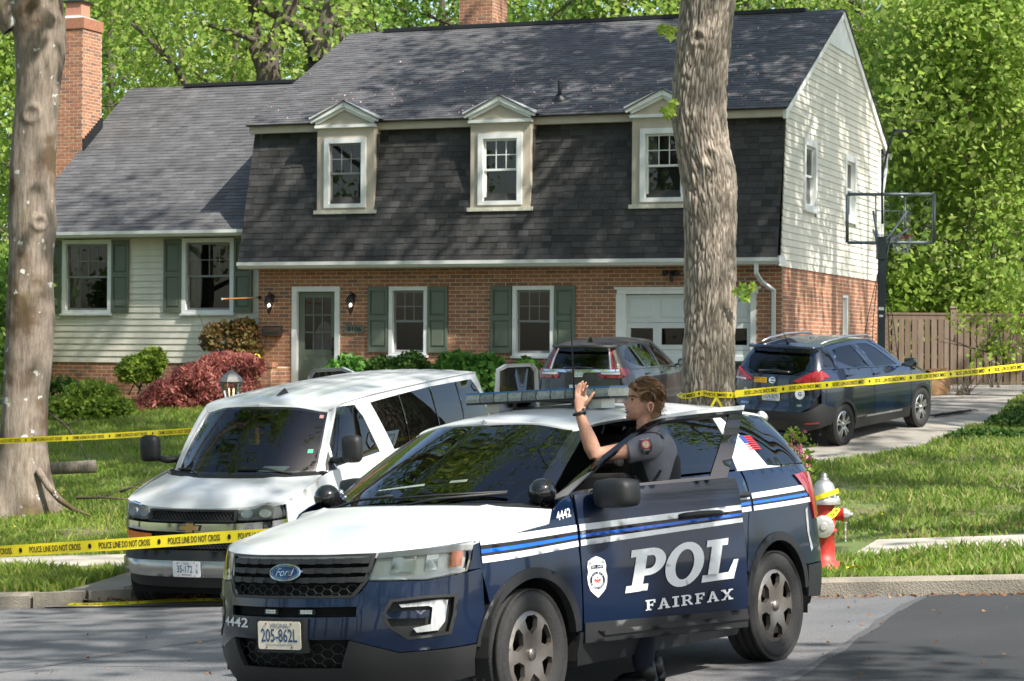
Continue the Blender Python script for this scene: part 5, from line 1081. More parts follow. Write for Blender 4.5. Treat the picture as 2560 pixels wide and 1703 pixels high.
h = MB(); h.tube([(-2.2, -.5, 1.63), (-2.3, -.48, 1.61), (-2.33, 0, 1.615), (-2.3, .48, 1.61), (-2.2, .5, 1.63)], .03, 8); h.build('spoiler', m_pw, cop)
# flag and antennas
h = MB(); fl = lambda a, b, off=0: GH.P(5.42+a-b*.33, .22+b, off+.006)
for k in range(7): h.add([fl(.0 if k < 3 else 0, .30-.036*k, 0), fl(.27, .30-.036*k), fl(.27, .32-.036*k), fl(0, .32-.036*k)], [(0, 1, 2, 3)], 0)
h.add([fl(0, .19, .001), fl(.11, .19, .001), fl(.11, .325, .001), fl(0, .325, .001)], [(0, 1, 2, 3)], 1); h.build('flag_decal', [mat('flag_red', (.45, .03, .03), .5), mat('flag_blue', (.02, .05, .2), .5)], cop)
h = MB(); h.tube([(-.12, .3, 1.74), (-.12, .3, 1.79)], .022, 10); h.tube([(-.12, .3, 1.79), (-.12, .3, 2.15), (-.12, .3, 2.38)], [.007, .005, .002], 6); h.build('whip_antenna', m_blk, cop)
# stripes: five bands along the side
def stz(x): return np.interp(x, [-2.1, -.2, .93, 1.85], [1.142, 1.102, 1.052, 1.036]), np.interp(x, [-2.1, -.2, .93, 1.85], [1.018, .998, .928, .895])
def band(x0, x1, f0, f1, fn, m, parent, nm):
    up_e, lo_e = [], []
    for k in range(13): x = x0+(x1-x0)*k/12; a, b = stz(x); up_e.append((S(x), a+(b-a)*f0)); lo_e.append((S(x), a+(b-a)*f1))
    h = MB(); surf(h, up_e+lo_e[::-1], fn, (), .04, 0, .006); h.build(nm, m, parent)
bands = [(0, .30, m_dw), (.30, .47, m_dk), (.47, .62, m_db), (.62, .74, m_dk), (.74, 1, m_dw)]
for f0, f1, m in bands:
    band(1.80, .945, f0, f1, bp, m, cop, 'side_stripe'); band(-.21, -1.13, f0, f1, bp, m, cop, 'side_stripe'); band(-1.165, -2.12, f0, f1, bp, m, cop, 'side_stripe')
# ---- the open front door
def PD(name, poly, m, holes=(), fn=fD, parent=None, **k): return PN(name, poly, m, holes, fn, parent, **k)
door = PD('front_door', X([(.928, 1.222), (.5, 1.25), (-.195, 1.265), (-.195, .365), (.928, .365)]), m_navy, thick=.03, res=.035)
o = MB(); surf(o, X([(.92, 1.22), (-.19, 1.26), (-.19, .37), (.92, .37)]), fD, (), .12, .05, -.05); o.build('door_lining', m_blk, door)
PD('door_cladding', X([(.925, .483), (-.19, .478), (-.19, .370), (.925, .368)]), m_blk, parent=door, off=.008, thick=.02)
PD('cladding_ridge', X([(.84, .435), (-.188, .445), (-.188, .418), (.80, .405)]), m_blk, parent=door, off=.020, thick=.02)
wf = [(2.17, 0), (4.0, 0), (3.93, 1.0), (2.95, .995), (2.6, .985)]; wh = [(2.55, .055), (3.86, .045), (3.84, .93), (2.98, .93), (2.80, .82)]
PD('window_frame', [(2.15, .0), (3.99, 0), (3.98, .995), (2.9, .99), (2.62, .96)], m_gblk, [wh], fn=fG, parent=door, thick=.03, res=.07, off=.002)
PD('roof_trim', [(2.72, .985), (3.99, .985), (3.99, 1.06), (2.95, 1.05)], m_pw, fn=fG, parent=door, thick=.02, res=.08, off=.004)
PD('mirror_sail', [(2.16, .01), (2.66, .012), (2.70, .30), (2.56, .24)], mat('sail_grey', (.10, .10, .10), .5), fn=fG, parent=door, thick=.01, res=.06, off=.008)
for f0, f1, m in bands: band(.925, -.19, f0, f1, fD, m, door, 'side_stripe')
# handle
h = MB(); hp = [fD(S(x), z, o_) for x, z, o_ in ((.25, 1.055, .0), (.22, 1.06, .028), (.1, 1.065, .034), (-.02, 1.062, .028), (-.05, 1.06, .0))]; h.tube(hp, [.016, .019, .018, .019, .016], 8); h.build('handle', m_blk, door)
h = MB(); hp = [bp(S(x), z, o_) for x, z, o_ in ((-.86, 1.115, .0), (-.89, 1.12, .028), (-1.0, 1.12, .034), (-1.08, 1.118, .028), (-1.1, 1.115, .0))]; h.tube(hp, [.016, .019, .018, .019, .016], 8); h.build('handle', m_blk, cop)
# lettering: slab letters from strokes
def slab(ch):
    R = lambda x0, y0, x1, y1: [(x0, y0), (x1, y0), (x1, y1), (x0, y1)]
    if ch == 'I': return .5, [R(.14, 0, .36, 1), R(0, 0, .5, .14), R(0, .86, .5, 1)]
    if ch == 'F': return .72, [R(.1, 0, .3, 1), R(0, 0, .42, .13), R(0, .87, .72, 1), R(.58, .68, .72, .9), R(.28, .44, .55, .56), R(.45, .36, .55, .64)]
    if ch == 'A': return .92, [[(.08, 0), (.26, 0), (.52, 1), (.36, 1)], [(.36, 1), (.54, 1), (.86, 0), (.64, 0)], R(.24, .28, .68, .40), R(0, 0, .34, .12), R(.56, 0, .92, .12)]
    if ch == 'X': return .9, [[(.08, 0), (.26, 0), (.84, 1), (.66, 1)], [(.06, 1), (.28, 1), (.86, 0), (.62, 0)], R(0, 0, .34, .12), R(.54, 0, .9, .12), R(0, .88, .36, 1), R(.56, .88, .9, 1)]
    bowl = lambda cx, cy, rx, ry, tx, ty, a0, a1: [(cx+rx*cos(a0+(a1-a0)*k/14), cy+ry*sin(a0+(a1-a0)*k/14)) for k in range(15)]+[(cx+(rx-tx)*cos(a1+(a0-a1)*k/14), cy+(ry-ty)*sin(a1+(a0-a1)*k/14)) for k in range(15)]
    if ch == 'R': return .86, [R(.1, 0, .3, 1), R(0, 0, .42, .13), R(0, .87, .5, 1), R(.3, .42, .48, .54), bowl(.46, .71, .30, .29, .19, .13, -pi/2, pi/2), [(.42, .47), (.58, .47), (.82, .1), (.7, .0), (.62, .06)], R(.66, 0, .86, .12)]
    if ch == 'P': return .92, [R(.14, .0, .42, 1), R(0, 0, .56, .16), R(.0, .83, .56, 1), R(.4, .36, .58, .52), bowl(.52, .68, .40, .32, .26, .16, -pi/2, pi/2)]
    if ch == 'O': return 1.0, [bowl(.5, .5, .5, .53, .26, .17, 0, pi), bowl(.5, .5, .5, .53, .26, .17, pi, 2*pi)]
    if ch == 'L': return .88, [R(.14, .0, .42, 1), R(0, 0, .86, .17), R(0, .84, .56, 1), [(.66, .1), (.86, .1), (.9, .46), (.78, .46)]]
def word(txt, fn, x0, z0, w, h, slant, gap, m, parent, off, rise=0., grow=0., nm='lettering'):
    gl = [slab(c) for c in txt]; tot = sum(g[0] for g in gl)+gap*(len(gl)-1); k = w/tot; cx = 0; mb = MB(); n = 0
    for wd, polys in gl:
        for pl in polys:
            q = []
            for a, b in pl: lx = (cx+a)*k; q.append((S(x0)+lx+slant*b*h, z0+b*h*(1)+rise*lx))
            surf(mb, q, fn, (), .03, 0, off+.00025*n); n += 1
        cx += wd+gap
    return mb.build(nm, m, parent)
word('POL', fD, .93-.275, .635, .755, .245, .25, .02, m_dw, door, .006, .045); word('FAIRFAX', fD, .93-.41, .522, .60, .062, 0, .16, m_dw, door, .006, .04)
# badge: shield with eagle top, ring and centre seal
def bdg(a, b, off=0): return fD(S(.835)+a, .745+b, off+.006)
sh = [(0, .118), (.028, .108), (.055, .092), (.062, .06), (.058, .03), (.066, .0), (.062, -.04), (.05, -.075), (.028, -.098), (0, -.122)]; sh = sh+[(-a, b) for a, b in sh[-2:0:-1]]
h = MB(); surf(h, sh, bdg, (), .03, 0, 0); bo = h.build('police_badge', m_dw, door)
h = MB(); surf(h, ell(.050, .052, 24), lambda a, b, o_: bdg(a, b-.022, o_), [ell(.036, .037, 24)], .03, 0, .0008); surf(h, [(-.042, .046), (.042, .046), (.040, .064), (0, .070), (-.040, .064)], bdg, (), .03, 0, .0008)
for k in range(5):
    for sg in (1, -1): surf(h, [(sg*(.018+.006*k), .076+.006*k), (sg*(.05), .072+.004*k), (sg*(.05), .0745+.004*k), (sg*(.018+.006*k), .079+.006*k)], bdg, (), .05, 0, .0008)
h.build('badge_ring', m_navy, bo); h = MB(); decal_text(h, 'EST. 1940', bdg, -.034, .051, .068, .012, .0015); 
for txt, r, a0, a1, up in (('POLICE', .043, 2.5, .64, 1), ('FAIRFAX COUNTY', .043, 3.55, 5.87, -1)):
    for k, c in enumerate(txt):
        if c == ' ': continue
        a = a0+(a1-a0)*k/(len(txt)-1); v, f = text_fit(c, .008, .0095); rt = a-pi/2 if up > 0 else a+pi/2
        h.add([bdg(r*cos(a)+(x-.004)*cos(rt)-(y-.005)*sin(rt), -.022+r*1.04*sin(a)+(x-.004)*sin(rt)+(y-.005)*cos(rt), .0015) for x, y in v], f)
decal_text(h, 'VA', bdg, -.008, -.092, .016, .010, .001, mi=1); tag(h.build('badge_text', [m_dw, m_navy], bo), kind='stuff')
h = MB(); 
for (x, y, s) in ((-.014, -.02, .009), (.014, -.02, .009), (0, -.024, .008), (0, -.006, .006), (-.006, -.034, .005), (.008, -.034, .005)): surf(h, [(x+s*cos(k*pi/3), y+s*1.1*sin(k*pi/3)) for k in range(6)], bdg, (), .03, 0, .001+abs(x)*.01)
h.build('badge_seal', mat('seal_red', (.40, .07, .05), .5), bo)
# mirrors
def mirror_shape(c, rot, sc, parent, m=m_blk, nm='mirror'):
    h = MB(); n = 16; rows = [(-.10, .05, .55), (-.085, .85, .9), (-.03, 1, 1), (.05, .98, .98), (.10, .9, .9), (.115, .55, .5)]; vs = []
    for y, a, b in rows:
        for k in range(n):
            t = 2*pi*k/n; sx, sz = cos(t), sin(t); e = .55; vs.append(Vector(c)+rot @ Vector((.075*b*math.copysign(abs(sx)**e, sx)*sc, y*1.15*sc, .078*b*math.copysign(abs(sz)**e, sz)*sc)))
    h.add(vs, [(i*n+k, i*n+(k+1) % n, (i+1)*n+(k+1) % n, (i+1)*n+k) for i in range(len(rows)-1) for k in range(n)]+[tuple(range(n))[::-1], tuple((len(rows)-1)*n+k for k in range(n))], 0, .5, True); return h.build(nm, m, parent)
mc = dmap((.755, 1.115, 1.225)); mirror_shape(mc, Matrix.Rotation(DA+radians(14), 3, 'Z'), 1.12, door); h = MB(); h.tube([dmap((.78, .89, 1.21)), dmap((.77, .95, 1.205)), dmap((.72, 1.03, 1.215))], [.035, .032, .04], 10); h.build('mirror_arm', m_blk, door)
mirror_shape((.42, -1.06, 1.26), Matrix.Rotation(radians(-8), 3, 'Z'), 1.05, cop)
# spotlights on the A pillars
for sg, c in ((1, Vector((1.03, .80, 1.245))), (-1, Vector((.98, -.86, 1.24)))):
    h = MB(); Rm = Matrix.Rotation(radians(-90), 3, 'Y') @ Matrix.Rotation(radians(20), 3, 'X'); h.lathe([(.0, -.075), (.045, -.062), (.07, -.035), (.082, .0), (.083, .025), (.078, .035)], c, 22, Rm); so_ = h.build('spotlight', m_gblk, cop)
    h = MB(); h.lathe([(.078, .033), (.05, .028), (0, .022)], c, 22, Rm); h.build('lens', m_clay, so_)
    h = MB(); h.tube([c+Vector((-.05, -.02*sg, .0)), c+Vector((-.12, -.03*sg, .02))], .016, 8); h.lathe([(0, -.03), (.02, -.02), (.026, .0), (.02, .02), (0, .03)], c+Vector((-.115, -.02*sg, .02)), 10); h.build('bracket', m_chrome, so_)
# light bar
h = MB(); pr = [(-.15, .0), (-.16, .02), (-.145, .055), (.145, .055), (.16, .02), (.15, .0)]; 
def lbz(y): return 1.775+.0*y
x0 = -.28; ys = [-.56+1.12*k/10 for k in range(11)]; lb = empty('light_bar'); COL.objects.unlink(lb); bpy.data.objects.remove(lb)
h = MB(); h.b2((x0-.15, -.56, 1.782), (x0+.15, .56, 1.795)); lbo = h.build('light_bar', m_blk, cop)
m_bar = mat('bar_lens', (.30, .33, .30), .12, coat=.7, var=.45, vscale=45); m_bar2 = mat('bar_lens_dim', (.20, .22, .21), .12, coat=.7, var=.5, vscale=60)
for k in range(10):
    y0, y1 = ys[k]+.005, ys[k+1]-.005; h = MB(); e = .03 if k in (0, 9) else 0; h.add([(x0+x, y, 1.795+z) for y in (y0, y1) for x, z in pr], [(0, 1, 7, 6), (1, 2, 8, 7), (2, 3, 9, 8), (3, 4, 10, 9), (4, 5, 11, 10), (5, 4, 3, 2, 1, 0), (6, 7, 8, 9, 10, 11)]); h.build('bar_module', [m_bar, m_bar2][k % 3 == 1], lbo)
h = MB(); h.b2((x0-.147, -.562, 1.8505), (x0+.147, .562, 1.860)); h.build('bar_strip', mat('bar_blue', (.015, .13, .36), .3, coat=.5), lbo)
for y in (-.40, .40): h = MB(); h.box((x0, y, 1.752), (.16, .1, .06)); h.build('bar_foot', m_alum, lbo)
h = MB(); h.lathe([(0.09, 0), (.085, .03), (.05, .045), (0, .047)], (-.75, .25, 1.75), 18, None, 0, 1.6, 1); h.build('roof_dome', m_blk, cop); h = MB(); h.lathe([(0.06, 0), (.05, .03), (0, .035)], (-.45, -.3, 1.755), 14, None, 0, 1.6, 1); h.build('roof_dome', m_blk, cop)
# tail lights
for sg in (1, -1):
    pl = [(S(-1.86), 1.215), (S(-2.05), 1.225)]+[(B.L-.72, 1.22), (B.L-.72, .95)]+[(S(-2.1), .90), (S(-2.06), 1.05)]; PN('tail_light', pl if sg > 0 else mir(pl), m_redl, off=.012, thick=.03, res=.05)
h = MB(); surf(h, X([(-1.955, .97), (-2.0, .985), (-1.975, .80), (-2.03, .70), (-1.99, .68), (-1.94, .82)]), bp, (), .04, 0, .003); h.build('scrape', mat('scraped_paint', (.35, .36, .38), .6, var=.6, vscale=40), cop)
# wheels
for xx, st_ in ((1.433, radians(3)), (-1.433, 0)):
    for sg in (1, -1): wheel(cop, (xx, sg*.855, .362), .363, .235, .245, 'six', sg, m_tyre, m_rimS, m_void, st_ if xx > 0 else 0)
# interior
h = MB(); h.box((.95, 0, 1.05), (.5, 1.5, .18)); h.box((.75, 0, .85), (.2, 1.45, .3)); h.box((-1.0, 0, .8), (1.2, 1.5, .5)); h.b2((-2.2, -.75, .34), (.9, .75, .42)); h.build('dashboard', m_seat, cop)
for y in (.42, -.42):
    h = MB(); h.box((.12, y, .68), (.55, .52, .18)); h.box((-.16, y, 1.0), (.16, .5, .62), Matrix.Rotation(radians(-12), 3, 'Y'), taper=(.7, .8)); h.box((-.27, y, 1.42), (.09, .24, .16)); h.build('front_seat', m_seat, cop, bevel=.03)
h = MB(); h.add([(.62+.04*0+.18*sin(a*pi/12)*-.35, .42+.19*cos(a*pi/12), 1.03+.18*sin(a*pi/12)) for a in range(24)], []); h.tube([(.60-.06*sin(a*pi/12), .42+.19*cos(a*pi/12), 1.06+.18*sin(a*pi/12)) for a in range(25)], .016, 8, cap=False); h.box((.62, .42, 1.06), (.05, .14, .1)); h.build('steering_wheel', m_blk, cop)
h = MB(); h.box((.42, 0, 1.55), (.03, .22, .06)); h.tube([(.42, 0, 1.58), (.5, 0, 1.63)], .01, 6); h.build('rear_view_mirror', m_blk, cop)
h = MB(); h.b2((-.35, -.72, 1.0), (-.33, .72, 1.55)); h.build('cage_partition', mat('cage_mesh', (.02, .02, .02), .6), cop)
h = MB(); surf(h, X([(.94, 1.2), (-.2, 1.25), (-.2, .40), (.94, .40)]), bp, [X([(.88, 1.19), (-.14, 1.24), (-.14, .47), (.88, .47)])], .1, .10, -.02); h.build('door_jamb', m_navy, cop)
# ---------------------------------------------------------------- white passenger van (x = 0 at the front bumper)
_fw, _lf, _up = car_frame(.3875, -.0762, .0201)
van = car_root('white_van', (-3.0855, 21.3549, -.5761), _fw, _lf, _up, 'white passenger van parked nose down on the driveway with rear doors open', 'van')
VB = Shell([(.02, 0), (0, .4), (-.06, .65), (-.18, .82), (-.38, .92), (-.7, .965), (-1.2, .99), (-3, .99), (-5.2, .97), (-5.55, .9), (-5.65, .6), (-5.66, 0)],
 [(.2, -.08), (.4, -.02), (.5, 0), (.6, 0), (.7, -.05), (1.0, -.08), (1.1, -.12), (1.3, -.3)], [(.25, -.06), (.5, 0), (.9, 0), (1.2, -.02), (1.38, -.05)], [(.3, 0), (1.3, -.05)])
VG = House2([(-.86, 0, 1.345), (-.95, .45, 1.345), (-1.22, .80, 1.345), (-1.42, .925, 1.35), (-2.5, .945, 1.36), (-4, .945, 1.36), (-5.3, .925, 1.36), (-5.58, .84, 1.36), (-5.63, .4, 1.36), (-5.64, 0, 1.36)],
 [(-1.52, 0, 1.975), (-1.58, .4, 1.96), (-1.72, .70, 1.90), (-1.85, .775, 1.975), (-2.5, .80, 2.01), (-4, .80, 2.02), (-5.2, .79, 2.01), (-5.42, .72, 1.98), (-5.47, .4, 1.99), (-5.47, 0, 1.99)], .022)
def tv(GHo, x, z):
    lo, hi = 2.0, GHo.n-1.2
    for _ in range(40):
        md = (lo+hi)/2; a, b = GHo.edge(GHo.b, md), GHo.edge(GHo.r, md); v = (z-a[2])/(b[2]-a[2]); lo, hi = (md, hi) if a[0]+(b[0]-a[0])*v > x else (lo, md)
    return lo, v
def TV(GHo, pl): return [tv(GHo, *p) for p in pl]
vs_ = VB.su; vp = VB.P
def VX(pl): return [(vs_(x), z) for x, z in pl]
def VN(name, poly, m, holes=(), fn=vp, parent=None, both=False, res=.07, thick=.014, off=0.):
    par = van if parent is None else parent; o = MB(); surf(o, poly, fn, holes, res, thick, off); ob = o.build(name, m, par)
    if both: o = MB(); surf(o, mir(poly), fn, [mir(h) for h in holes], res, thick, off); o.build(name, m, par)
    return ob
af, ar = (-.85, .37, .455), (-4.28, .37, .455); AF = arc(*af, radians(172), radians(8), 14); AR = arc(*ar, radians(172), radians(8), 14)
VN('front_fender', VX([(-.36, .99), (-.37, 1.17), (-.55, 1.215), (-.8, 1.27), (-1.05, 1.32), (-1.245, 1.35), (-1.245, .72)]+[p for p in AF if p[1] > .62 and p[0] > -1.24]+[(-.40, .62)]), m_pw, both=True)
VN('fender_lower', VX([(-1.245, .715), (-1.245, .40), (-1.315, .40)]+[p for p in AF if p[0] < -1.245][:1]), m_pw, both=True) if 0 else None
VN('front_door', VX([(-1.255, 1.352), (-2.505, 1.36), (-2.505, .42), (-1.315, .42), (-1.30, .50), (-1.255, .62)]), m_pw, both=True)
VN('body_side', VX([(-2.515, 1.36), (-4, 1.36), (-5.55, 1.36), (-5.55, .45), (-4.75, .45)]+sorted([p for p in AR], key=lambda p: p[0])+[(-3.82, .45), (-2.515, .45)]), m_pw, both=True)
VN('rocker', VX([(-1.32, .415), (-3.8, .435), (-3.8, .28), (-1.32, .28)]), m_blk, both=True, off=-.01)
PB = lambda pl: pl+[(-a, b) for a, b in pl[::-1] if a > 0]
VN('front_bumper', PB([(0, .47), (.5, .475), (.9, .49), (1.12, .52), (1.15, .60), (.9, .625), (.5, .628), (0, .63)][::-1]), mat('dull_chrome', (.42, .42, .41), .22, .9, var=.2, vscale=3), off=.02, thick=.06)
VN('bumper_pad', PB([(0, .63), (.5, .63), (1.12, .605), (1.14, .68), (.8, .715), (0, .72)][::-1]), m_blk, off=.004, thick=.05)
VN('valance', PB([(0, .36), (.7, .36), (1.08, .40), (1.12, .515), (.9, .485), (0, .465)][::-1]), m_blk, off=-.03, thick=.06)
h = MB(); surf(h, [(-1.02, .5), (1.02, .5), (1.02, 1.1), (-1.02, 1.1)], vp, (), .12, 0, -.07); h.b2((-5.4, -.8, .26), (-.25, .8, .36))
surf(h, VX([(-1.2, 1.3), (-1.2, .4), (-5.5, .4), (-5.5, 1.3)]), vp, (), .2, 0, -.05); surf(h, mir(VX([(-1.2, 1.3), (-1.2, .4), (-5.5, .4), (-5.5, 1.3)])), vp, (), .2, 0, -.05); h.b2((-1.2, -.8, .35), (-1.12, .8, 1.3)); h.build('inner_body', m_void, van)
gr = VN('grille', [(-.49, 1.005), (.49, 1.005), (.49, 1.105), (-.49, 1.105)], m_void, off=-.05, thick=0); VN('lower_grille', [(-.46, .73), (.46, .73), (.47, .89), (-.47, .89)], m_void, off=-.05, thick=0, parent=gr)
h = MB()
for z0, z1, w in ((1.008, 1.10, .485), (.735, .885, .455)):
    n = int(w*2/.04)
    for k in range(-2, n+2):
        for sg in (1, -1):
            a = -w+k*.04; b = a+sg*(z1-z0)*.9; a_, b_ = max(-w, min(w, a)), max(-w, min(w, b))
            if abs(a_-b_) > .01: h.tube([vp(a_, z0+(z1-z0)*(a_-a)/(b-a), -.025), vp(b_, z0+(z1-z0)*(b_-a)/(b-a), -.025)], .0035, 4, cap=False)
tag(h.build('grille_mesh', m_blk, gr), kind='stuff')
VN('grille_surround', [(-.50, .998), (.50, .998), (.51, 1.112), (-.51, 1.112)], m_blk, [[(-.48, 1.01), (.48, 1.01), (.48, 1.098), (-.48, 1.098)]], parent=gr, off=.0)
VN('chrome_bar', PB([(0, .90), (.5, .905), (1.05, .935), (1.06, 1.003), (.5, .985), (0, .98)][::-1]), m_chrome, parent=gr, off=.012, thick=.04)
bt = [(-.115, -.022), (-.045, -.022), (-.045, -.045), (.035, -.045), (.04, -.022), (.105, -.022), (.118, .025), (.048, .025), (.048, .047), (-.035, .047), (-.04, .025), (-.105, .025)]
bf = lambda a, b, off=0: vp(a, .942+b, off+.02)
h = MB(); surf(h, [(a*1.1, b*1.22) for a, b in bt], bf, (), .04, .02, .004); eo = h.build('emblem', m_gblk, gr); h = MB(); surf(h, [(a*.97, b*.93) for a, b in bt], bf, (), .04, .004, .007); h.build('emblem_gold', mat('emblem_gold', (.45, .29, .10), .35, .7), eo)
for sg in (1, -1):
    f = lambda pl: [(sg*a, b) for a, b in pl][::sg]; hl = [(.505, 1.01), (1.05, 1.012), (1.06, 1.06), (1.03, 1.15), (.98, 1.165), (.90, 1.166), (.51, 1.112)]
    ho = VN('headlight', f(hl), mat('lamp_smoke', (.16, .16, .155), .3, .3), off=-.05, thick=0); 
    for cx in (.62, .84): h = MB(); surf(h, f([(cx+.07*cos(a*pi/8), 1.07+.04*sin(a*pi/8)) for a in range(16)]), vp, (), .04, .02, -.03); h.build('reflector', m_clay, ho)
    h = MB(); surf(h, f(hl), vp, (), .07, .03, 0); h.build('lens', glass('smoke_lens', (.85, .85, .83), .02), ho)
    VN('turn_signal', f([(.47, .81), (.74, .80), (1.0, .83), (1.02, .90), (.74, .885), (.475, .875)]), m_amb, off=-.004)
def vhood(w, v, off=0):
    k = abs(w); l = vp(w*1.02, 1.118+.05*max(0, (k-.45)/.55), 0); ex_ = -.36-.86*v; ez = 1.17+.175*v
    ey = abs(vp(vs_(ex_), min(ez, 1.35))[1])-.06*v; cx = -.13-.74*v; cz = 1.12+.225*v**.8
    x = cx+(ex_-cx)*k**2.4; z = cz+(ez-cz)*k**2.4+.012*math.exp(-((k-.55)/.05)**2)*min(1, 3*v); return Vector((x, ey*w*(1+.06*sin(pi*k)*(1-v)), z+off))
VN('hood', [(-1, 0), (1, 0), (1, .90), (-1, .90)], m_pw, fn=vhood, res=.07, thick=.03)
h = MB(); surf(h, [(-1, 0), (1, 0), (1, 1), (-1, 1)], lambda a, b, off=0: vhood(a*.985, .90, -.025)*(1-b)+VG.P(a*2.05, .02, 0)*b+Vector((0, 0, off)), (), .12, 0); h.build('cowl', m_blk, van)
VN('windscreen', [(-1.93, .02), (1.93, .02), (1.95, .985), (-1.95, .985)], g_wind, fn=VG.P, res=.14, thick=0)
VN('screen_border', [(-1.97, .0), (1.97, .0), (1.99, 1.0), (-1.99, 1.0)], m_gblk, [[(-1.9, .04), (1.9, .04), (1.92, .955), (-1.92, .955)]], fn=VG.P, res=.1, thick=.01, off=.002)
for sg in (1, -1):
    f = lambda pl: [(sg*a, b) for a, b in pl][::sg]
    w1 = TV(VG, [(-1.50, 1.78), (-1.62, 1.92), (-2.10, 1.935), (-2.2, 1.80), (-2.40, 1.41), (-1.42, 1.375), (-1.40, 1.42)]); w2 = TV(VG, [(-2.44, 1.925), (-3.95, 1.955), (-5.16, 1.935), (-5.36, 1.70), (-5.46, 1.43), (-4.0, 1.40), (-2.74, 1.395)])
    VN('side_upper', f([(1.97, 0), (7.3, 0), (7.3, 1), (1.97, 1)]), m_pw, [f(w1), f(w2)], fn=VG.P, res=.12, thick=.02)
    VN('front_window', f(w1), g_dark if 0 else g_side, fn=VG.P, res=.15, thick=0, off=-.008); VN('side_window', f(w2), g_dark, fn=VG.P, res=.2, thick=0, off=-.006)
    for x in (-3.15, -3.98, -4.7): VN('window_divider', f(TV(VG, [(x+.012, 1.40), (x-.012, 1.40), (x+.33*.0-.012, 1.95), (x+.012, 1.95)])), m_gblk, fn=VG.P, res=.2, thick=0, off=.001)
    VN('a_pillar', f([(1.965, .0), (2.32, .0), (2.72, .99), (1.985, .99)]), m_pw, fn=VG.P, res=.05, thick=.02, off=.012)
    VN('mirror_sail', f(TV(VG, [(-1.27, 1.352), (-1.41, 1.352), (-1.47, 1.60)])), m_blk, fn=VG.P, res=.1, off=.006)
    h = MB(); n = 16; c = Vector((-1.30, sg*1.17, 1.57)); rows = [(-.05, .5), (-.04, .92), (.0, 1), (.05, .97), (.075, .6)]; vv = []
    for x, s in rows:
        for k in range(n): t = 2*pi*k/n; vv.append(c+Vector((x, .105*s*math.copysign(abs(cos(t))**.5, cos(t)), .14*s*math.copysign(abs(sin(t))**.5, sin(t)))))
    h.add(vv, [(i*n+k, i*n+(k+1) % n, (i+1)*n+(k+1) % n, (i+1)*n+k) for i in range(4) for k in range(n)]+[tuple(range(n))[::-1], tuple(4*n+k for k in range(n))], 0, .5, True); mo = h.build('mirror', m_blk, van)
    h = MB(); h.tube([(-1.37, sg*.90, 1.45), (-1.33, sg*1.0, 1.44), (-1.31, sg*1.1, 1.47)], .035, 8); h.build('mirror_arm', m_blk, mo)
def vroof(w, t, off=0):
    q = VG.edge(VG.r, t); k = abs(w); cr = .075*max(0, sin(pi*min(max((-1.4-q[0])/4.15, 0), 1)))**.45; rib = .006*max(0, math.sin(q[1]*k*pi/.11))*(1 if 3 < t < 7.2 and k < .9 else 0)
    return Vector((q[0], q[1]*w*1.01, q[2]+cr*(1-k**2.4)+rib+.004+off))
h = MB(); surf(h, [(-1, 0), (1, 0), (1, 9), (-1, 9)], vroof, (), .045, .012); h.build('roof', m_pw, van)
h = MB(); h.tube([VG.P(t, 1.0, .012) for t in (2.05, 2.6, 3, 4, 5, 6, 6.7)], .012, 6); h.build('drip_rail', m_pw, van)
h = MB(); h.add([(-2.14, .035, 2.055), (-2.14, -.035, 2.055), (-1.9, 0, 2.05), (-2.11, 0, 2.12)], [(2, 0, 3), (2, 3, 1), (0, 1, 3)]); h.build('roof_fin', m_blk, van)
def vt(pts, r, nm): h = MB(); h.tube([VG.P(t, v, o_) for t, v, o_ in pts], r, 6); h.build(nm, m_blk, van)
vt([(-1.9, .02, .02), (-1.2, .05, .03), (-.9, .0, .02)], .01, 'wiper'); vt([(.15, .07, .02), (.8, .06, .03), (1.4, -.01, .02)], .01, 'wiper')
# rear barn doors, swung open
def barn(sg, ang):
    hx, hy = -5.66, sg*.86; d = Vector((-cos(ang), sg*sin(ang), 0)); n_ = Vector((0, 0, 1)).cross(d)
    fn = lambda a, b, off=0: Vector((hx, hy, 0))+d*a*.82+Vector((0, 0, .5+b*1.55))+n_*(off*sg)-d*max(0, b-.58)*.0
    o = MB(); hole = [(.055, .58), (.945, .58), (.95, .91), (.86, .96), (.31, .975), (.14, .955)]; surf(o, [(0, 0), (1, 0), (1, .93), (.9, .985), (.3, 1.0), (.12, .97), (.0, .6)], fn, [hole], .12, .05); ob = o.build('rear_door', m_pw, van); o = MB(); surf(o, hole, fn, (), .2, 0, -.02); o.build('pane', mat('tinted_pane', (.008, .010, .010), .06, coat=.3), ob); return ob
barn(1, radians(18)); barn(-1, radians(75))
for sg in (1, -1): h = MB(); h.box((-5.63, sg*.87, 1.35), (.06, .1, .45)); h.build('tail_light', m_redl, van, bevel=.01)
for xx in (-.85, -4.28):
    for sg in (1, -1): wheel(van, (xx, sg*.85, .37), .37, .24, .21, 'six', sg, m_tyre, m_alum, m_void)
plate(van, lambda a, b, off=0: Vector((.052+off, a, .555+b)), [('35-172', -.02, 0, .17, .07, {'bold': .01}), ('T', .115, .025, .022, .035, {}), ('B', .115, -.022, .024, .035, {}), ('TRUCK', 0, .054, .06, .018, {}), ('PERMANENT', 0, -.056, .11, .018, {}), ('VA', -.1, .054, .02, .014, {})], m_platew)
h = MB(); h.box((-1.32, 0, 1.17), (.5, 1.5, .2)); h.b2((-5.4, -.85, .36), (-1, .85, .5)); h.build('dashboard', m_seat, van)
for x in (-2.0, -3.0, -3.9, -4.8):
    for y in (.42, -.42): h = MB(); h.box((x, y, .85), (.5, .55, .2)); h.box((x-.25, y, 1.25), (.16, .55, .75), Matrix.Rotation(radians(-10), 3, 'Y')); h.build('seat', m_seat, van, bevel=.04)
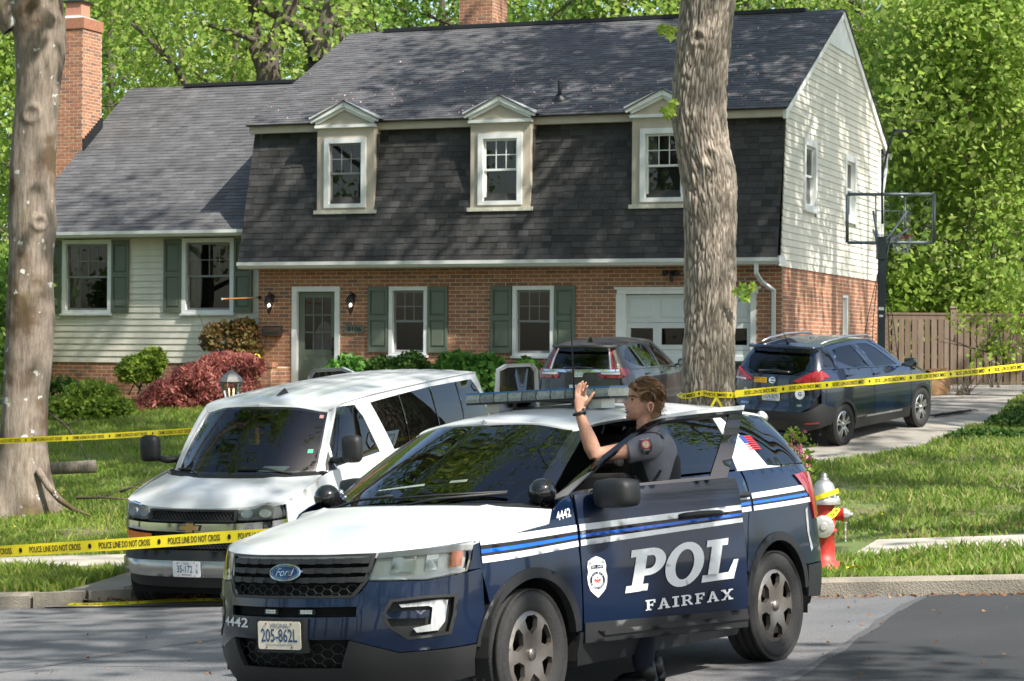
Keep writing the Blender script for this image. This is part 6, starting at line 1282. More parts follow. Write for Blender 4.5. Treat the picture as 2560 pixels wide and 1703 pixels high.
h = MB(); h.box((-1.12, .35, 1.375), (.2, .28, .01), Matrix.Rotation(radians(12), 3, 'Y')); h.build('paper_sheet', m_pw, van)
for a, b, c_, nm in ((1.62, .30, mat('sticker_green', (.02, .42, .22), .5), 'inspection_sticker'), (1.72, .88, mat('sticker_red', (.5, .25, .22), .5), 'sticker')): h = MB(); surf(h, [(a, b), (a+.14, b), (a+.14, b+.06), (a, b+.06)], VG.P, (), .1, 0, .002); h.build(nm, c_, van)
h = MB(); h.box(VG.P(.1, .70, -.15), (.02, .03, .18)); h.build('hanging_ornament', mat('ornament_orange', (.6, .2, .06), .6), van)
# ---------------------------------------------------------------- the two parked cars seen from behind
def suv(root, sh, gh, mp_, sp):
    RN = {}
    def PNL(name, poly, m, holes=(), fn=sh.P, parent=None, res=.07, thick=.014, off=0., both=False):
        par = root if parent is None else parent; o = MB(); surf(o, poly, fn, holes, res, thick, off); ob = o.build(name, m, par)
        if both: o = MB(); surf(o, mir(poly), fn, [mir(h) for h in holes], res, thick, off); o.build(name, m, par)
        return ob
    def RF(d, z, off=0):
        p = sh.P(sh.L-abs(d), z, off); return p if d >= 0 else (p[0], -p[1], p[2])
    XX = lambda pl: [(sh.su(x), z) for x, z in pl]; T = lambda pl: TV(gh, pl)
    fr, rr, ra = sp['axF'], sp['axR'], sp['arch']; zc = sp['rw']
    AFr = arc(fr, zc, ra, radians(172), radians(8), 12); ARr = arc(rr, zc, ra, radians(172), radians(8), 12); bt = sp['belt']; xb = sp['xb']; rk = sp['rock']
    sx = sorted(ARr); up_ = [p for p in sx if p[1] > rk+.02]
    d0, d1, d2 = sp['doors']
    PNL('front_fender', XX([(sp['xf']-.35, rk), (sp['xf']-.35, bt(sp['xf'])-.14), (d0+.01, bt(d0)), (d0+.01, rk+.0)]+[p for p in AFr if p[1] > rk]), mp_, both=True)
    PNL('front_door', XX([(d0, bt(d0)), (d1+.006, bt(d1)), (d1+.006, rk), (d0, rk)]), mp_, both=True)
    PNL('rear_door', XX([(d1-.006, bt(d1)), (d2, bt(d2)), (d2, .95), (rr+ra*.7, zc+ra*.8), (rr+ra+.02, rk), (d1-.006, rk)]), mp_, both=True)
    PNL('rear_quarter', XX([(d2-.008, bt(d2)), (xb, bt(xb))])+[(sh.L-sp['hw'], bt(xb)), (sh.L-sp['hw'], sp['bz'])]+XX([(rr-ra+.0, sp['bz'])] if sp['bz'] > zc+.1 else [])+XX([p for p in up_ if p[1] > sp['bz']-.02][:])+XX([(rr+ra*.71, zc+ra*.8), (d2-.008, .95)]), mp_, both=True)
    for cx in (fr, rr): PNL('wheel_arch', XX(arc(cx, zc, ra+.005, radians(4), radians(176), 16)+arc(cx, zc, ra-.05, radians(176), radians(4), 16)), sp['clad'], both=True, off=.006, thick=.05, res=.05)
    PNL('rocker', XX([(fr-ra+.01, rk+.03), (rr+ra-.01, rk+.03), (rr+ra-.02, .22), (fr-ra+.02, .22)]), sp['clad'], both=True, off=.002, thick=.04)
    hw, bz = sp['hw'], sp['bz']
    PNL('rear_bumper', [(-sp['bw'], bz), (sp['bw'], bz), (sp['bw'], sp['bb']+.1), (sp['bw']-.5, sp['bb']), (-sp['bw']+.5, sp['bb']), (-sp['bw'], sp['bb']+.1)] if not sp.get('bpoly') else sp['bpoly'], sp['bm'], fn=RF, off=.012, thick=.05)
    PNL('tailgate', sp['hatch'], mp_, fn=RF, off=.004, res=.06)
    h = MB()
    for s_ in (1, -1):
        pl = XX([(1.6, .8), (1.6, .3), (-1.7, .3), (-1.7, bt(-1.7)-.05), (1.0, bt(1.0)-.08)]); surf(h, pl if s_ > 0 else mir(pl), sh.P, (), .2, 0, -.06)
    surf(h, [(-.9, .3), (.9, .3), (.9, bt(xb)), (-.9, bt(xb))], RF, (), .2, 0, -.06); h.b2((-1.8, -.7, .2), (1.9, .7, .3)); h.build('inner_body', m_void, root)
    for nm, pl, m, off in sp['rear_parts']: PNL(nm, pl, m, fn=RF, off=off, thick=.02, res=.04)
    # greenhouse
    for s_ in (1, -1):
        f = lambda pl: [(s_*a, b) for a, b in pl][::s_]; ws = [T(w) for w in sp['wins']]
        PNL('side_upper', f([(2.0, 0), (7.35, 0), (7.35, 1), (2.0, 1)]), sp.get('up', mp_), [f(w) for w in ws], fn=gh.P, res=.12, thick=.015)
        for w, g in zip(ws, sp['wg']): PNL('side_window', f(w), g, fn=gh.P, res=.2, thick=0, off=-.006)
        for nm, pl, m in sp.get('uppers', ()): PNL(nm, f(T(pl)), m, fn=gh.P, res=.1, thick=.005, off=.004)
    PNL('windscreen', [(-1.97, .02), (1.97, .02), (1.97, .98), (-1.97, .98)], g_side, fn=gh.P, res=.2, thick=0)
    rw_ = sp['rwin']; n_ = gh.n; G9 = lambda d, v, off=0: (lambda p: p if d >= 0 else Vector((p.x, -p.y, p.z)))(gh.P(n_-abs(d), v, off))
    PNL('rear_frame', [(-1.7, 0), (1.7, 0), (1.7, 1), (-1.7, 1)], mp_, [rw_], fn=G9, res=.15, thick=.015); PNL('rear_window', rw_, sp['rg'], fn=G9, res=.2, thick=0, off=-.004)
    def roof(w, t, off=0):
        q = gh.edge(gh.r, t); k = abs(w); x0_, x1_ = gh.r[0][0], gh.r[-1][0]; cr = sp['crown']*max(0, sin(pi*min(max((x0_+.05-q[0])/(x0_-x1_+.1), 0), 1)))**.5; return Vector((q[0], q[1]*w*1.01, q[2]+cr*(1-k**2.3)+.004+off))
    PNL('roof', [(-1, 0), (1, 0), (1, n_), (-1, n_)], sp.get('roofm', mp_), fn=roof, res=.16)
    def hd(w, v, off=0):
        k = abs(w); xl = sp['xf']-.10; cx = xl+(gh.b[0][0]+.02-xl)*v; cz = sp['hz']+(gh.b[0][2]-sp['hz'])*v**.8; ex_ = sp['xf']-.38+(d0+.12-(sp['xf']-.38))*v; ez = bt(sp['xf'])-.13+(bt(d0)-bt(sp['xf'])+.13)*v; ey = abs(sh.P(sh.su(ex_), ez)[1]); return Vector((cx+(ex_-cx)*k**2.4, ey*w, cz+(ez-cz)*k**2.4+off))
    PNL('hood', [(-1, 0), (1, 0), (1, 1), (-1, 1)], mp_, fn=hd, res=.1); PNL('front_bumper', [(-1.0, .3), (1.0, .3), (1.0, .85), (-1.0, .85)], mp_, res=.12)
    for s_ in (1, -1):
        h = MB(); n = 12; c = Vector((sp['mx'], s_*(sp['w']+.13), sp['mz'])); rows = [(-.05, .7), (-.02, 1), (.05, .95), (.09, .5)]; vv = []
        for x, s in rows:
            for k in range(n): t = 2*pi*k/n; vv.append(c+Vector((x, .105*s*math.copysign(abs(cos(t))**.6, cos(t)), .075*s*math.copysign(abs(sin(t))**.6, sin(t)))))
        h.add(vv, [(i*n+k, i*n+(k+1) % n, (i+1)*n+(k+1) % n, (i+1)*n+k) for i in range(3) for k in range(n)]+[tuple(range(n))[::-1], tuple(3*n+k for k in range(n))], 0, .5, True); mo = h.build('mirror', m_gblk, root)
        h = MB(); h.add([c+Vector((-.052, .085*cos(k*pi/6), .055*sin(k*pi/6))) for k in range(12)], [tuple(range(12))]); h.build('mirror_glass', m_chrome, mo); h = MB(); h.tube([c+Vector((0, -.08*s_, -.03)), c+Vector((.03, -.16*s_, -.05))], .02, 6); h.build('mirror_arm', m_gblk, mo)
        for x in sp['handles']: h = MB(); h.tube([sh.P(s_*sh.su(x+dx), bt(x)-.10, o_) for dx, o_ in ((.1, .0), (.08, .025), (-.08, .025), (-.1, 0))], .013, 6); h.build('handle', mp_, root)
    for xx in (fr, rr):
        for s_ in (1, -1): wheel(root, (xx, s_*(sp['w']-.115), zc), zc, .21, sp['rim'], 'twin', s_, m_tyre, sp['rimm'], m_void)
    for x in (.1, -.9):
        for y in (.38, -.38): h = MB(); h.box((x, y, .68), (.5, .5, .2)); h.box((x-.22, y, 1.0), (.14, .48, .55), Matrix.Rotation(radians(-10), 3, 'Y')); h.box((x-.3, y, 1.34), (.08, .22, .16)); h.build('seat', m_seat, root, bevel=.04)
    h = MB(); h.b2((-1.8, -.7, .3), (1.1, .7, .45)); h.box((1.0, 0, .95), (.4, 1.3, .2)); h.build('cabin_floor', m_seat, root)
    return RF
# compact navy crossover on the right
fw, lf, up = car_frame(3.7916, .0856, .0414)
kick = car_root('navy_crossover', (5.2377, 35.5152, .8056), fw, lf, up, 'small dark blue crossover with orange bumper sticker by the fence')
m_kb = mat('midnight_blue_paint', (.003, .009, .03), .25, .2, coat=1.0, spec=.6)
KS = Shell([(2.2, 0), (2.15, .4), (2.0, .68), (1.7, .83), (1.3, .875), (.6, .875), (-.6, .875), (-1.3, .875), (-1.7, .84), (-1.95, .72), (-2.06, .45), (-2.09, 0)], [(.3, -.05), (.6, 0), (.9, -.08), (1.0, -.12)], [(.2, -.05), (.4, -.01), (.6, 0), (.8, -.005), (.95, -.02), (1.05, -.05), (1.2, -.10), (1.3, -.14)], [(.25, -.10), (.4, -.01), (.55, 0), (.64, -.02), (.75, -.06), (.95, -.085), (1.1, -.11), (1.25, -.17)])
kbelt = lambda x: 1.085-.058*(x-.4) if x < .4 else 1.085-.10*(x-.4)
KG = House2([(1.25, 0, 1.02), (1.15, .4, 1.02), (.95, .72, 1.03), (.62, .80, 1.06), (-.4, .82, 1.135), (-1.1, .80, 1.175), (-1.6, .765, 1.205), (-1.84, .66, 1.20), (-1.93, .4, 1.13), (-1.95, 0, 1.10)],
 [(.38, 0, 1.525), (.34, .35, 1.515), (.26, .54, 1.475), (.05, .565, 1.525), (-.5, .585, 1.56), (-1.0, .58, 1.555), (-1.35, .57, 1.535), (-1.58, .55, 1.515), (-1.66, .35, 1.53), (-1.68, 0, 1.535)], .015)
tailK = [(.36, 1.035), (.56, 1.0), (.80, 1.03), (1.06, 1.10), (.93, 1.19), (.80, 1.205), (.58, 1.135)]
suv(kick, KS, KG, m_kb, dict(axF=1.31, axR=-1.31, arch=.40, rw=.328, belt=kbelt, xb=-1.75, rock=.36, xf=2.2, doors=(.92, -.33, -1.18), hw=.86, bz=.60, bw=1.16, bb=.28, clad=m_blk, bm=m_blk, bpoly=[(-1.17, .60), (-.84, .70), (-.66, .60), (-.52, .565), (.52, .565), (.66, .60), (.84, .70), (1.17, .60), (1.14, .40), (.6, .27), (-.6, .27), (-1.14, .40)],
 hatch=[(-.52, .57), (.52, .57), (.68, .66), (.84, .86), (.86, 1.16), (.60, 1.18), (.45, 1.12), (-.45, 1.12), (-.60, 1.18), (-.86, 1.16), (-.84, .86), (-.68, .66)],
 rear_parts=[('tail_light', tailK, m_redl, .03), ('tail_light', mir(tailK), m_redl, .03), ('reverse_lamp', [(.5, 1.02), (.78, 1.03), (.76, 1.055), (.52, 1.045)], m_platew, .034), ('reflector', [(-.80, .395), (-.58, .385), (-.58, .41), (-.80, .42)], m_redl, .03), ('plate_recess', [(-.2, .70), (.2, .70), (.2, .90), (-.2, .90)], m_gblk, .008)],
 wins=[[(-1.34, 1.31), (-1.28, 1.46), (-1.1, 1.49), (-.70, 1.50), (-.42, 1.15), (-.92, 1.175)], [(-.50, 1.505), (-.15, 1.48), (.05, 1.40), (.58, 1.09), (-.22, 1.13)]], wg=[g_side, g_side], uppers=[('c_pillar', [(-1.40, 1.22), (-1.36, 1.50), (-1.52, 1.50), (-1.70, 1.24)], m_gblk), ('b_pillar', [(-.66, 1.50), (-.53, 1.50), (-.25, 1.14), (-.39, 1.15)], m_gblk)], up=m_kb,
 rwin=[(-1.35, .10), (-.7, .0), (.7, .0), (1.35, .10), (1.55, .45), (1.45, .93), (-1.45, .93), (-1.55, .45)], rg=glass('rear_glass', (.16, .17, .17)), crown=.05, hz=.95, mx=.62, mz=1.13, w=.875, handles=(-.2, -1.05), rim=.215, rimm=mat('machined_rim', (.42, .42, .41), .3, .8)))
KR = lambda d, z, off=0: (lambda p: p if d >= 0 else (p[0], -p[1], p[2]))(KS.P(KS.L-abs(d), z, off))
h = MB(); h.tube([(-1.60, .60, 1.53), (-1.74, .55, 1.525), (-1.80, .3, 1.53), (-1.81, 0, 1.532), (-1.80, -.3, 1.53), (-1.74, -.55, 1.525), (-1.60, -.60, 1.53)], .028, 8); h.build('spoiler', m_kb, kick)
for s_ in (1, -1): h = MB(); h.tube([(-1.45, s_*.52, 1.565), (-1.2, s_*.535, 1.60), (-.6, s_*.545, 1.625), (.0, s_*.53, 1.60), (.2, s_*.515, 1.545)], [.012, .02, .02, .02, .012], 8); h.build('roof_rail', m_alum, kick)
h = MB(); h.tube([(-1.45, .05, 1.57), (-1.50, .05, 1.62), (-1.62, .06, 1.82)], [.03, .008, .004], 6); h.build('antenna', m_blk, kick)
rdK = lambda a, b, off=0: Vector(KR(-a, b, off+.012)); 
plate(kick, lambda a, b, off=0: Vector((-2.055-off, -a, .80+b)), [('ULN-8291', 0, -.005, .27, .075, {'bold': .008}), ('VIRGINIA', 0, .055, .12, .02, {}), ('VIRGINIA IS FOR LOVERS', 0, -.062, .16, .014, {})], m_platew)
h = MB(); surf(h, [(.06*cos(k*pi/10), 1.035+.048*sin(k*pi/10)) for k in range(20)], rdK, [[(.044*cos(k*pi/10), 1.035+.034*sin(k*pi/10)) for k in range(20)]], .04, .01, .008); h.add([rdK(-.055, 1.028, .012), rdK(.055, 1.028, .012), rdK(.055, 1.042, .012), rdK(-.055, 1.042, .012)], [(0, 1, 2, 3)]); h.build('emblem', m_chrome, kick)
h = MB(); surf(h, [(-.34, .99), (-.10, .99), (-.10, 1.07), (-.34, 1.07)], rdK, (), .06, 0, .006); so_ = h.build('bumper_sticker', m_dyel, kick); h = MB(); decal_text(h, 'STUDENT DRIVER', rdK, -.325, 1.035, .21, .024, .008); decal_text(h, 'PLEASE BE PATIENT', rdK, -.325, 1.002, .21, .02, .008); tag(h.build('sticker_text', m_dk, so_), kind='stuff')
h = MB(); surf(h, [(.49+.082*cos(k*pi/12), .845+.082*sin(k*pi/12)) for k in range(24)], rdK, (), .05, 0, .006); so_ = h.build('round_magnet', m_platew, kick); h = MB(); decal_text(h, 'G', rdK, .462, .815, .056, .062, .008, bold=.03); h.build('magnet_letter', mat('letter_purple', (.06, .04, .22), .5), so_)
h = MB(); decal_text(h, 'KICKS', rdK, -.56, .655, .16, .032, .006, bold=.02); h.build('nameplate', m_chrome, kick); h = MB(); decal_text(h, 'SR', rdK, .45, .655, .09, .032, .006, bold=.02); h.build('nameplate', m_chrome, kick)
h = MB(); surf(h, [(-.50+.05*cos(k*pi/6)*(1+.3*sin(k*2)), .84+.06*sin(k*pi/6)) for k in range(12)], rdK, (), .05, 0, .006); h.build('decal', m_dw, kick)
h = MB(); h.tube([(-1.99, .25, 1.17), (-1.99, 0, 1.185), (-1.98, -.3, 1.165)], .018, 6); h.build('wiper', m_gblk, kick)
for y in (.18, -.28): h = MB(); h.box((-1.35, y, 1.40), (.01, .12, .11)); h.build('yellow_tag', m_yel, kick)
for s_ in (1, -1): h = MB(); surf(h, [(s_*KS.su(x), z) for x, z in ((.62, .372), (-.56, .40), (-.60, .375), (.60, .345))][::s_], KS.P, (), .1, .01, .012); h.build('sill_trim', m_alum, kick)
# charcoal crossover in front of the garage
fw, lf, up = car_frame(radians(200.7), .05, .0)
crv = car_root('grey_crossover', (1.96, 40.45, .68), fw, lf, up, 'dusty charcoal crossover with tall red tail lamps in front of the garage')
m_cg = mat('charcoal_paint', (.055, .052, .05), .35, .4, coat=.7, var=.15, vscale=3); m_dust = mat('dusty_roof', (.085, .078, .068), .5, .2, coat=.3, var=.25, vscale=5)
CS = Shell([(2.3, 0), (2.24, .4), (2.08, .7), (1.75, .87), (1.3, .92), (.6, .925), (-.6, .925), (-1.3, .92), (-1.8, .89), (-2.1, .77), (-2.22, .45), (-2.25, 0)], [(.3, -.05), (.6, 0), (.95, -.08), (1.05, -.12)], [(.2, -.05), (.4, -.01), (.6, 0), (.85, -.005), (1.0, -.02), (1.1, -.045), (1.2, -.085), (1.3, -.12)], [(.25, -.10), (.4, -.01), (.6, 0), (.8, -.02), (1.0, -.06), (1.15, -.08), (1.25, -.12)])
cbelt = lambda x: 1.13-.03*(x-.4) if x < .4 else 1.13-.09*(x-.4)
CG = House2([(1.3, 0, 1.07), (1.2, .4, 1.07), (1.02, .78, 1.08), (.75, .86, 1.11), (-.3, .88, 1.15), (-1.1, .865, 1.17), (-1.75, .82, 1.19), (-2.02, .70, 1.19), (-2.12, .4, 1.18), (-2.14, 0, 1.18)],
 [(.45, 0, 1.63), (.40, .35, 1.62), (.32, .55, 1.575), (.1, .585, 1.62), (-.45, .61, 1.64), (-1.0, .605, 1.63), (-1.5, .59, 1.60), (-1.80, .565, 1.575), (-1.90, .35, 1.585), (-1.92, 0, 1.59)], .018)
tailC = [(.38, 1.055), (.76, 1.045), (.99, 1.10), (1.03, 1.20), (.79, 1.215), (.775, 1.10), (.52, 1.105), (.36, 1.135)]
suv(crv, CS, CG, m_cg, dict(axF=1.33, axR=-1.33, arch=.41, rw=.345, belt=cbelt, xb=-1.95, rock=.38, xf=2.3, doors=(.98, -.22, -1.12), hw=.80, bz=.62, bw=1.2, bb=.30, clad=m_blk, bm=m_cg, hatch=[(-.62, .64), (.62, .64), (.76, .8), (.78, 1.18), (-.78, 1.18), (-.76, .8)],
 rear_parts=[('tail_light', tailC, m_redl, .03), ('tail_light', mir(tailC), m_redl, .03), ('lamp_clear', [(.40, 1.115), (.765, 1.11), (.77, 1.15), (.42, 1.15)], m_platew, .028), ('lamp_clear', [(-.77, 1.11), (-.40, 1.115), (-.42, 1.15), (-.77, 1.15)], m_platew, .028), ('chrome_trim', [(-.76, 1.165), (-.1, 1.145), (-.07, 1.07), (.07, 1.07), (.1, 1.145), (.76, 1.165), (.76, 1.20), (-.76, 1.20)], m_chrome, .026)],
 wins=[[(-1.80, 1.36), (-1.62, 1.50), (-1.38, 1.555), (-1.28, 1.555), (-1.08, 1.19), (-1.5, 1.25)], [(-1.22, 1.56), (-.62, 1.59), (-.40, 1.58), (-.30, 1.17), (-1.02, 1.19)], [(-.30, 1.585), (.0, 1.56), (.72, 1.14), (-.2, 1.165)]], wg=[g_dark, g_dark, g_side],
 rwin=[(-1.32, .06), (1.32, .06), (1.40, .5), (1.30, .93), (-1.30, .93), (-1.40, .5)], rg=g_dark, crown=.055, roofm=m_dust, hz=1.0, mx=.70, mz=1.18, w=.925, handles=(-.1, -1.0), rim=.225, rimm=m_alum))
CRr = lambda d, z, off=0: (lambda p: p if d >= 0 else (p[0], -p[1], p[2]))(CS.P(CS.L-abs(d), z, off)); rdC = lambda a, b, off=0: Vector(CRr(-a, b, off+.012))
G9c = lambda d, v, off=0: (lambda p: p if d >= 0 else Vector((p.x, -p.y, p.z)))(CG.P(9-abs(d), v, off))
for s_ in (1, -1):
    h = MB(); surf(h, [(s_*a, b) for a, b in [(1.50, .02), (1.75, .02), (1.60, .93), (1.45, .93)]][::s_], G9c, (), .1, .02, .012); h.build('tail_light_upper', m_redl, crv); h = MB(); surf(h, [(s_*a, b) for a, b in [(1.42, .03), (1.50, .02), (1.45, .93), (1.38, .90)]][::s_], G9c, (), .1, .02, .012); h.build('lamp_clear', m_platew, crv)
h = MB(); h.tube([(-1.84, .58, 1.595), (-1.98, .52, 1.585), (-2.05, .3, 1.595), (-2.06, 0, 1.60), (-2.05, -.3, 1.595), (-1.98, -.52, 1.585), (-1.84, -.58, 1.595)], .03, 8); h.build('spoiler', m_dust, crv)
h = MB(); surf(h, [(-.045, -.04), (.045, -.04), (.05, .045), (-.05, .045)], lambda a, b, o_=0: rdC(a, 1.125+b, o_+.03), [[(-.036, -.032), (.036, -.032), (.04, .037), (-.04, .037)]], .04, .008)
for q in ([(-.028, -.028), (-.016, -.028), (-.012, .03), (-.03, .03)], [(.016, -.028), (.028, -.028), (.03, .03), (.012, .03)], [(-.016, -.004), (.016, -.004), (.016, .008), (-.016, .008)]): surf(h, q, lambda a, b, o_=0: rdC(a, 1.125+b, o_+.032), (), .05, .006)
h.build('emblem', m_chrome, crv); h = MB(); decal_text(h, 'CR-V', rdC, -.66, .80, .17, .045, .006, bold=.02); h.build('nameplate', m_chrome, crv)
h = MB(); h.add([(-1.35, .03, 1.67), (-1.55, .05, 1.66), (-1.55, -.05, 1.66), (-1.52, 0, 1.75)], [(0, 1, 3), (0, 3, 2), (1, 2, 3)]); h.build('roof_fin', m_gblk, crv)
plate(crv, lambda a, b, off=0: Vector((-2.262-off, -a, .86+b)), [], m_platew); h = MB(); h.tube([(-2.17, .3, 1.22), (-2.17, 0, 1.235), (-2.16, -.25, 1.22)], .018, 6); h.build('wiper', m_gblk, crv)
# ---------------------------------------------------------------- officer standing inside the open door, facing left, left arm raised
OY = 13.42
man = empty('person', (at(1615, 1200, OY).x, OY, street(at(1615, 1200, OY).x, OY)), label='officer in grey shirt and black vest raising one hand inside open car door', cat='person')
L0 = man.location.copy(); zg = L0.z
def A(px, py, Y=OY): return at(px, py, Y)-L0
m_skin = mat('skin', (.56, .30, .21), .55, var=.22, vscale=45, spec=.3, bump=.25, bscale=220); m_shirt = mat('grey_shirt', (.155, .155, .18), .85, var=.15, vscale=9, bump=.25, bscale=25); m_vest = mat('black_vest', (.009, .009, .010), .8, bump=.3, bscale=70); m_trs = mat('navy_trousers', (.008, .010, .02), .9)
MS = _sk = m_skin; MS.node_tree.nodes['Principled BSDF'].inputs['Subsurface Weight'].default_value = .15; MS.node_tree.nodes['Principled BSDF'].inputs['Subsurface Radius'].default_value = (.012, .005, .003)
def etube(m, pts, n=16, mi=0):
    """pts: (centre, rx (along world x-ish), ry (across)) rings, axis follows the points"""
    vs = []; cs = [Vector(p[0]) for p in pts]
    for i, (c, a, b) in enumerate(pts):
        d = (cs[min(i+1, len(cs)-1)]-cs[max(i-1, 0)]).normalized(); y = Vector((0, 1, 0)); y = (y-d*y.dot(d)).normalized(); x = y.cross(d)
        vs += [cs[i]+x*cos(2*pi*k/n)*a+y*sin(2*pi*k/n)*b for k in range(n)]
    q = len(pts); m.add(vs, [(i*n+k, i*n+(k+1) % n, (i+1)*n+(k+1) % n, (i+1)*n+k) for i in range(q-1) for k in range(n)]+[tuple(range(n))[::-1], tuple((q-1)*n+k for k in range(n))], mi, .5, True)
px = 1/417.
# head: stacked sections from the traced profile (front x, back x, half width)
hrows = [(951, 1606, 1636, .022), (955, 1590, 1648, .046), (961, 1580, 1655, .060), (969, 1574, 1659, .068), (978, 1571.5, 1661, .073), (986, 1570.5, 1661, .075), (992, 1569.5, 1660, .075), (997, 1572, 1659, .0745), (1003, 1571.5, 1657, .074), (1009, 1570.5, 1655, .073), (1014, 1569.5, 1652, .071), (1020, 1568, 1648, .068), (1026, 1567.5, 1644, .065), (1031, 1567.5, 1640, .061), (1036, 1568, 1636, .055), (1041, 1568.5, 1632, .047), (1046, 1571, 1628, .038), (1050, 1580, 1620, .026)]
prot = {1003: 6.5, 1009: 13.5, 1014: 8.0, 997: .8, 1020: 4.2, 1026: 1.0, 1031: 4.8, 1036: .0, 1041: 5.5, 992: 2.0, 1046: 4}
body = MB(); n = 40; vs = []
for (py, xf, xb, w) in hrows:
    xc = (xf*.45+xb*.55)
    for k in range(n):
        a = 2*pi*k/n; fw_, sd_ = cos(a), sin(a); s = w*math.copysign(abs(sd_)**.85, sd_)
        wid = .012 if py in (1003, 1009, 1014) else .024
        if fw_ > 0:
            f = xf-prot.get(py, 0)*math.exp(-(s/wid)**2); eye = 2.4*math.exp(-((abs(s)-.032)/.013)**2) if 994 < py < 1004 else 0
            x = xc+(f+eye-xc)*fw_**.72
        else: x = xc+(xb-xc)*abs(fw_)**.8
        p = A(x, py); vs.append(Vector((p.x, p.y+s, p.z)))
q = len(hrows); body.add(vs, [(i*n+k, i*n+(k+1) % n, (i+1)*n+(k+1) % n, (i+1)*n+k) for i in range(q-1) for k in range(n)]+[tuple(range(n))[::-1], tuple((q-1)*n+k for k in range(n))], 0, .5, True)
etube(body, [(A(1614, 1022), .058, .055), (A(1613, 1050), .056, .054), (A(1616, 1075), .058, .058), (A(1622, 1095), .075, .085), (A(1630, 1110), .10, .14)])
etube(body, [(A(1632, 1100), .09, .15), (A(1640, 1130), .115, .185), (A(1640, 1200), .12, .18), (A(1638, 1270), .115, .165), (A(1636, 1330), .12, .17), (A(1634, 1380), .10, .16)])
SH, EL, WR = A(1630, 1116, 13.26), A(1487, 1138, 13.17), A(1449, 1034, 13.155)
etube(body, [(SH, .062, .062), (SH.lerp(EL, .3), .056, .056), (SH.lerp(EL, .65), .048, .047), (SH.lerp(EL, .92), .043, .041), (EL+Vector((-.008, 0, -.004)), .040, .039)])
etube(body, [(EL+Vector((.006, 0, -.012)), .040, .038), (EL.lerp(WR, .18), .049, .043), (EL.lerp(WR, .38), .047, .043), (EL.lerp(WR, .7), .036, .034), (WR, .028, .031)])
# hand: palm + five bent fingers (back of the left hand to the camera)
etube(body, [(WR, .027, .030), (A(1450, 1020, 13.155), .033, .022), (A(1452, 1006, 13.155), .041, .019), (A(1453.5, 995, 13.155), .041, .017), (A(1454, 988, 13.155), .037, .014)], 14)
def finger(pts, r): 
    P = [A(x, y, d) for x, y, d in pts]; body.tube(P, [r*1.05, r, r*.95, r*.88, r*.6][:len(P)], 10); body.lathe([(0, -r*.7), (r*.5, -r*.45), (r*.62, 0), (r*.5, r*.45), (0, r*.7)], P[-1], 10)
finger([(1440, 992, 13.155), (1439.5, 979, 13.155), (1442, 970, 13.150), (1446, 963, 13.145), (1449, 959.5, 13.140)], .0086)
finger([(1447, 990, 13.155), (1447.5, 975, 13.155), (1450.5, 965, 13.150), (1454.5, 957.5, 13.145), (1457.5, 953.5, 13.140)], .0092)
finger([(1454.5, 990, 13.155), (1456, 976, 13.150), (1459, 967, 13.145), (1462.5, 960.5, 13.140), (1465, 957, 13.135)], .0092)
finger([(1462, 992, 13.150), (1462, 981, 13.135), (1463.5, 974, 13.125), (1466.5, 968, 13.115), (1469, 964.5, 13.110)], .0088)
finger([(1462, 1012, 13.145), (1469, 1003, 13.135), (1476, 994, 13.130), (1481.5, 986, 13.125), (1485, 981.5, 13.122)], .0105)
SR = A(1630, 1118, 13.60); ELR, WRR = A(1600, 1225, 13.66), A(1545, 1215, 13.57)
etube(body, [(SR, .06, .06), (SR.lerp(ELR, .5), .05, .05), (ELR, .04, .04)]); etube(body, [(ELR, .04, .04), (ELR.lerp(WRR, .4), .043, .04), (WRR, .03, .028), (A(1520, 1212, 13.55), .036, .02)])
for sg, kx in ((-1, 0), (1, .06)):
    hp = Vector((A(1634, 1380).x, sg*.095, A(1634, 1380).z)); foot = Vector((kx-.02, sg*.12, .2)); kn = hp.lerp(foot, .5)+Vector((-.03, 0, 0)); etube(body, [(hp+Vector((0, 0, .05)), .10, .095), (hp.lerp(kn, .5), .085, .08), (kn, .062, .06), (kn.lerp(foot, .35), .055, .05), (foot, .035, .033)])
bo = body.build('body', m_skin, man); rm = bo.modifiers.new('remesh', 'REMESH'); rm.mode = 'VOXEL'; rm.voxel_size = .0042; rm.use_smooth_shade = True; smd = bo.modifiers.new('smooth', 'SMOOTH'); smd.factor = .5; smd.iterations = 1
# ear, eye, brow, lips
m = MB(); e0 = A(1626, 1018, OY-.076); 
ring = [Vector((.016*cos(a)*(1.1 if sin(a) > 0 else .75), -.008-.006*abs(cos(a)), .027*sin(a))) for a in [2*pi*k/16 for k in range(16)]]; m.tube([e0+p for p in ring]+[e0+ring[0]], .0065, 8, cap=False); m.lathe([(0, -.012), (.012, -.006), (.014, .004), (0, .01)], e0+Vector((-.002, 0, -.004)), 12, Matrix.Rotation(radians(90), 3, 'X'), 0, 1, 1.6); m.build('ear', m_skin, man)
m = MB(); ec = A(1579.5, 998.5, OY-.047); m.lathe([(0, -.010), (.008, -.007), (.011, 0), (.008, .007), (0, .010)], ec+Vector((.006, .002, 0)), 12); m.lathe([(0, -.010), (.008, -.007), (.011, 0), (.008, .007), (0, .010)], ec+Vector((.006, .092, 0)), 12); m.build('eye', mat('eye_brown', (.09, .05, .04), .3), man)  # both eyeballs in one plain dark brown
m = MB(); m.tube([A(1573, 991.5, OY-.030), A(1578, 989.5, OY-.050), A(1587, 990.5, OY-.066), A(1593, 994, OY-.073)], [.004, .006, .0055, .003], 6); m.build('eyebrow', mat('brow_hair', (.11, .055, .025), .9), man)
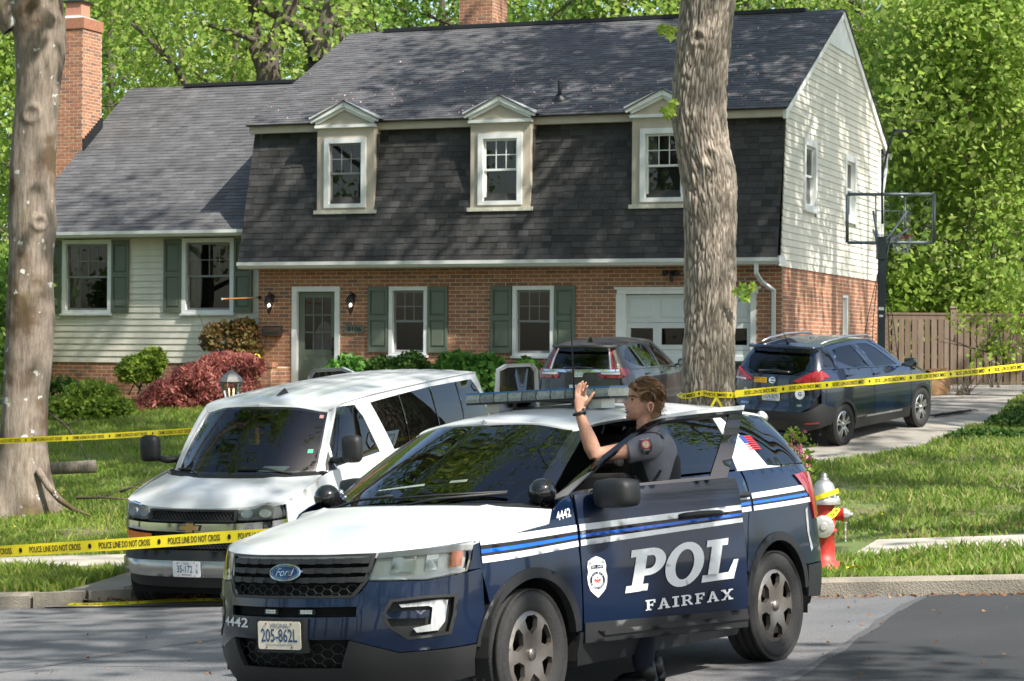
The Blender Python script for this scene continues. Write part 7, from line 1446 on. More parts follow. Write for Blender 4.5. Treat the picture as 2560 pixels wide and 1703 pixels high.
m = MB(); m.tube([A(1563.5, 1023.5, OY), A(1566.5, 1025, OY-.018), A(1572.5, 1027, OY-.038)], [.005, .0048, .003], 8); m.tube([A(1563.5, 1030.5, OY), A(1567, 1030.5, OY-.018), A(1572.5, 1028.8, OY-.036)], [.0055, .005, .003], 8); m.build('lips', mat('lip', (.42, .15, .13), .45), man)
# hair: cap plus many swept strands
m_hair = mat('brown_hair', (.17, .085, .038), .55, tonecols=[(.13, .068, .032), (.27, .15, .075), (.42, .26, .14), (.20, .105, .05)], tone=1)
rng = np.random.default_rng(11); hm = MB()
def scalp(f, g):
    """f: 0 front hairline .. 1 nape over the crown, g: -1..1 side to side"""
    a = radians(152-168*f) if f < 1 else radians(-16); cx, cz = A(1617, 994).x, A(1617, 994).z; rx, rz = .116, .114
    k = sqrt(max(0, 1-(g*.96)**2)); x = cx+rx*cos(a)*k**.8; z = cz+rz*sin(a)*k**.9-.02*(1-k)*0; return Vector((x, g*.086, z))
gv = [(i, j) for i in range(17) for j in range(15)]; cap = [scalp(i/16, -1+2*j/14)*1.0 for i, j in gv]; hm.add(cap, [(i*15+j, i*15+j+1, (i+1)*15+j+1, (i+1)*15+j) for i in range(16) for j in range(14)], 0, .1, True)
# sides and nape
for sgn in (-1, 1):
    vs = []; cols = [(1592, 985), (1600, 1003), (1612, 1006), (1625, 1000), (1637, 1012), (1645, 1032), (1652, 1040)]
    for (x, y) in cols:
        for t in range(5): yy = 968+(y-968)*t/4; xx = x+(1617-x)*.10*(4-t)/4; p = A(xx, yy); vs.append(Vector((p.x, sgn*(.079-.012*((xx-1617)/45)**2-.006*max(0, (yy-1010)/30)), p.z)))
    hm.add(vs, [(i*5+j, i*5+j+1, (i+1)*5+j+1, (i+1)*5+j) for i in range(len(cols)-1) for j in range(4)], 0, .15, True)
etube(hm, [(A(1640, 975), .055, .068), (A(1643, 995), .054, .072), (A(1641, 1015), .048, .066), (A(1635, 1032), .035, .056), (A(1628, 1046), .026, .045)], 16)
for k in range(3800):
    u = rng.uniform(0, 1)
    if u < .72:
        f, g = rng.uniform(0, .9), rng.uniform(-1, 1)*.97; p = scalp(f, g); c = Vector((A(1617, 994).x, 0, A(1617, 994).z)); nrm = (p-c).normalized(); back = (scalp(min(1, f+.06), g)-p).normalized()
        ln = rng.uniform(.03, .065)*(1.0 if f < .6 else .7); lift = rng.uniform(.25, .85) if f < .35 else rng.uniform(.1, .45); d = (back+nrm*lift+Vector((0, rng.normal(0, .25), rng.normal(0, .15)))).normalized()
        if f < .10: d = (Vector((-.35, rng.normal(0, .3), .55))+nrm*.5).normalized(); ln *= .7
        q1 = p+d*ln*.5; q2 = q1+(back*.8+nrm*.05+Vector((0, 0, -.15))).normalized()*ln*.5
    else:
        x = rng.uniform(1596, 1662); y = rng.uniform(972, 1000 if x < 1630 else 1036); sgn = -1 if rng.uniform() < .75 else 1; b = A(x, y); p = Vector((b.x, sgn*(.081-.02*((x-1617)/48)**2), b.z)); d = Vector((.5, sgn*.12, -.65+rng.normal(0, .2))).normalized(); ln = rng.uniform(.012, .03); q1 = p+d*ln*.5; q2 = p+d*ln
    w = Vector((0, rng.uniform(.4, 1), rng.uniform(-.5, .5))).normalized()*rng.uniform(.0011, .0024); t = float(rng.uniform(.05, .99))
    hm.add([p-w, p+w, q1+w*.8, q1-w*.8, q2], [(0, 1, 2, 3), (3, 2, 4)], 0, t)
hm.build('hair', m_hair, man)
# sunglasses pushed up
m = MB(); m.tube([A(1634, 1006, OY-.083), A(1630, 990, OY-.086), A(1622, 968, OY-.082), A(1614, 955, OY-.070)], .0042, 6); m.tube([A(1614, 955, OY-.07), A(1607, 953, OY-.04), A(1604, 952, OY), A(1607, 953, OY+.04), A(1614, 955, OY+.07)], .0035, 6)
for yy in (-.042, .042):
    c = A(1605, 958, OY+yy); m.add([c+Vector((.006*sin(k*pi/6)-.01*cos(k*pi/6), .028*cos(k*pi/6), .018*sin(k*pi/6)+.012*cos(0))) for k in range(12)], [tuple(range(12))])
m.tube([A(1614, 955, OY+.07), A(1622, 968, OY+.082), A(1634, 1006, OY+.083)], .0042, 6); m.build('sunglasses', m_gblk, man)
# watch
m = MB(); ax = (WR-EL).normalized(); y_ = Vector((0, 1, 0)); x_ = ax.cross(y_).normalized(); cw = WR+ax*.004
ringp = [cw+x_*.033*cos(2*pi*k/18)+y_*.034*sin(2*pi*k/18) for k in range(19)]; m.tube(ringp, .010, 6, cap=False); wo = m.build('wristwatch', m_blk, man); m = MB(); m.lathe([(.021, -.008), (.022, .004), (.017, .008), (0, .009)], cw-x_*.030+Vector((0, -.012, 0)), 18, x_.to_track_quat('Z', 'Y').to_matrix() @ Matrix.Rotation(pi, 3, 'X')); m.build('watch_face', m_gblk, wo)
# clothes
def cloth(name, rings, m_, n=20, wr=.004, seed=0):
    mm = MB(); etube(mm, rings, n); mm.v = [tuple(Vector(v)+Vector((noise.noise(Vector(v)*14+Vector((seed, 0, 0))), noise.noise(Vector(v)*14+Vector((0, seed+3, 0))), noise.noise(Vector(v)*11))) * wr*1.9) for v in mm.v]; o = mm.build(name, m_, man); s_ = o.modifiers.new('sub', 'SUBSURF'); s_.levels = 1; s_.render_levels = 2; return o
cloth('shirt', [(A(1628, 1088), .082, .105), (A(1631, 1100), .115, .18), (A(1638, 1118), .130, .200), (A(1642, 1150), .133, .200), (A(1642, 1210), .132, .192), (A(1640, 1290), .128, .185), (A(1637, 1335), .130, .182)], m_shirt, 24, .005)
cloth('collar', [(A(1616, 1066), .067, .066), (A(1620, 1078), .074, .078), (A(1626, 1092), .09, .11)], m_shirt, 20, .002)
cloth('sleeve', [(SH+Vector((.05, .03, .0)), .075, .07), (SH+Vector((0, 0, .004)), .083, .078), (SH.lerp(EL, .18), .080, .074), (SH.lerp(EL, .34)+Vector((0, 0, -.008)), .076, .070), (SH.lerp(EL, .45)+Vector((0, 0, -.014)), .074, .068), (SH.lerp(EL, .455)+Vector((0, 0, -.014)), .066, .060)], m_shirt, 20, .007, 4)
cloth('sleeve', [(SR+Vector((.03, -.03, 0)), .075, .07), (SR, .08, .075), (SR.lerp(ELR, .4), .07, .068), (SR.lerp(ELR, .55), .066, .062)], m_shirt, 18, .006, 9)
cloth('vest', [(A(1640, 1122), .145, .165), (A(1641, 1160), .152, .185), (A(1641, 1220), .152, .19), (A(1641, 1280), .150, .195)], m_vest, 24, .003, 2)
for sg in (-1, 1): cloth('vest_strap', [(A(1592, 1118, OY+sg*.10), .016, .035), (A(1602, 1092, OY+sg*.105), .015, .035), (A(1625, 1083, OY+sg*.105), .015, .036), (A(1652, 1090, OY+sg*.11), .016, .037), (A(1668, 1112, OY+sg*.12), .018, .04), (A(1674, 1140, OY+sg*.12), .018, .045)], m_vest, 12, .001, 3)
m = MB(); m.box(A(1590, 1107, OY-.12), (.05, .03, .09), Matrix.Rotation(radians(20), 3, 'Y')); m.tube([A(1592, 1097, OY-.12), A(1596, 1086, OY-.12)], .006, 6); m.build('radio_mic', m_blk, man, bevel=.006)
coil = [A(1586+ (1652-1586)*t, 1190+30*sin(pi*t)-14*t, OY-.20)+Vector((.006*cos(t*150), .006*sin(t*150), 0)) for t in np.linspace(0, 1, 160)]; m = MB(); m.tube(coil, .0042, 5); m.build('coil_cord', m_blk, man)
m = MB(); m.box(A(1612, 1232, OY-.19), (.10, .05, .09)); m.build('pouch', m_vest, man, bevel=.01); cloth('vest_band', [(A(1641, 1196), .158, .206), (A(1641, 1240), .158, .206), (A(1640, 1285), .152, .2)], m_vest, 24, .003, 6); cloth('duty_belt', [(A(1636, 1322), .137, .192), (A(1636, 1345), .138, .193)], m_vest, 24, .001)
for sg, kx in ((-1, 0), (1, .06)):
    hp = Vector((A(1634, 1340).x, sg*.095, A(1634, 1340).z)); foot = Vector((kx-.02, sg*.12, .10)); kn = hp.lerp(foot, .5)+Vector((-.03, 0, 0)); cloth('trouser_leg', [(hp, .125, .105), (hp.lerp(kn, .5), .105, .095), (kn, .085, .08), (kn.lerp(foot, .5), .078, .075), (foot, .068, .066)], m_trs, 16, .006, sg)
    m = MB(); f = foot+Vector((0, 0, -.10)); b_ = [(.075, .045, .0), (.08, .05, .03), (.06, .045, .09), (.05, .042, .14)]
    etube(m, [(f+Vector((.09, 0, .05)), .045, .04), (f+Vector((.02, 0, .055)), .055, .045), (f+Vector((-.08, 0, .045)), .045, .05), (f+Vector((-.16, 0, .04)), .038, .046), (f+Vector((-.20, 0, .035)), .02, .03)], 14); etube(m, [(f+Vector((.04, 0, .04)), .06, .045), (f+Vector((.03, 0, .12)), .05, .045), (f+Vector((.02, 0, .18)), .052, .048)], 14); m.build('boot', mat('boot_leather', (.008, .008, .008), .4), man)
# shoulder patch
u_ = (EL-SH).normalized(); pn = Vector((.05, -1, .12)).normalized(); v_ = pn.cross(u_).normalized(); v_ = v_ if v_.z > 0 else -v_; c = SH.lerp(EL, .13)+pn*.086
pf_ = lambda a, b, off=0: c+u_*a+v_*b+pn*(off-.9*(b*b)*6-.6*a*a*6)
m = MB(); surf(m, [(-.036, .042), (0, .050), (.036, .042), (.040, .0), (.03, -.03), (0, -.052), (-.03, -.03), (-.040, 0)], pf_, (), .015, 0, .004); pa = m.build('shoulder_patch', m_dk, man)
m = MB(); surf(m, [(.028*cos(k*pi/12), .012+.028*sin(k*pi/12)) for k in range(24)], pf_, [[(.021*cos(k*pi/12), .012+.021*sin(k*pi/12)) for k in range(24)]], .012, 0, .0055); m.build('patch_ring', mat('patch_red', (.5, .03, .04), .6), pa); m = MB(); surf(m, [(.021*cos(k*pi/12), .012+.021*sin(k*pi/12)) for k in range(24)], pf_, (), .012, 0, .0053); m.build('patch_centre', mat('patch_gold', (.60, .50, .36), .6, var=.5, vscale=80), pa)
m = MB(); decal_text(m, 'POLICE', lambda a, b, o_=0: pf_(-a, b, o_), -.024, .0415, .048, .007, .0056, flip=False); decal_text(m, 'COUNTY', lambda a, b, o_=0: pf_(-a, b, o_), -.022, -.026, .044, .008, .0056); tag(m.build('patch_text', m_dw, pa), kind='stuff')
# ---------------------------------------------------------------- street furniture and props
# barrier tape
m_tape = mat('barrier_tape', (.86, .70, .02), .35, var=.12, vscale=5); m_ink = mat('tape_ink', (.01, .01, .01), .6); TB = m_tape.node_tree.nodes['Principled BSDF']; TB.inputs['Transmission Weight'].default_value = 0
def tape(label, pts, w, txt, tl, flip=False, sag=.0, twist=None, start=.1, back=True, hh=.55, name='barrier_tape', facing=Vector((0, -1, 0))):
    """ribbon through 3d points; lettering repeats every tl metres; flip puts it upside down"""
    P = [Vector(p) for p in pts]; d = [0]
    for a, b in zip(P[:-1], P[1:]): d.append(d[-1]+(b-a).length)
    Ltot = d[-1]
    def pos(s):
        s = min(max(s, 0), Ltot); i = 0
        while i < len(d)-2 and d[i+1] < s: i += 1
        f = (s-d[i])/(d[i+1]-d[i]); return P[i].lerp(P[i+1], f)-Vector((0, 0, sag*4*(s/Ltot)*(1-s/Ltot)))
    def fr_(s):
        t = (pos(s+.02)-pos(s-.02)).normalized(); tw = (twist(s/Ltot) if twist else 0)+.10*sin(s*1.9); nn = (facing-t*facing.dot(t)).normalized(); up = nn.cross(t); up = up if up.z > 0 else -up
        return pos(s), up*cos(tw)+nn*sin(tw), nn*cos(tw)-up*sin(tw)
    m = MB(); n = max(8, int(Ltot/.08)); vs = []
    for k in range(n+1): c, u, nn = fr_(Ltot*k/n); vs += [c-u*w/2, c+u*w/2]
    m.add(vs, [(2*k, 2*k+2, 2*k+3, 2*k+1) for k in range(n)], 0, .5, True); o = m.build(name, m_tape); tag(o, label, 'barrier tape')
    if txt:
        m = MB(); s = start; lw = tl*.74
        v, f = text_fit(txt, lw, w*hh, bold=.02)
        while s+lw < Ltot:
            q = []
            for x, y in v:
                a = s+(x if not flip else lw-x); b = (y-w*hh/2)*(1 if not flip else -1); c, u, nn = fr_(a); q.append(c+u*b+nn*.003)
            m.add(q, f); cc, u, nn = fr_(min(s+lw+tl*.13, Ltot)); t_ = u.cross(nn)
            m.add([cc+t_*(.18*w*cos(k*pi/4))+u*(.24*w*sin(k*pi/4))+nn*.003 for k in range(8)], [tuple(range(8))]); s += tl
        tag(m.build('tape_lettering', m_ink, o), kind='stuff')
    return o
# police line across the foreground left, ends on the SUV's far side
pr_ = cop.matrix_world
tape('yellow police line tape stretched across the front of the white van', [at(-260, 1397, 16.6), at(0, 1379, 16.2), at(300, 1361, 15.8), at(560, 1343, 15.4), at(680, 1336, 15.2), at(800, 1330, 15.0)], .083, 'POLICE LINE DO NOT CROSS', .60, start=.03)
tape('yellow crime scene tape running across the grey trunk on the left lawn', [at(-120, 1107, 29.6), at(0, 1103, 29.4), at(240, 1092, 28.5), at(485, 1077, 27.6), at(640, 1070, 27.0)], .075, 'CRIME SCENE DO NOT CROSS', .74, start=.55)
tape('yellow crime scene tape from the furrowed trunk past the blue crossover', [at(1838, 985, 26.75), at(1990, 966, 27.0), at(2150, 950, 27.3), at(2330, 934, 27.7), at(2560, 913, 28.3), at(2700, 902, 28.6)], .085, 'CRIME SCENE DO NOT CROSS', .60, flip=True, start=.12, sag=.03)
cx, cr_ = at(1771, 990, 27).x, .362
tape('yellow tape wound and knotted round the furrowed trunk', [(cx+cr_*cos(a), 27+cr_*sin(a), at(1771, 984+ (6 if k < 6 else 0)*sin(k*.8), 27).z-.015*k/12) for k, a in enumerate([radians(180+15*j) for j in range(13)])], .07, 'CRIME SCENE', .42, flip=True, start=.06)
for q in ([at(1790, 995, 26.62), at(1800, 1008, 26.6), at(1806, 1022, 26.6)], [at(1790, 995, 26.62), at(1782, 1010, 26.6), at(1776, 1020, 26.6)]): tape('loose yellow tape end hanging from the knot on the trunk', q, .03, '', 1).__setitem__('group', 'tape ends on the trunk')
def gpt(px, py): p = on_street(px, py); return Vector((p.x, p.y, p.z+.03))
tape('yellow crime scene tape lying along the gutter by the driveway', [gpt(-120, 1522), gpt(0, 1519), gpt(150, 1518), gpt(230, 1519), gpt(330, 1515), gpt(420, 1509), gpt(520, 1507), gpt(640, 1508)], .05, 'CRIME SCENE DO NOT CROSS', .7, start=.2, facing=Vector((0, -.55, .83)))
# hydrant
hx, hy = (2062-CXP)/FPX*20.6, 20.6; hz = at(2062, 1412, 20.6).z
hyd = empty('fire_hydrant', (hx, hy, hz), label='red fire hydrant with silver bonnet wrapped in yellow tape', cat='hydrant'); m_hr = mat('hydrant_red', (.45, .025, .02), .5, var=.35, vscale=9, col2=(.38, .06, .045)); m_hs = mat('hydrant_silver', (.48, .48, .46), .45, .6, var=.35, vscale=12)
m = MB(); m.lathe([(.15, -.05), (.15, .03), (.115, .035), (.105, .12), (.10, .3), (.125, .31), (.125, .335), (.105, .34), (.10, .56), (.125, .57)], (0, 0, 0), 24); m.build('barrel', m_hr, hyd)
m = MB(); m.lathe([(.15, .57), (.155, .60), (.15, .625), (.115, .63), (.112, .66), (.105, .71), (.085, .76), (.05, .79), (.035, .795), (.032, .80)], (0, 0, 0), 24); m.build('bonnet', m_hs, hyd)
m = MB(); m.lathe([(.045, .79), (.045, .81), (.028, .815), (.028, .85), (.015, .86), (0, .86)], (0, 0, 0), 5); m.build('operating_nut', m_hs, hyd)
for k in range(8): m = MB(); a = k*pi/4+.2; m.lathe([(.012, 0), (.012, .015), (0, .016)], (.135*cos(a), .135*sin(a), .625), 6); m.build('bolt', m_hs, hyd)
Rx = Matrix.Rotation(radians(90), 3, 'Y'); m = MB(); m.lathe([(.055, .08), (.055, .16), (.065, .165), (.065, .18)], (0, 0, .47), 16, Rx); m.build('side_outlet', m_hr, hyd); m = MB(); m.lathe([(.062, .18), (.062, .215), (.045, .22), (.045, .235), (.02, .24), (.02, .27), (0, .272)], (0, 0, .47), 10, Rx, smooth=False); m.build('outlet_cap', m_hs, hyd)
Rf = Matrix.Rotation(radians(90), 3, 'X'); m = MB(); m.lathe([(.09, .07), (.085, .13), (.10, .135), (.10, .155)], (-.03, 0, .37), 20, Rf); m.build('pumper_outlet', m_hr, hyd); m = MB(); m.lathe([(.105, .155), (.105, .18), (.07, .19), (.04, .195), (.03, .21), (0, .212)], (-.03, 0, .37), 14, Rf, smooth=False); m.build('pumper_cap', m_hs, hyd)
for k in range(7): m = MB(); m.tube([Vector((.20+.004*cos(a), -.02+.007*sin(a)*(k % 2), .44-.035*k+.018*sin(a))) for a in [j*pi/4 for j in range(9)]], .004, 5); m.build('chain_link', m_hs, hyd)
tape('yellow tape wrapped round the hydrant', [Vector((hx+.135*cos(a), hy+.135*sin(a), hz+.52+.10*sin(a*1.0+.6))) for a in [radians(140+20*k) for k in range(14)]], .06, 'DO NOT CROSS', .35, start=.05)
tape('strip of yellow tape trailing off the hydrant bonnet', [Vector((hx-.16, hy-.10, hz+.60)), Vector((hx-.02, hy-.17, hz+.66)), Vector((hx+.12, hy-.11, hz+.70))], .045, '', 1)
m = MB(); p = at(2132, 1408, 20.2); zz = G(p.x, p.y)+.06
for k in range(4): a = random.uniform(0, 6); m.add([(p.x-.06+.04*k, p.y+.02*sin(k), zz+.02*(k % 2)), (p.x+.02+.04*k, p.y-.02, zz+.03), (p.x+.03+.04*k, p.y+.05, zz), (p.x-.05+.04*k, p.y+.06, zz+.01)], [(0, 1, 2, 3)])
tag(m.build('tape_scrap', m_tape), 'crumpled scrap of yellow tape in the verge grass', 'tape scrap')
# lamp post on the left bank
m_lmp = mat('weathered_lamp_metal', (.24, .235, .23), .6, .4, var=.3, vscale=20); lp_ = at(578, 1000, 33); lp = empty('lamp_post', (lp_.x, 33, G(lp_.x, 33)), label='weathered post lantern with glass panes in front of the red maple', cat='lamp post'); zt = lp_.z-lp.location.z
m = MB(); m.tube([(0, 0, 0), (0, 0, zt)], .038, 12); m.build('post', m_blk, lp)
m = MB(); n6 = 6; 
def hexr(r, z): return [Vector((r*cos(k*pi/3+.3), r*sin(k*pi/3+.3), z)) for k in range(6)]
a, b = hexr(.10, zt), hexr(.11, zt+.02); MB().add(a+b, [(k, (k+1) % 6, 6+(k+1) % 6, 6+k) for k in range(6)]+[(5, 4, 3, 2, 1, 0), (6, 7, 8, 9, 10, 11)]).build('lantern_base', m_lmp, lp)
for r0, z0, r1, z1 in ((.175, .255, .19, .275), (.19, .275, .14, .35), (.14, .35, .06, .42), (.06, .42, .02, .445)):
    a, b = hexr(r0, zt+z0), hexr(r1, zt+z1); m.add(a+b, [(k, (k+1) % 6, 6+(k+1) % 6, 6+k) for k in range(6)]+[(5, 4, 3, 2, 1, 0), (6, 7, 8, 9, 10, 11)])
m.build('lantern_cap', m_lmp, lp); m = MB(); m.tube([(0, 0, zt+.44), (0, 0, zt+.50)], [.014, .006], 8); m.lathe([(0, -.018), (.016, 0), (0, .03)], (0, 0, zt+.50), 8); m.build('finial', m_lmp, lp)
for k in range(6): m = MB(); a, b = hexr(.105, zt+.02)[k], hexr(.165, zt+.255)[k]; m.tube([a, b], .008, 5); m.build('lantern_bar', m_lmp, lp)
for k in range(6): m = MB(); a, b, c, d = hexr(.10, zt+.02)[k], hexr(.10, zt+.02)[(k+1) % 6], hexr(.16, zt+.25)[(k+1) % 6], hexr(.16, zt+.25)[k]; m.add([a, b, c, d], [(0, 1, 2, 3)]); m.build('lantern_pane', glass('lamp_glass', (.80, .80, .72)), lp)
for x in (-.035, .035): m = MB(); m.lathe([(.012, 0), (.012, .09), (.016, .1), (.012, .135), (0, .15)], (x, 0, zt+.03), 8); m.build('candle_bulb', mat('frosted_bulb', (.75, .72, .6), .4, emit=(1, .85, .6, 1.2)), lp)
# wall lanterns (lit)
def lantern(a, z, lab):
    o = empty('wall_lantern', H(a, -.02, z), label=lab, cat='lantern', group='lit lanterns at the front door'); R = HM.to_3x3(); mk = mat('lantern_black', (.012, .011, .010), .5)
    V_ = lambda x, y, zz: R @ Vector((x, y, zz)); m = MB(); m.lathe([(.05, 0), (.05, .02), (.03, .03)], V_(0, 0, .05), 12, (R @ Matrix.Rotation(radians(90), 3, 'X'))); m.tube([V_(0, -.02, .05), V_(0, -.10, .12), V_(0, -.17, .13), V_(0, -.17, .06)], .016, 8); m.build('bracket', mk, o)
    c = V_(0, -.17, 0); m = MB(); m.lathe([(.02, .08), (.05, .05), (.085, .01), (.105, -.05), (.11, -.07), (.10, -.085)], c, 8); m.lathe([(.02, -.30), (.03, -.315), (.012, -.35), (0, -.37)], c, 8); m.build('lantern_roof', mk, o)
    for k in range(8): m = MB(); aa = k*pi/4; m.tube([c+Vector((.10*cos(aa), .10*sin(aa), -.08)), c+Vector((.025*cos(aa), .025*sin(aa), -.305))], .007, 5); m.build('lantern_bar', mk, o)
    m = MB(); m.lathe([(.095, -.085), (.022, -.30)], c, 8, smooth=False); m.build('lantern_glass', glass('lamp_glass', (.8, .8, .72)), o); m = MB(); m.lathe([(0, -.19), (.02, -.175), (.026, -.15), (.018, -.12), (0, -.11)], c, 10); m.build('bulb', mat('bulb_lit', (.9, .9, .9), .5, emit=(1, .98, .95, 9)), o)
lantern(-11.47, 3.20, 'lit black wall lantern above the wall mailbox'); lantern(-9.50, 3.20, 'lit black wall lantern above the house number')
o = empty('mailbox', H(-11.46, -.02, 2.47), label='dark bronze wall mailbox beside the front door', cat='mailbox'); R = HM.to_3x3(); mbz = mat('bronze_metal', (.055, .042, .03), .45, .5); m = MB(); m.add([R @ Vector(v) for v in [(-.23, 0, -.11), (.23, 0, -.11), (.23, 0, .12), (-.23, 0, .12), (-.22, -.12, -.10), (.22, -.12, -.10), (.22, -.12, .04), (-.22, -.12, .04)]], [(0, 1, 5, 4), (4, 5, 6, 7), (1, 2, 6, 5), (3, 0, 4, 7), (2, 3, 7, 6)]); m.build('box', mbz, o, bevel=.006); m = MB(); m.add([R @ Vector(v) for v in [(-.235, -.015, .125), (.235, -.015, .125), (.235, -.13, .04), (-.235, -.13, .04), (.235, -.133, .02), (.10, -.136, -.02), (-.10, -.136, -.02), (-.235, -.133, .02)]], [(0, 1, 2, 3), (3, 2, 4, 5, 6, 7)]); m.build('lid', mbz, o)
m = MB(); 
for x in (-.12, .12): m.tube([R @ Vector((x, -.06, -.12)), R @ Vector((x, -.07, -.2)), R @ Vector((x, -.13, -.22)), R @ Vector((x, -.15, -.17))], .005, 5)
m.build('paper_hook', m_blk, o)
o = empty('house_number', H(-9.48, -.015, 2.53), label='sage green house number plaque reading 8106', cat='house number'); m = MB(); pf2 = lambda a, b, off=0: R @ Vector((a, -off, b)); surf(m, [(-.235, -.06), (-.20, -.092), (.20, -.092), (.235, -.06), (.235, .06), (.20, .092), (-.20, .092), (-.235, .06)], pf2, (), .2, .02, .02); m.build('plaque', m_green, o); m = MB(); decal_text(m, '8106', pf2, -.165, -.055, .33, .11, .024, bold=.025); m.build('numerals', m_dk, o)
o = empty('floodlight', H(-2.3, -.02, 3.70), label='black twin security floodlight under the garage eave', cat='floodlight'); m = MB(); m.lathe([(.06, 0), (.06, .03), (.03, .05)], (0, 0, 0), 12, R @ Matrix.Rotation(radians(90), 3, 'X')); m.tube([R @ Vector((0, -.03, 0)), R @ Vector((0, -.10, -.03))], .02, 6); m.box(R @ Vector((0, -.11, -.12)), (.07, .08, .12)); m.build('base', m_blk, o)
for s_ in (-1, 1): m = MB(); m.lathe([(.03, -.07), (.045, -.04), (.06, .05), (.05, .055), (0, .045)], R @ Vector((s_*.12, -.12, -.0)), 12, R @ Matrix.Rotation(radians(115), 3, 'X') @ Matrix.Rotation(radians(s_*25), 3, 'Y')); m.build('lamp_head', m_blk, o)
o = empty('flag_bracket_pole', H(-11.78, -.05, 3.22), label='bare wooden flag pole jutting from the brick corner', cat='flag pole'); m = MB(); q = at(555, 748, 46.2)-o.location; m.tube([(0, 0, 0), q*.5, q], [.014, .016, .018], 8); m.build('pole', mat('orange_wood', (.42, .17, .05), .5), o); m = MB(); m.lathe([(0, -.05), (.03, -.03), (.04, 0), (.03, .03), (0, .05)], (0, 0, 0), 10); m.build('bracket', m_blk, o); m = MB(); m.lathe([(0, -.03), (.024, 0), (0, .03)], q, 8); m.build('tip', m_met, o)
p = H(-11.72, -.85, 1.82); m = MB(); Ry = Matrix.Rotation(radians(88), 3, 'Y'); m.lathe([(0, -.11), (.032, -.105), (.035, -.05), (.030, 0), (.035, .05), (.034, .08), (.014, .105), (.014, .12), (0, .12)], p+Vector((0, 0, .04)), 14, Ry); tag(m.build('water_bottle', glass('bottle_plastic', (.75, .8, .85), .1)), 'clear plastic water bottle lying on the brick planter', 'bottle')
p = H(-11.42, -.86, 1.81); m = MB(); m.lathe([(.03, -.04), (.085, -.04), (.085, .04), (.03, .04), (.03, -.04)], p+Vector((0, 0, .085)), 18, Matrix.Rotation(radians(80), 3, 'X')); m.add([p+Vector(v) for v in ((.05, -.05, .03), (.2, -.1, -.06), (.22, -.08, -.10), (.06, -.02, 0))], [(0, 1, 2, 3)]); tag(m.build('tape_roll', m_tape), 'yellow roll of barrier tape on the brick planter', 'tape roll')
# fence of single boards beyond the pad
m_fen = mat('weathered_wood', (.15, .105, .075), .9, tonecols=[(.11, .078, .055), (.17, .12, .085), (.135, .095, .068), (.20, .15, .115)], tone=1, var=.3, vscale=9, stretch=(1, 1, .12)); fn0 = at(2192, 776, 54.8); fen = empty('wooden_fence', (fn0.x, 54.8, 1.25), label='weathered board fence with capped posts beyond the parking pad', cat='fence'); FX = 8.2
m = MB(); m.b2((0, -.02, 1.78), (FX, .10, 1.83)); m.b2((0, .0, 1.66), (FX, .04, 1.78)); m.build('top_rail', m_fen, fen); m = MB(); m.b2((0, .03, .22), (FX, .07, .32)); m.build('bottom_rail', m_fen, fen); m = MB(); m.b2((0, .03, .95), (FX, .07, 1.04)); m.build('middle_rail', m_fen, fen)
x = .03; k = 0
while x < FX:
    w = random.uniform(.125, .14); m = MB(); t = random.uniform(-.006, .006); m.add([(x, -.022, .05), (x+w, -.022, .05), (x+w+t, -.022, 1.66), (x+t, -.022, 1.66), (x, 0, .05), (x+w, 0, .05), (x+w+t, 0, 1.66), (x+t, 0, 1.66)], [(0, 1, 2, 3), (0, 4, 5, 1), (1, 5, 6, 2), (4, 0, 3, 7), (3, 2, 6, 7)]); m.build('fence_board', m_fen, fen); x += w+random.uniform(.018, .05); k += 1
for x in (-.05, 1.83, 4.25, 6.7): m = MB(); m.b2((x, -.06, -.1), (x+.14, .09, 1.95)); m.box((x+.07, .015, 1.975), (.19, .2, .05), None, taper=(.8, .8)); m.build('post', m_fen, fen)
m = MB(); m.b2((-.55, -.6, 0), (-.42, -.47, 1.85)); m.b2((-.42, -.55, .1), (.0, -.5, 1.7)); m.build('side_panel', m_fen, fen)
# basketball hoop
pb = at(2203, 860, 41.0); bk = empty('basketball_hoop', (pb.x, 41.0, G(pb.x, 41.0)), label='freestanding basketball hoop with clear backboard beside the house gable', cat='basketball hoop'); zb = bk.location.z; m_pole = mat('hoop_metal', (.035, .045, .055), .4, .5); m_fr = mat('hoop_frame', (.16, .19, .21), .4, .5)
def BKp(px_, py_, d=0): return at(px_, py_, 41.0+d)-bk.location
m = MB(); m.box((0, 0, 1.6), (.13, .13, 3.2)); m.build('pole', m_pole, bk, bevel=.01); m = MB(); m.box((.1, -.2, .14), (.8, 1.1, .28), taper=(.8, .8)); m.build('base', m_pole, bk, bevel=.04)
for px_, py_, s in ((2203, 772, .10), (2203, 790, .07)): m = MB(); c = BKp(px_, py_, -.07); m.box(c, (s, .004, s*.6)); m.build('warning_label', m_platew, bk)
bl, br, bt_, bb = 2118, 2335, 486, 607; m = MB(); B4 = [BKp(bl, bb, .65), BKp(br, bb, .45), BKp(br, bt_, .45), BKp(bl, bt_, .65)]
for k in range(4):
    a, b = B4[k], B4[(k+1) % 4]; m.tube([a, b], .04, 4)
for f in (.33, .67): m.tube([B4[0].lerp(B4[1], f), B4[3].lerp(B4[2], f)], .018, 4)
bo_ = m.build('backboard_frame', m_fr, bk); MB().add(B4, [(0, 1, 2, 3)]).build('backboard_glass', glass('board_glass', (.86, .9, .88)), bk)
m = MB(); q = [B4[0].lerp(B4[1], f).lerp(B4[3].lerp(B4[2], f), g) for f, g in ((.34, .16), (.66, .16), (.66, .66), (.34, .66))]
for k in range(4): m.tube([q[k]+Vector((0, .03, 0)), q[(k+1) % 4]+Vector((0, .03, 0))], .014, 4)
m.build('target_square', m_pw, bk)
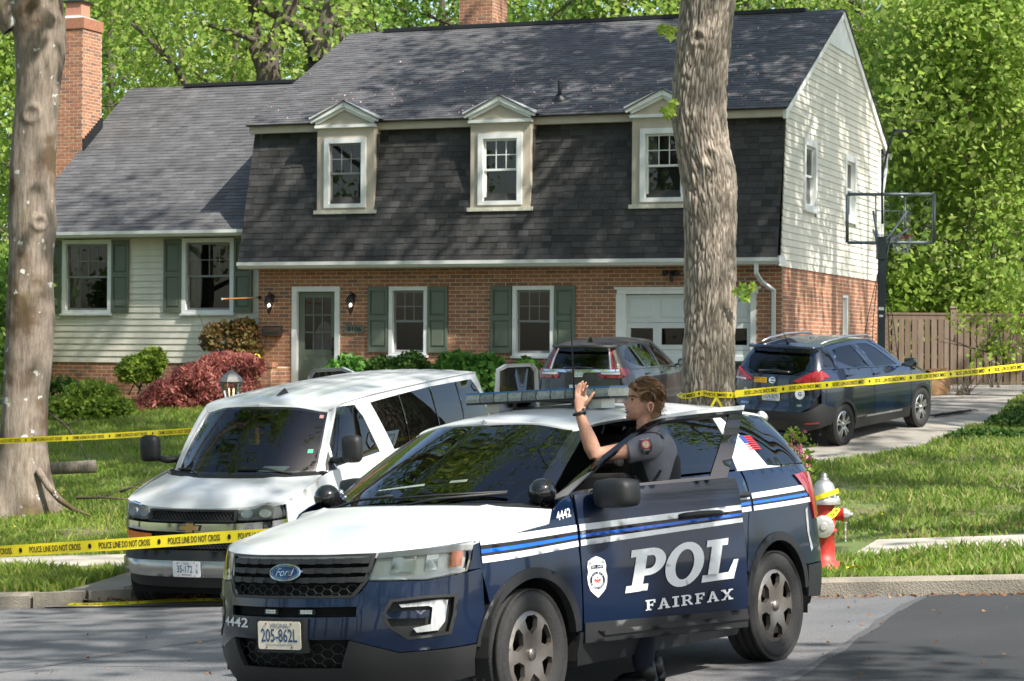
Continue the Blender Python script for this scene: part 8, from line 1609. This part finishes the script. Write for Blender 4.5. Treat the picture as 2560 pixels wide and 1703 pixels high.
for px1, px2 in ((2197, 2183), (2207, 2268)): m = MB(); m.tube([BKp(px1, 612), BKp((px1+px2)/2, 570, .2), BKp(px2, 528, .5)], .022, 6); m.tube([BKp(px1, 640), BKp((px1*2+px2)/3, 600, .2), BKp(px2, 575, .5)], .02, 6); m.build('support_arm', m_fr, bk)
m = MB(); m.tube([BKp(2212, 700, -.02), BKp(2216, 640, 0), BKp(2226, 590, .1)], .02, 6); m.box(BKp(2203, 625), (.16, .2, .35)); m.build('height_adjuster', m_pole, bk)
rc = BKp(2254, 590, .95); m = MB(); m.tube([rc+Vector((.23*cos(k*pi/12), .23*sin(k*pi/12), 0)) for k in range(25)], .01, 6, cap=False); m.box(rc+Vector((0, -.3, -.03)), (.14, .14, .1)); m.build('rim', mat('rim_orange', (.55, .08, .03), .5), bk)
m = MB()
for k in range(12):
    a = k*pi/6
    for sg in (1, -1): m.tube([rc+Vector(((.22-.035*j)*cos(a+sg*j*.26), (.22-.035*j)*sin(a+sg*j*.26), -.11*j)) for j in range(4)], .006, 4, cap=False)
m.build('net', m_pw, bk)
m = MB(); lp3 = [BKp(x_, y_) for x_, y_ in ((2206, 560), (2205, 480), (2207, 430), (2222, 365), (2235, 325), (2250, 325), (2272, 330))]; m.tube(lp3, .022, 6); m.build('lamp_arm', m_pole, bk); m = MB(); m.box(BKp(2258, 328), (.30, .14, .04)); m.build('lamp_head', m_pole, bk)
m = MB()
for s_, px_ in ((-1, 2150), (-1, 2178), (1, 2224), (1, 2246)):
    top = BKp(2195 if s_ < 0 else 2212, 680); bot = BKp(px_, 905); m.tube([top, top.lerp(bot, .5)+Vector((s_*.02, 0, 0)), bot], .009, 4)
for s_ in (-1, 1):
    pa_, pb_ = (BKp(2195, 690), BKp(2150, 905)) if s_ < 0 else (BKp(2212, 690), BKp(2246, 905)); pc_2, pd_ = (BKp(2197, 690), BKp(2190, 905)) if s_ < 0 else (BKp(2211, 690), BKp(2216, 905))
    for k in range(1, 16):
        f = k/16; m.tube([pa_.lerp(pb_, f), pc_2.lerp(pd_, min(1, f+.05))], .0035, 3, cap=False); m.tube([pa_.lerp(pb_, f), pc_2.lerp(pd_, max(0, f-.08))], .0035, 3, cap=False)
m.build('ball_return_net', m_void, bk)
m = MB(); c = on_g = None
pg = [at(2325, 1028, 38.2), at(2360, 1036, 38.6), at(2400, 1038, 39.0), at(2432, 1035, 39.4)]
for k in range(14):
    j = [Vector((p.x+random.uniform(-.1, .1), p.y+random.uniform(-.15, .15), G(p.x, p.y)+.02+random.uniform(0, .05))) for p in pg]; m.tube(j, .006, 4)
tag(m.build('fallen_netting', m_void), 'black sports netting lying on the drive by the blue crossover', 'netting')
# brown paper bag and dead plant against the fence
p = at(2345, 935, 46.5); zz = G(p.x, 46.5); m = MB(); bagp = [(-.22, -.14), (.22, -.14), (.22, .14), (-.22, .14)]; vs = []
for z_, s_ in ((0, 1), (.22, 1.04), (.42, .98), (.55, .9)): vs += [(p.x+x*s_+.02*sin(z_*9), 46.5+y*s_+.02*cos(z_*7), zz+z_+.03*(x > 0)) for x, y in bagp]
m.add(vs, [(i*4+k, i*4+(k+1) % 4, (i+1)*4+(k+1) % 4, (i+1)*4+k) for i in range(3) for k in range(4)]); tag(m.build('paper_bag', mat('kraft_paper', (.42, .25, .13), .9, var=.3, vscale=8)), 'brown paper yard bag standing by the fence', 'bag')
o = empty('twig_heap', (p.x+.5, 46.3, zz), label='heap of dry twigs beside the brown paper bag', cat='twigs'); m = MB()
for k in range(60): a, b = random.uniform(0, 6.28), random.uniform(.1, .5); m.tube([(random.uniform(-.15, .15), random.uniform(-.1, .1), 0), (b*cos(a), b*sin(a)*.6, random.uniform(.05, .5))], .006, 4, cap=False)
tag(m.build('twigs', bark_pale, o), kind='stuff')
# wheeled bin
p = at(1862, 940, 41.5); zz = G(p.x, 41.5); o = empty('wheeled_bin', (p.x, 41.5, zz), label='dark green wheeled bin between the trunk and the blue crossover', cat='bin'); m_bin = mat('bin_green', (.012, .03, .024), .5); m = MB(); m.box((0, 0, .5), (.5, .6, .9), None, taper=(1.2, 1.15)); m.build('body', m_bin, o, bevel=.03); m = MB(); m.box((0, 0, .985), (.66, .76, .06), None, taper=(.9, .9)); m.tube([(-.28, -.36, .98), (.28, -.36, .98)], .02, 6); m.build('lid', m_bin, o, bevel=.015)
for s_ in (-1, 1): m = MB(); m.lathe([(.11, -.03), (.12, 0), (.11, .03)], (s_*.27, .28, .12), 16, Matrix.Rotation(radians(90), 3, 'Y')); m.build('wheel', m_tyre, o)
# log and fallen sticks on the left bank
p0, p1 = at(125, 1172, 32.5), at(240, 1166, 32.7); m = MB(); m.tube([p0, p0.lerp(p1, .5), p1], [.09, .095, .10], 12); tag(m.build('fallen_log', bark_pale), 'short grey log lying in the grass behind the left trunk', 'log')
for i, (pts, lab) in enumerate((([(190, 1245), (260, 1244), (320, 1248)], 'thin dead branch lying flat in the grass by the van'), ([(300, 1230), (330, 1218), (355, 1222)], 'forked twig standing in the grass by the van mirror'), ([(120, 1030), (165, 1065), (200, 1110), (220, 1155)], 'bare leaning stick in front of the green shrubs'))):
    m = MB(); q = [at(x, y, 31.5+i*.7) for x, y in pts]; m.tube(q, [.022, .018, .012, .008][:len(q)], 6); m.tube([q[1], q[1]+Vector((.25, .1, .12))], [.012, .004], 5); tag(m.build('dead_branch', bark_far), lab, 'branch')
# ---- garden shrubs along the house
def hs(px_, py_, Y): return tuple(at(px_, py_, Y))
RED = leafmat('red_maple_leaf', [(.42, .12, .11), (.52, .19, .16), (.32, .08, .08), (.58, .27, .21), (.38, .14, .10)], .45); HYD = leafmat('hydrangea_leaf', [(.10, .25, .045), (.15, .33, .06), (.06, .17, .03), (.20, .40, .08)], .4); LIM = leafmat('lime_leaf', [(.24, .36, .05), (.34, .44, .07), (.15, .27, .035)], .45); DKG = leafmat('dark_shrub_leaf', [(.03, .08, .015), (.05, .12, .02), (.08, .15, .03)], .35); OLV = leafmat('reddish_shrub_leaf', [(.14, .09, .035), (.20, .17, .04), (.24, .11, .05), (.10, .12, .03)], .35)
YM = 46.6
mound = [((365, 1022), .36, .8), ((430, 985), .50, 1.2), ((495, 952), .58, 1.3), ((560, 925), .58, 1.3), ((612, 918), .42, .9), ((470, 1015), .55, 1), ((540, 985), .6, 1.1), ((600, 970), .4, .7), ((395, 1005), .42, .8)]
shrub('japanese_maple', [(hs(x, y, YM-.3*(y > 950)), (r, .6, r*.62), k) for (x, y), r, k in mound], 2500, .05, RED, 'low weeping red maple mound in front of the wing', seed=31, asp=2.8, droop=.9, base=tuple(Vector((at(490, 1030, YM).x, YM, G(at(490, 1030, YM).x, YM)))), flat=.0)
shrub('green_shrub', [(hs(230, 1010, 45.6), (.7, .5, .5), 1), (hs(270, 1045, 45.3), (.7, .5, .45), 1), (hs(170, 1040, 45.5), (.6, .5, .45), .8)], 2300, .085, LIM, 'lime green shrub between the left trunk and the red maple', seed=32, base=hs(230, 1085, 45.4))
shrub('dark_shrub', [(hs(150, 1015, 46.3), (.7, .5, .6), 1), (hs(200, 1060, 46), (.8, .5, .4), .8), (hs(300, 1050, 46), (.5, .5, .4), .7)], 1300, .10, DKG, 'dark evergreen shrub against the brick foundation', seed=33, base=hs(180, 1090, 46))
shrub('conifer_shrub', [(hs(345, 930, 47.6), (.45, .3, .35), 1), (hs(380, 905, 47.6), (.3, .25, .3), .6)], 1300, .09, LIM, 'bright yellow-green conifer above the red maple', seed=34, asp=2., base=hs(350, 1000, 47.6))
shrub('nandina_shrub', [(hs(560, 850, 48.6), (.55, .35, .4), 1), (hs(610, 835, 48.6), (.35, .3, .35), .6), (hs(620, 880, 48.4), (.35, .3, .3), .6)], 900, .10, OLV, 'bronze and yellow shrub at the corner of wing and brick', seed=35, base=hs(580, 910, 48.6))
for i, (x, y, r, lm, lab) in enumerate(((870, 905, .62, HYD, 'glossy green hydrangea right beside the front door'), (960, 905, .55, DKG, 'dark fine-leaved shrub under the window nearer the door'), (1030, 895, .5, DKG, 'dark shrub beneath the shutter nearer the door'), (1140, 895, .62, HYD, 'broad-leaved hydrangea between the two shuttered windows'), (1215, 900, .5, HYD, 'hydrangea under the shutter farther from the door'), (1320, 915, .5, HYD, 'low hydrangea under the window nearer the garage'))):
    Y = 46.6-.37*(x-700)/117*.35-.55; shrub('hydrangea' if lm is HYD else 'foundation_shrub', [(hs(x, y+26, Y), (r*.75, .4, .34), .8), (hs(x-30, y+62, Y), (r*.7, .4, .38), .7), (hs(x+32, y+55, Y), (r*.65, .4, .36), .7)], 700 if lm is HYD else 1300, .15 if lm is HYD else .075, lm, lab, seed=40+i, base=hs(x, 965, Y))
PNK = leafmat('azalea_bloom', [(.75, .22, .34), (.62, .15, .28), (.80, .36, .45)], .4)
az = shrub('azalea', [(hs(1990, 1130, 24.5), (.20, .2, .28), 1), (hs(2005, 1175, 24.4), (.2, .2, .2), .8)], 170, .05, LIM, 'pink flowering azalea behind the police car roof edge', seed=50, base=hs(1995, 1240, 24.5)); rng = np.random.default_rng(9); c = np.array([hs(1993+rng.normal(0, 14), 1140+rng.normal(0, 26), 24.4+rng.normal(0, .1)) for _ in range(60)])-np.array(az.location); v, f = leaf_cloud(c, 4, .012, .035, rng); npmesh('blossom', v, f, PNK, az, tone=rng.uniform(0, .99, len(f)))
gc = shrub('ivy_patch', [((7.4, 34.2, .78), (.7, .3, .14), 1), ((8.3, 36.1, .95), (.6, .4, .14), 1), ((9.2, 38.6, 1.05), (.6, .5, .15), 1)], 800, .06, DKG, 'dark ground cover along the edge of the driveway', 'ground cover', seed=51, stems=False, base=(8.2, 36, .8))
sp_ = shrub('overhanging_branch', [(hs(2470, 800, 44), (.8, .3, .5), 1), (hs(2530, 850, 44), (.6, .3, .5), .8), (hs(2480, 900, 44), (.5, .3, .4), .5)], 330, .09, LIM, 'thin leafy branch sprays in front of the wooden fence', 'branch', seed=52, stems=True, base=hs(2560, 960, 44))
# maple sprouts on the furrowed trunk
def sprout(px_, py_, d, lab):
    o = empty('trunk_sprout', tuple(at(px_-d*15, py_+30, 26.65)), label=lab, cat='sprout', group='leaf sprouts on the trunk'); m = MB(); b = o.location
    for k in range(7):
        c = at(px_+random.uniform(-22, 22), py_+random.uniform(-18, 22), 26.6+random.uniform(-.05, .05))-b; a0 = random.uniform(0, 6.28); s = random.uniform(.05, .085); star = []
        for j in range(10): rr = s if j % 2 == 0 else s*.55; star.append(c+Vector((rr*cos(a0+j*pi/5), random.uniform(-.02, .02), rr*sin(a0+j*pi/5))))
        m.add([c]+star, [(0, 1+j, 1+(j+1) % 10) for j in range(10)], 0, random.uniform(.1, .9))
    m.build('leaf', LIM, o); m = MB(); m.tube([Vector((0, .05, 0)), Vector((d*.05, 0, .08)), at(px_, py_, 26.6)-b], .006, 5); m.build('twig', bark_far, o)
sprout(1668, 75, -1, 'maple leaf sprout on the trunk near its upper scar'); sprout(1665, 268, -1, 'maple leaf sprout on the trunk beside the third dormer'); sprout(1862, 725, 1, 'maple leaf sprout on the trunk over the garage door')
# leaf litter in the gutter and on the verge
def litter(name, n, box, zf, m_, label, keep=None, s=.05):
    Xl, Yl = RNG.uniform(box[0], box[1], n), RNG.uniform(box[2], box[3], n)
    if keep is not None: k = keep(np.c_[Xl, Yl]); Xl, Yl = Xl[k], Yl[k]
    v, f = leaf_cloud(np.c_[Xl, Yl, zf(Xl, Yl)+.012], 1, (0, 0, .003), s, RNG, .92); tag(npmesh(name, v, f, m_, tone=RNG.uniform(0, .99, len(f))), label, 'leaf litter', kind='stuff')
LIT = leafmat('dry_leaf', [(.22, .10, .045), (.30, .16, .08), (.16, .07, .035), (.38, .26, .16)], .2)
litter('leaf_litter', 9000, (1, 9, 16, 21), street, LIT, 'brown leaf crumbs along the right gutter', lambda P: (lambda r, q: (q < -.1) & (q > -.32) & (r < 1.5))(*rqs(P)), .035)
litter('leaf_litter', 5000, (-5.2, -2.6, 21.5, 25), lambda X, Y: np.maximum(street(X, Y)+.02, G_np(X, Y)), LIT, 'brown leaves drifted at the driveway kerb return', lambda P: (lambda r, q: (q > .1) & (q < 1.5) & (r > 6.6) & (r < 8.4) & (r > 7.9-.8*q))(*rqs(P)), .05)
litter('leaf_litter', 2200, (2.5, 9, 20, 26), G_np, LIT, 'pale dry leaves on the lawn edge by the sidewalk', lambda P: (lambda r, q: (q > 3.5) & (q < 4.6) & (r < 1.0))(*rqs(P)), .07)
litter('road_crumbs', 160, (-5, 5, 13, 19), street, LIT, 'scattered leaf crumbs on the asphalt', None, .03)
PT = leafmat('fallen_petal', [(.75, .38, .42), (.70, .48, .46)], .2)
n = 520; a = RNG.uniform(-12, 0, n); t_ = np.abs(RNG.normal(0, 1.6, n))+.02; t_ = np.minimum(t_, 5); w = np.array([tuple(H(x, y, 7.02+(y+.12)*.5064+.025)) for x, y in zip(a, t_)]); v, f = leaf_cloud(w, 1, (.0, 0, .003), .035, RNG, .8); tag(npmesh('fallen_petals', v, f, PT, tone=RNG.uniform(0, .99, len(f))), 'pink blossom petals scattered over the main roof', 'petals', kind='stuff')
# dandelions
for i in range(14):
    side = i % 2; X_ = RNG.uniform(3, 9) if side else RNG.uniform(-7, -4.6); Y_ = RNG.uniform(24, 33) if side else RNG.uniform(26, 33)
    if not lawn(np.array([[X_, Y_]]))[0]: continue
    z_ = G(X_, Y_); m = MB(); m.tube([(X_, Y_, z_), (X_, Y_, z_+.13)], .003, 4); m.lathe([(0, .10), (.013, .11), (.011, .118), (0, .122)], (X_, Y_, z_), 8, mi=1); tag(m.build('dandelion', [GR_L, mat('dandelion_yellow', (.8, .55, .02), .8)]), 'yellow dandelion on the '+('sunlit lawn right of the driveway' if side else 'grassy bank left of the driveway'), 'flower', 'dandelions')
# dark shed roof beyond the fence
o = empty('garden_shed', (at(2440, 760, 62).x, 62, 1.3), label='dark roofed shed half hidden beyond the wooden fence', cat='shed'); m = MB(); m.b2((-1.8, -1.2, 0), (1.8, 1.2, 1.9)); m.build('wall', m_fen, o); m = MB(); m.add([(-2.1, -1.5, 1.85), (2.1, -1.5, 1.85), (2.1, 0, 2.7), (-2.1, 0, 2.7), (2.1, 1.5, 1.85), (-2.1, 1.5, 1.85)], [(0, 1, 2, 3), (3, 2, 4, 5), (0, 3, 5), (1, 4, 2)]); m.build('roof', m_shing, o)
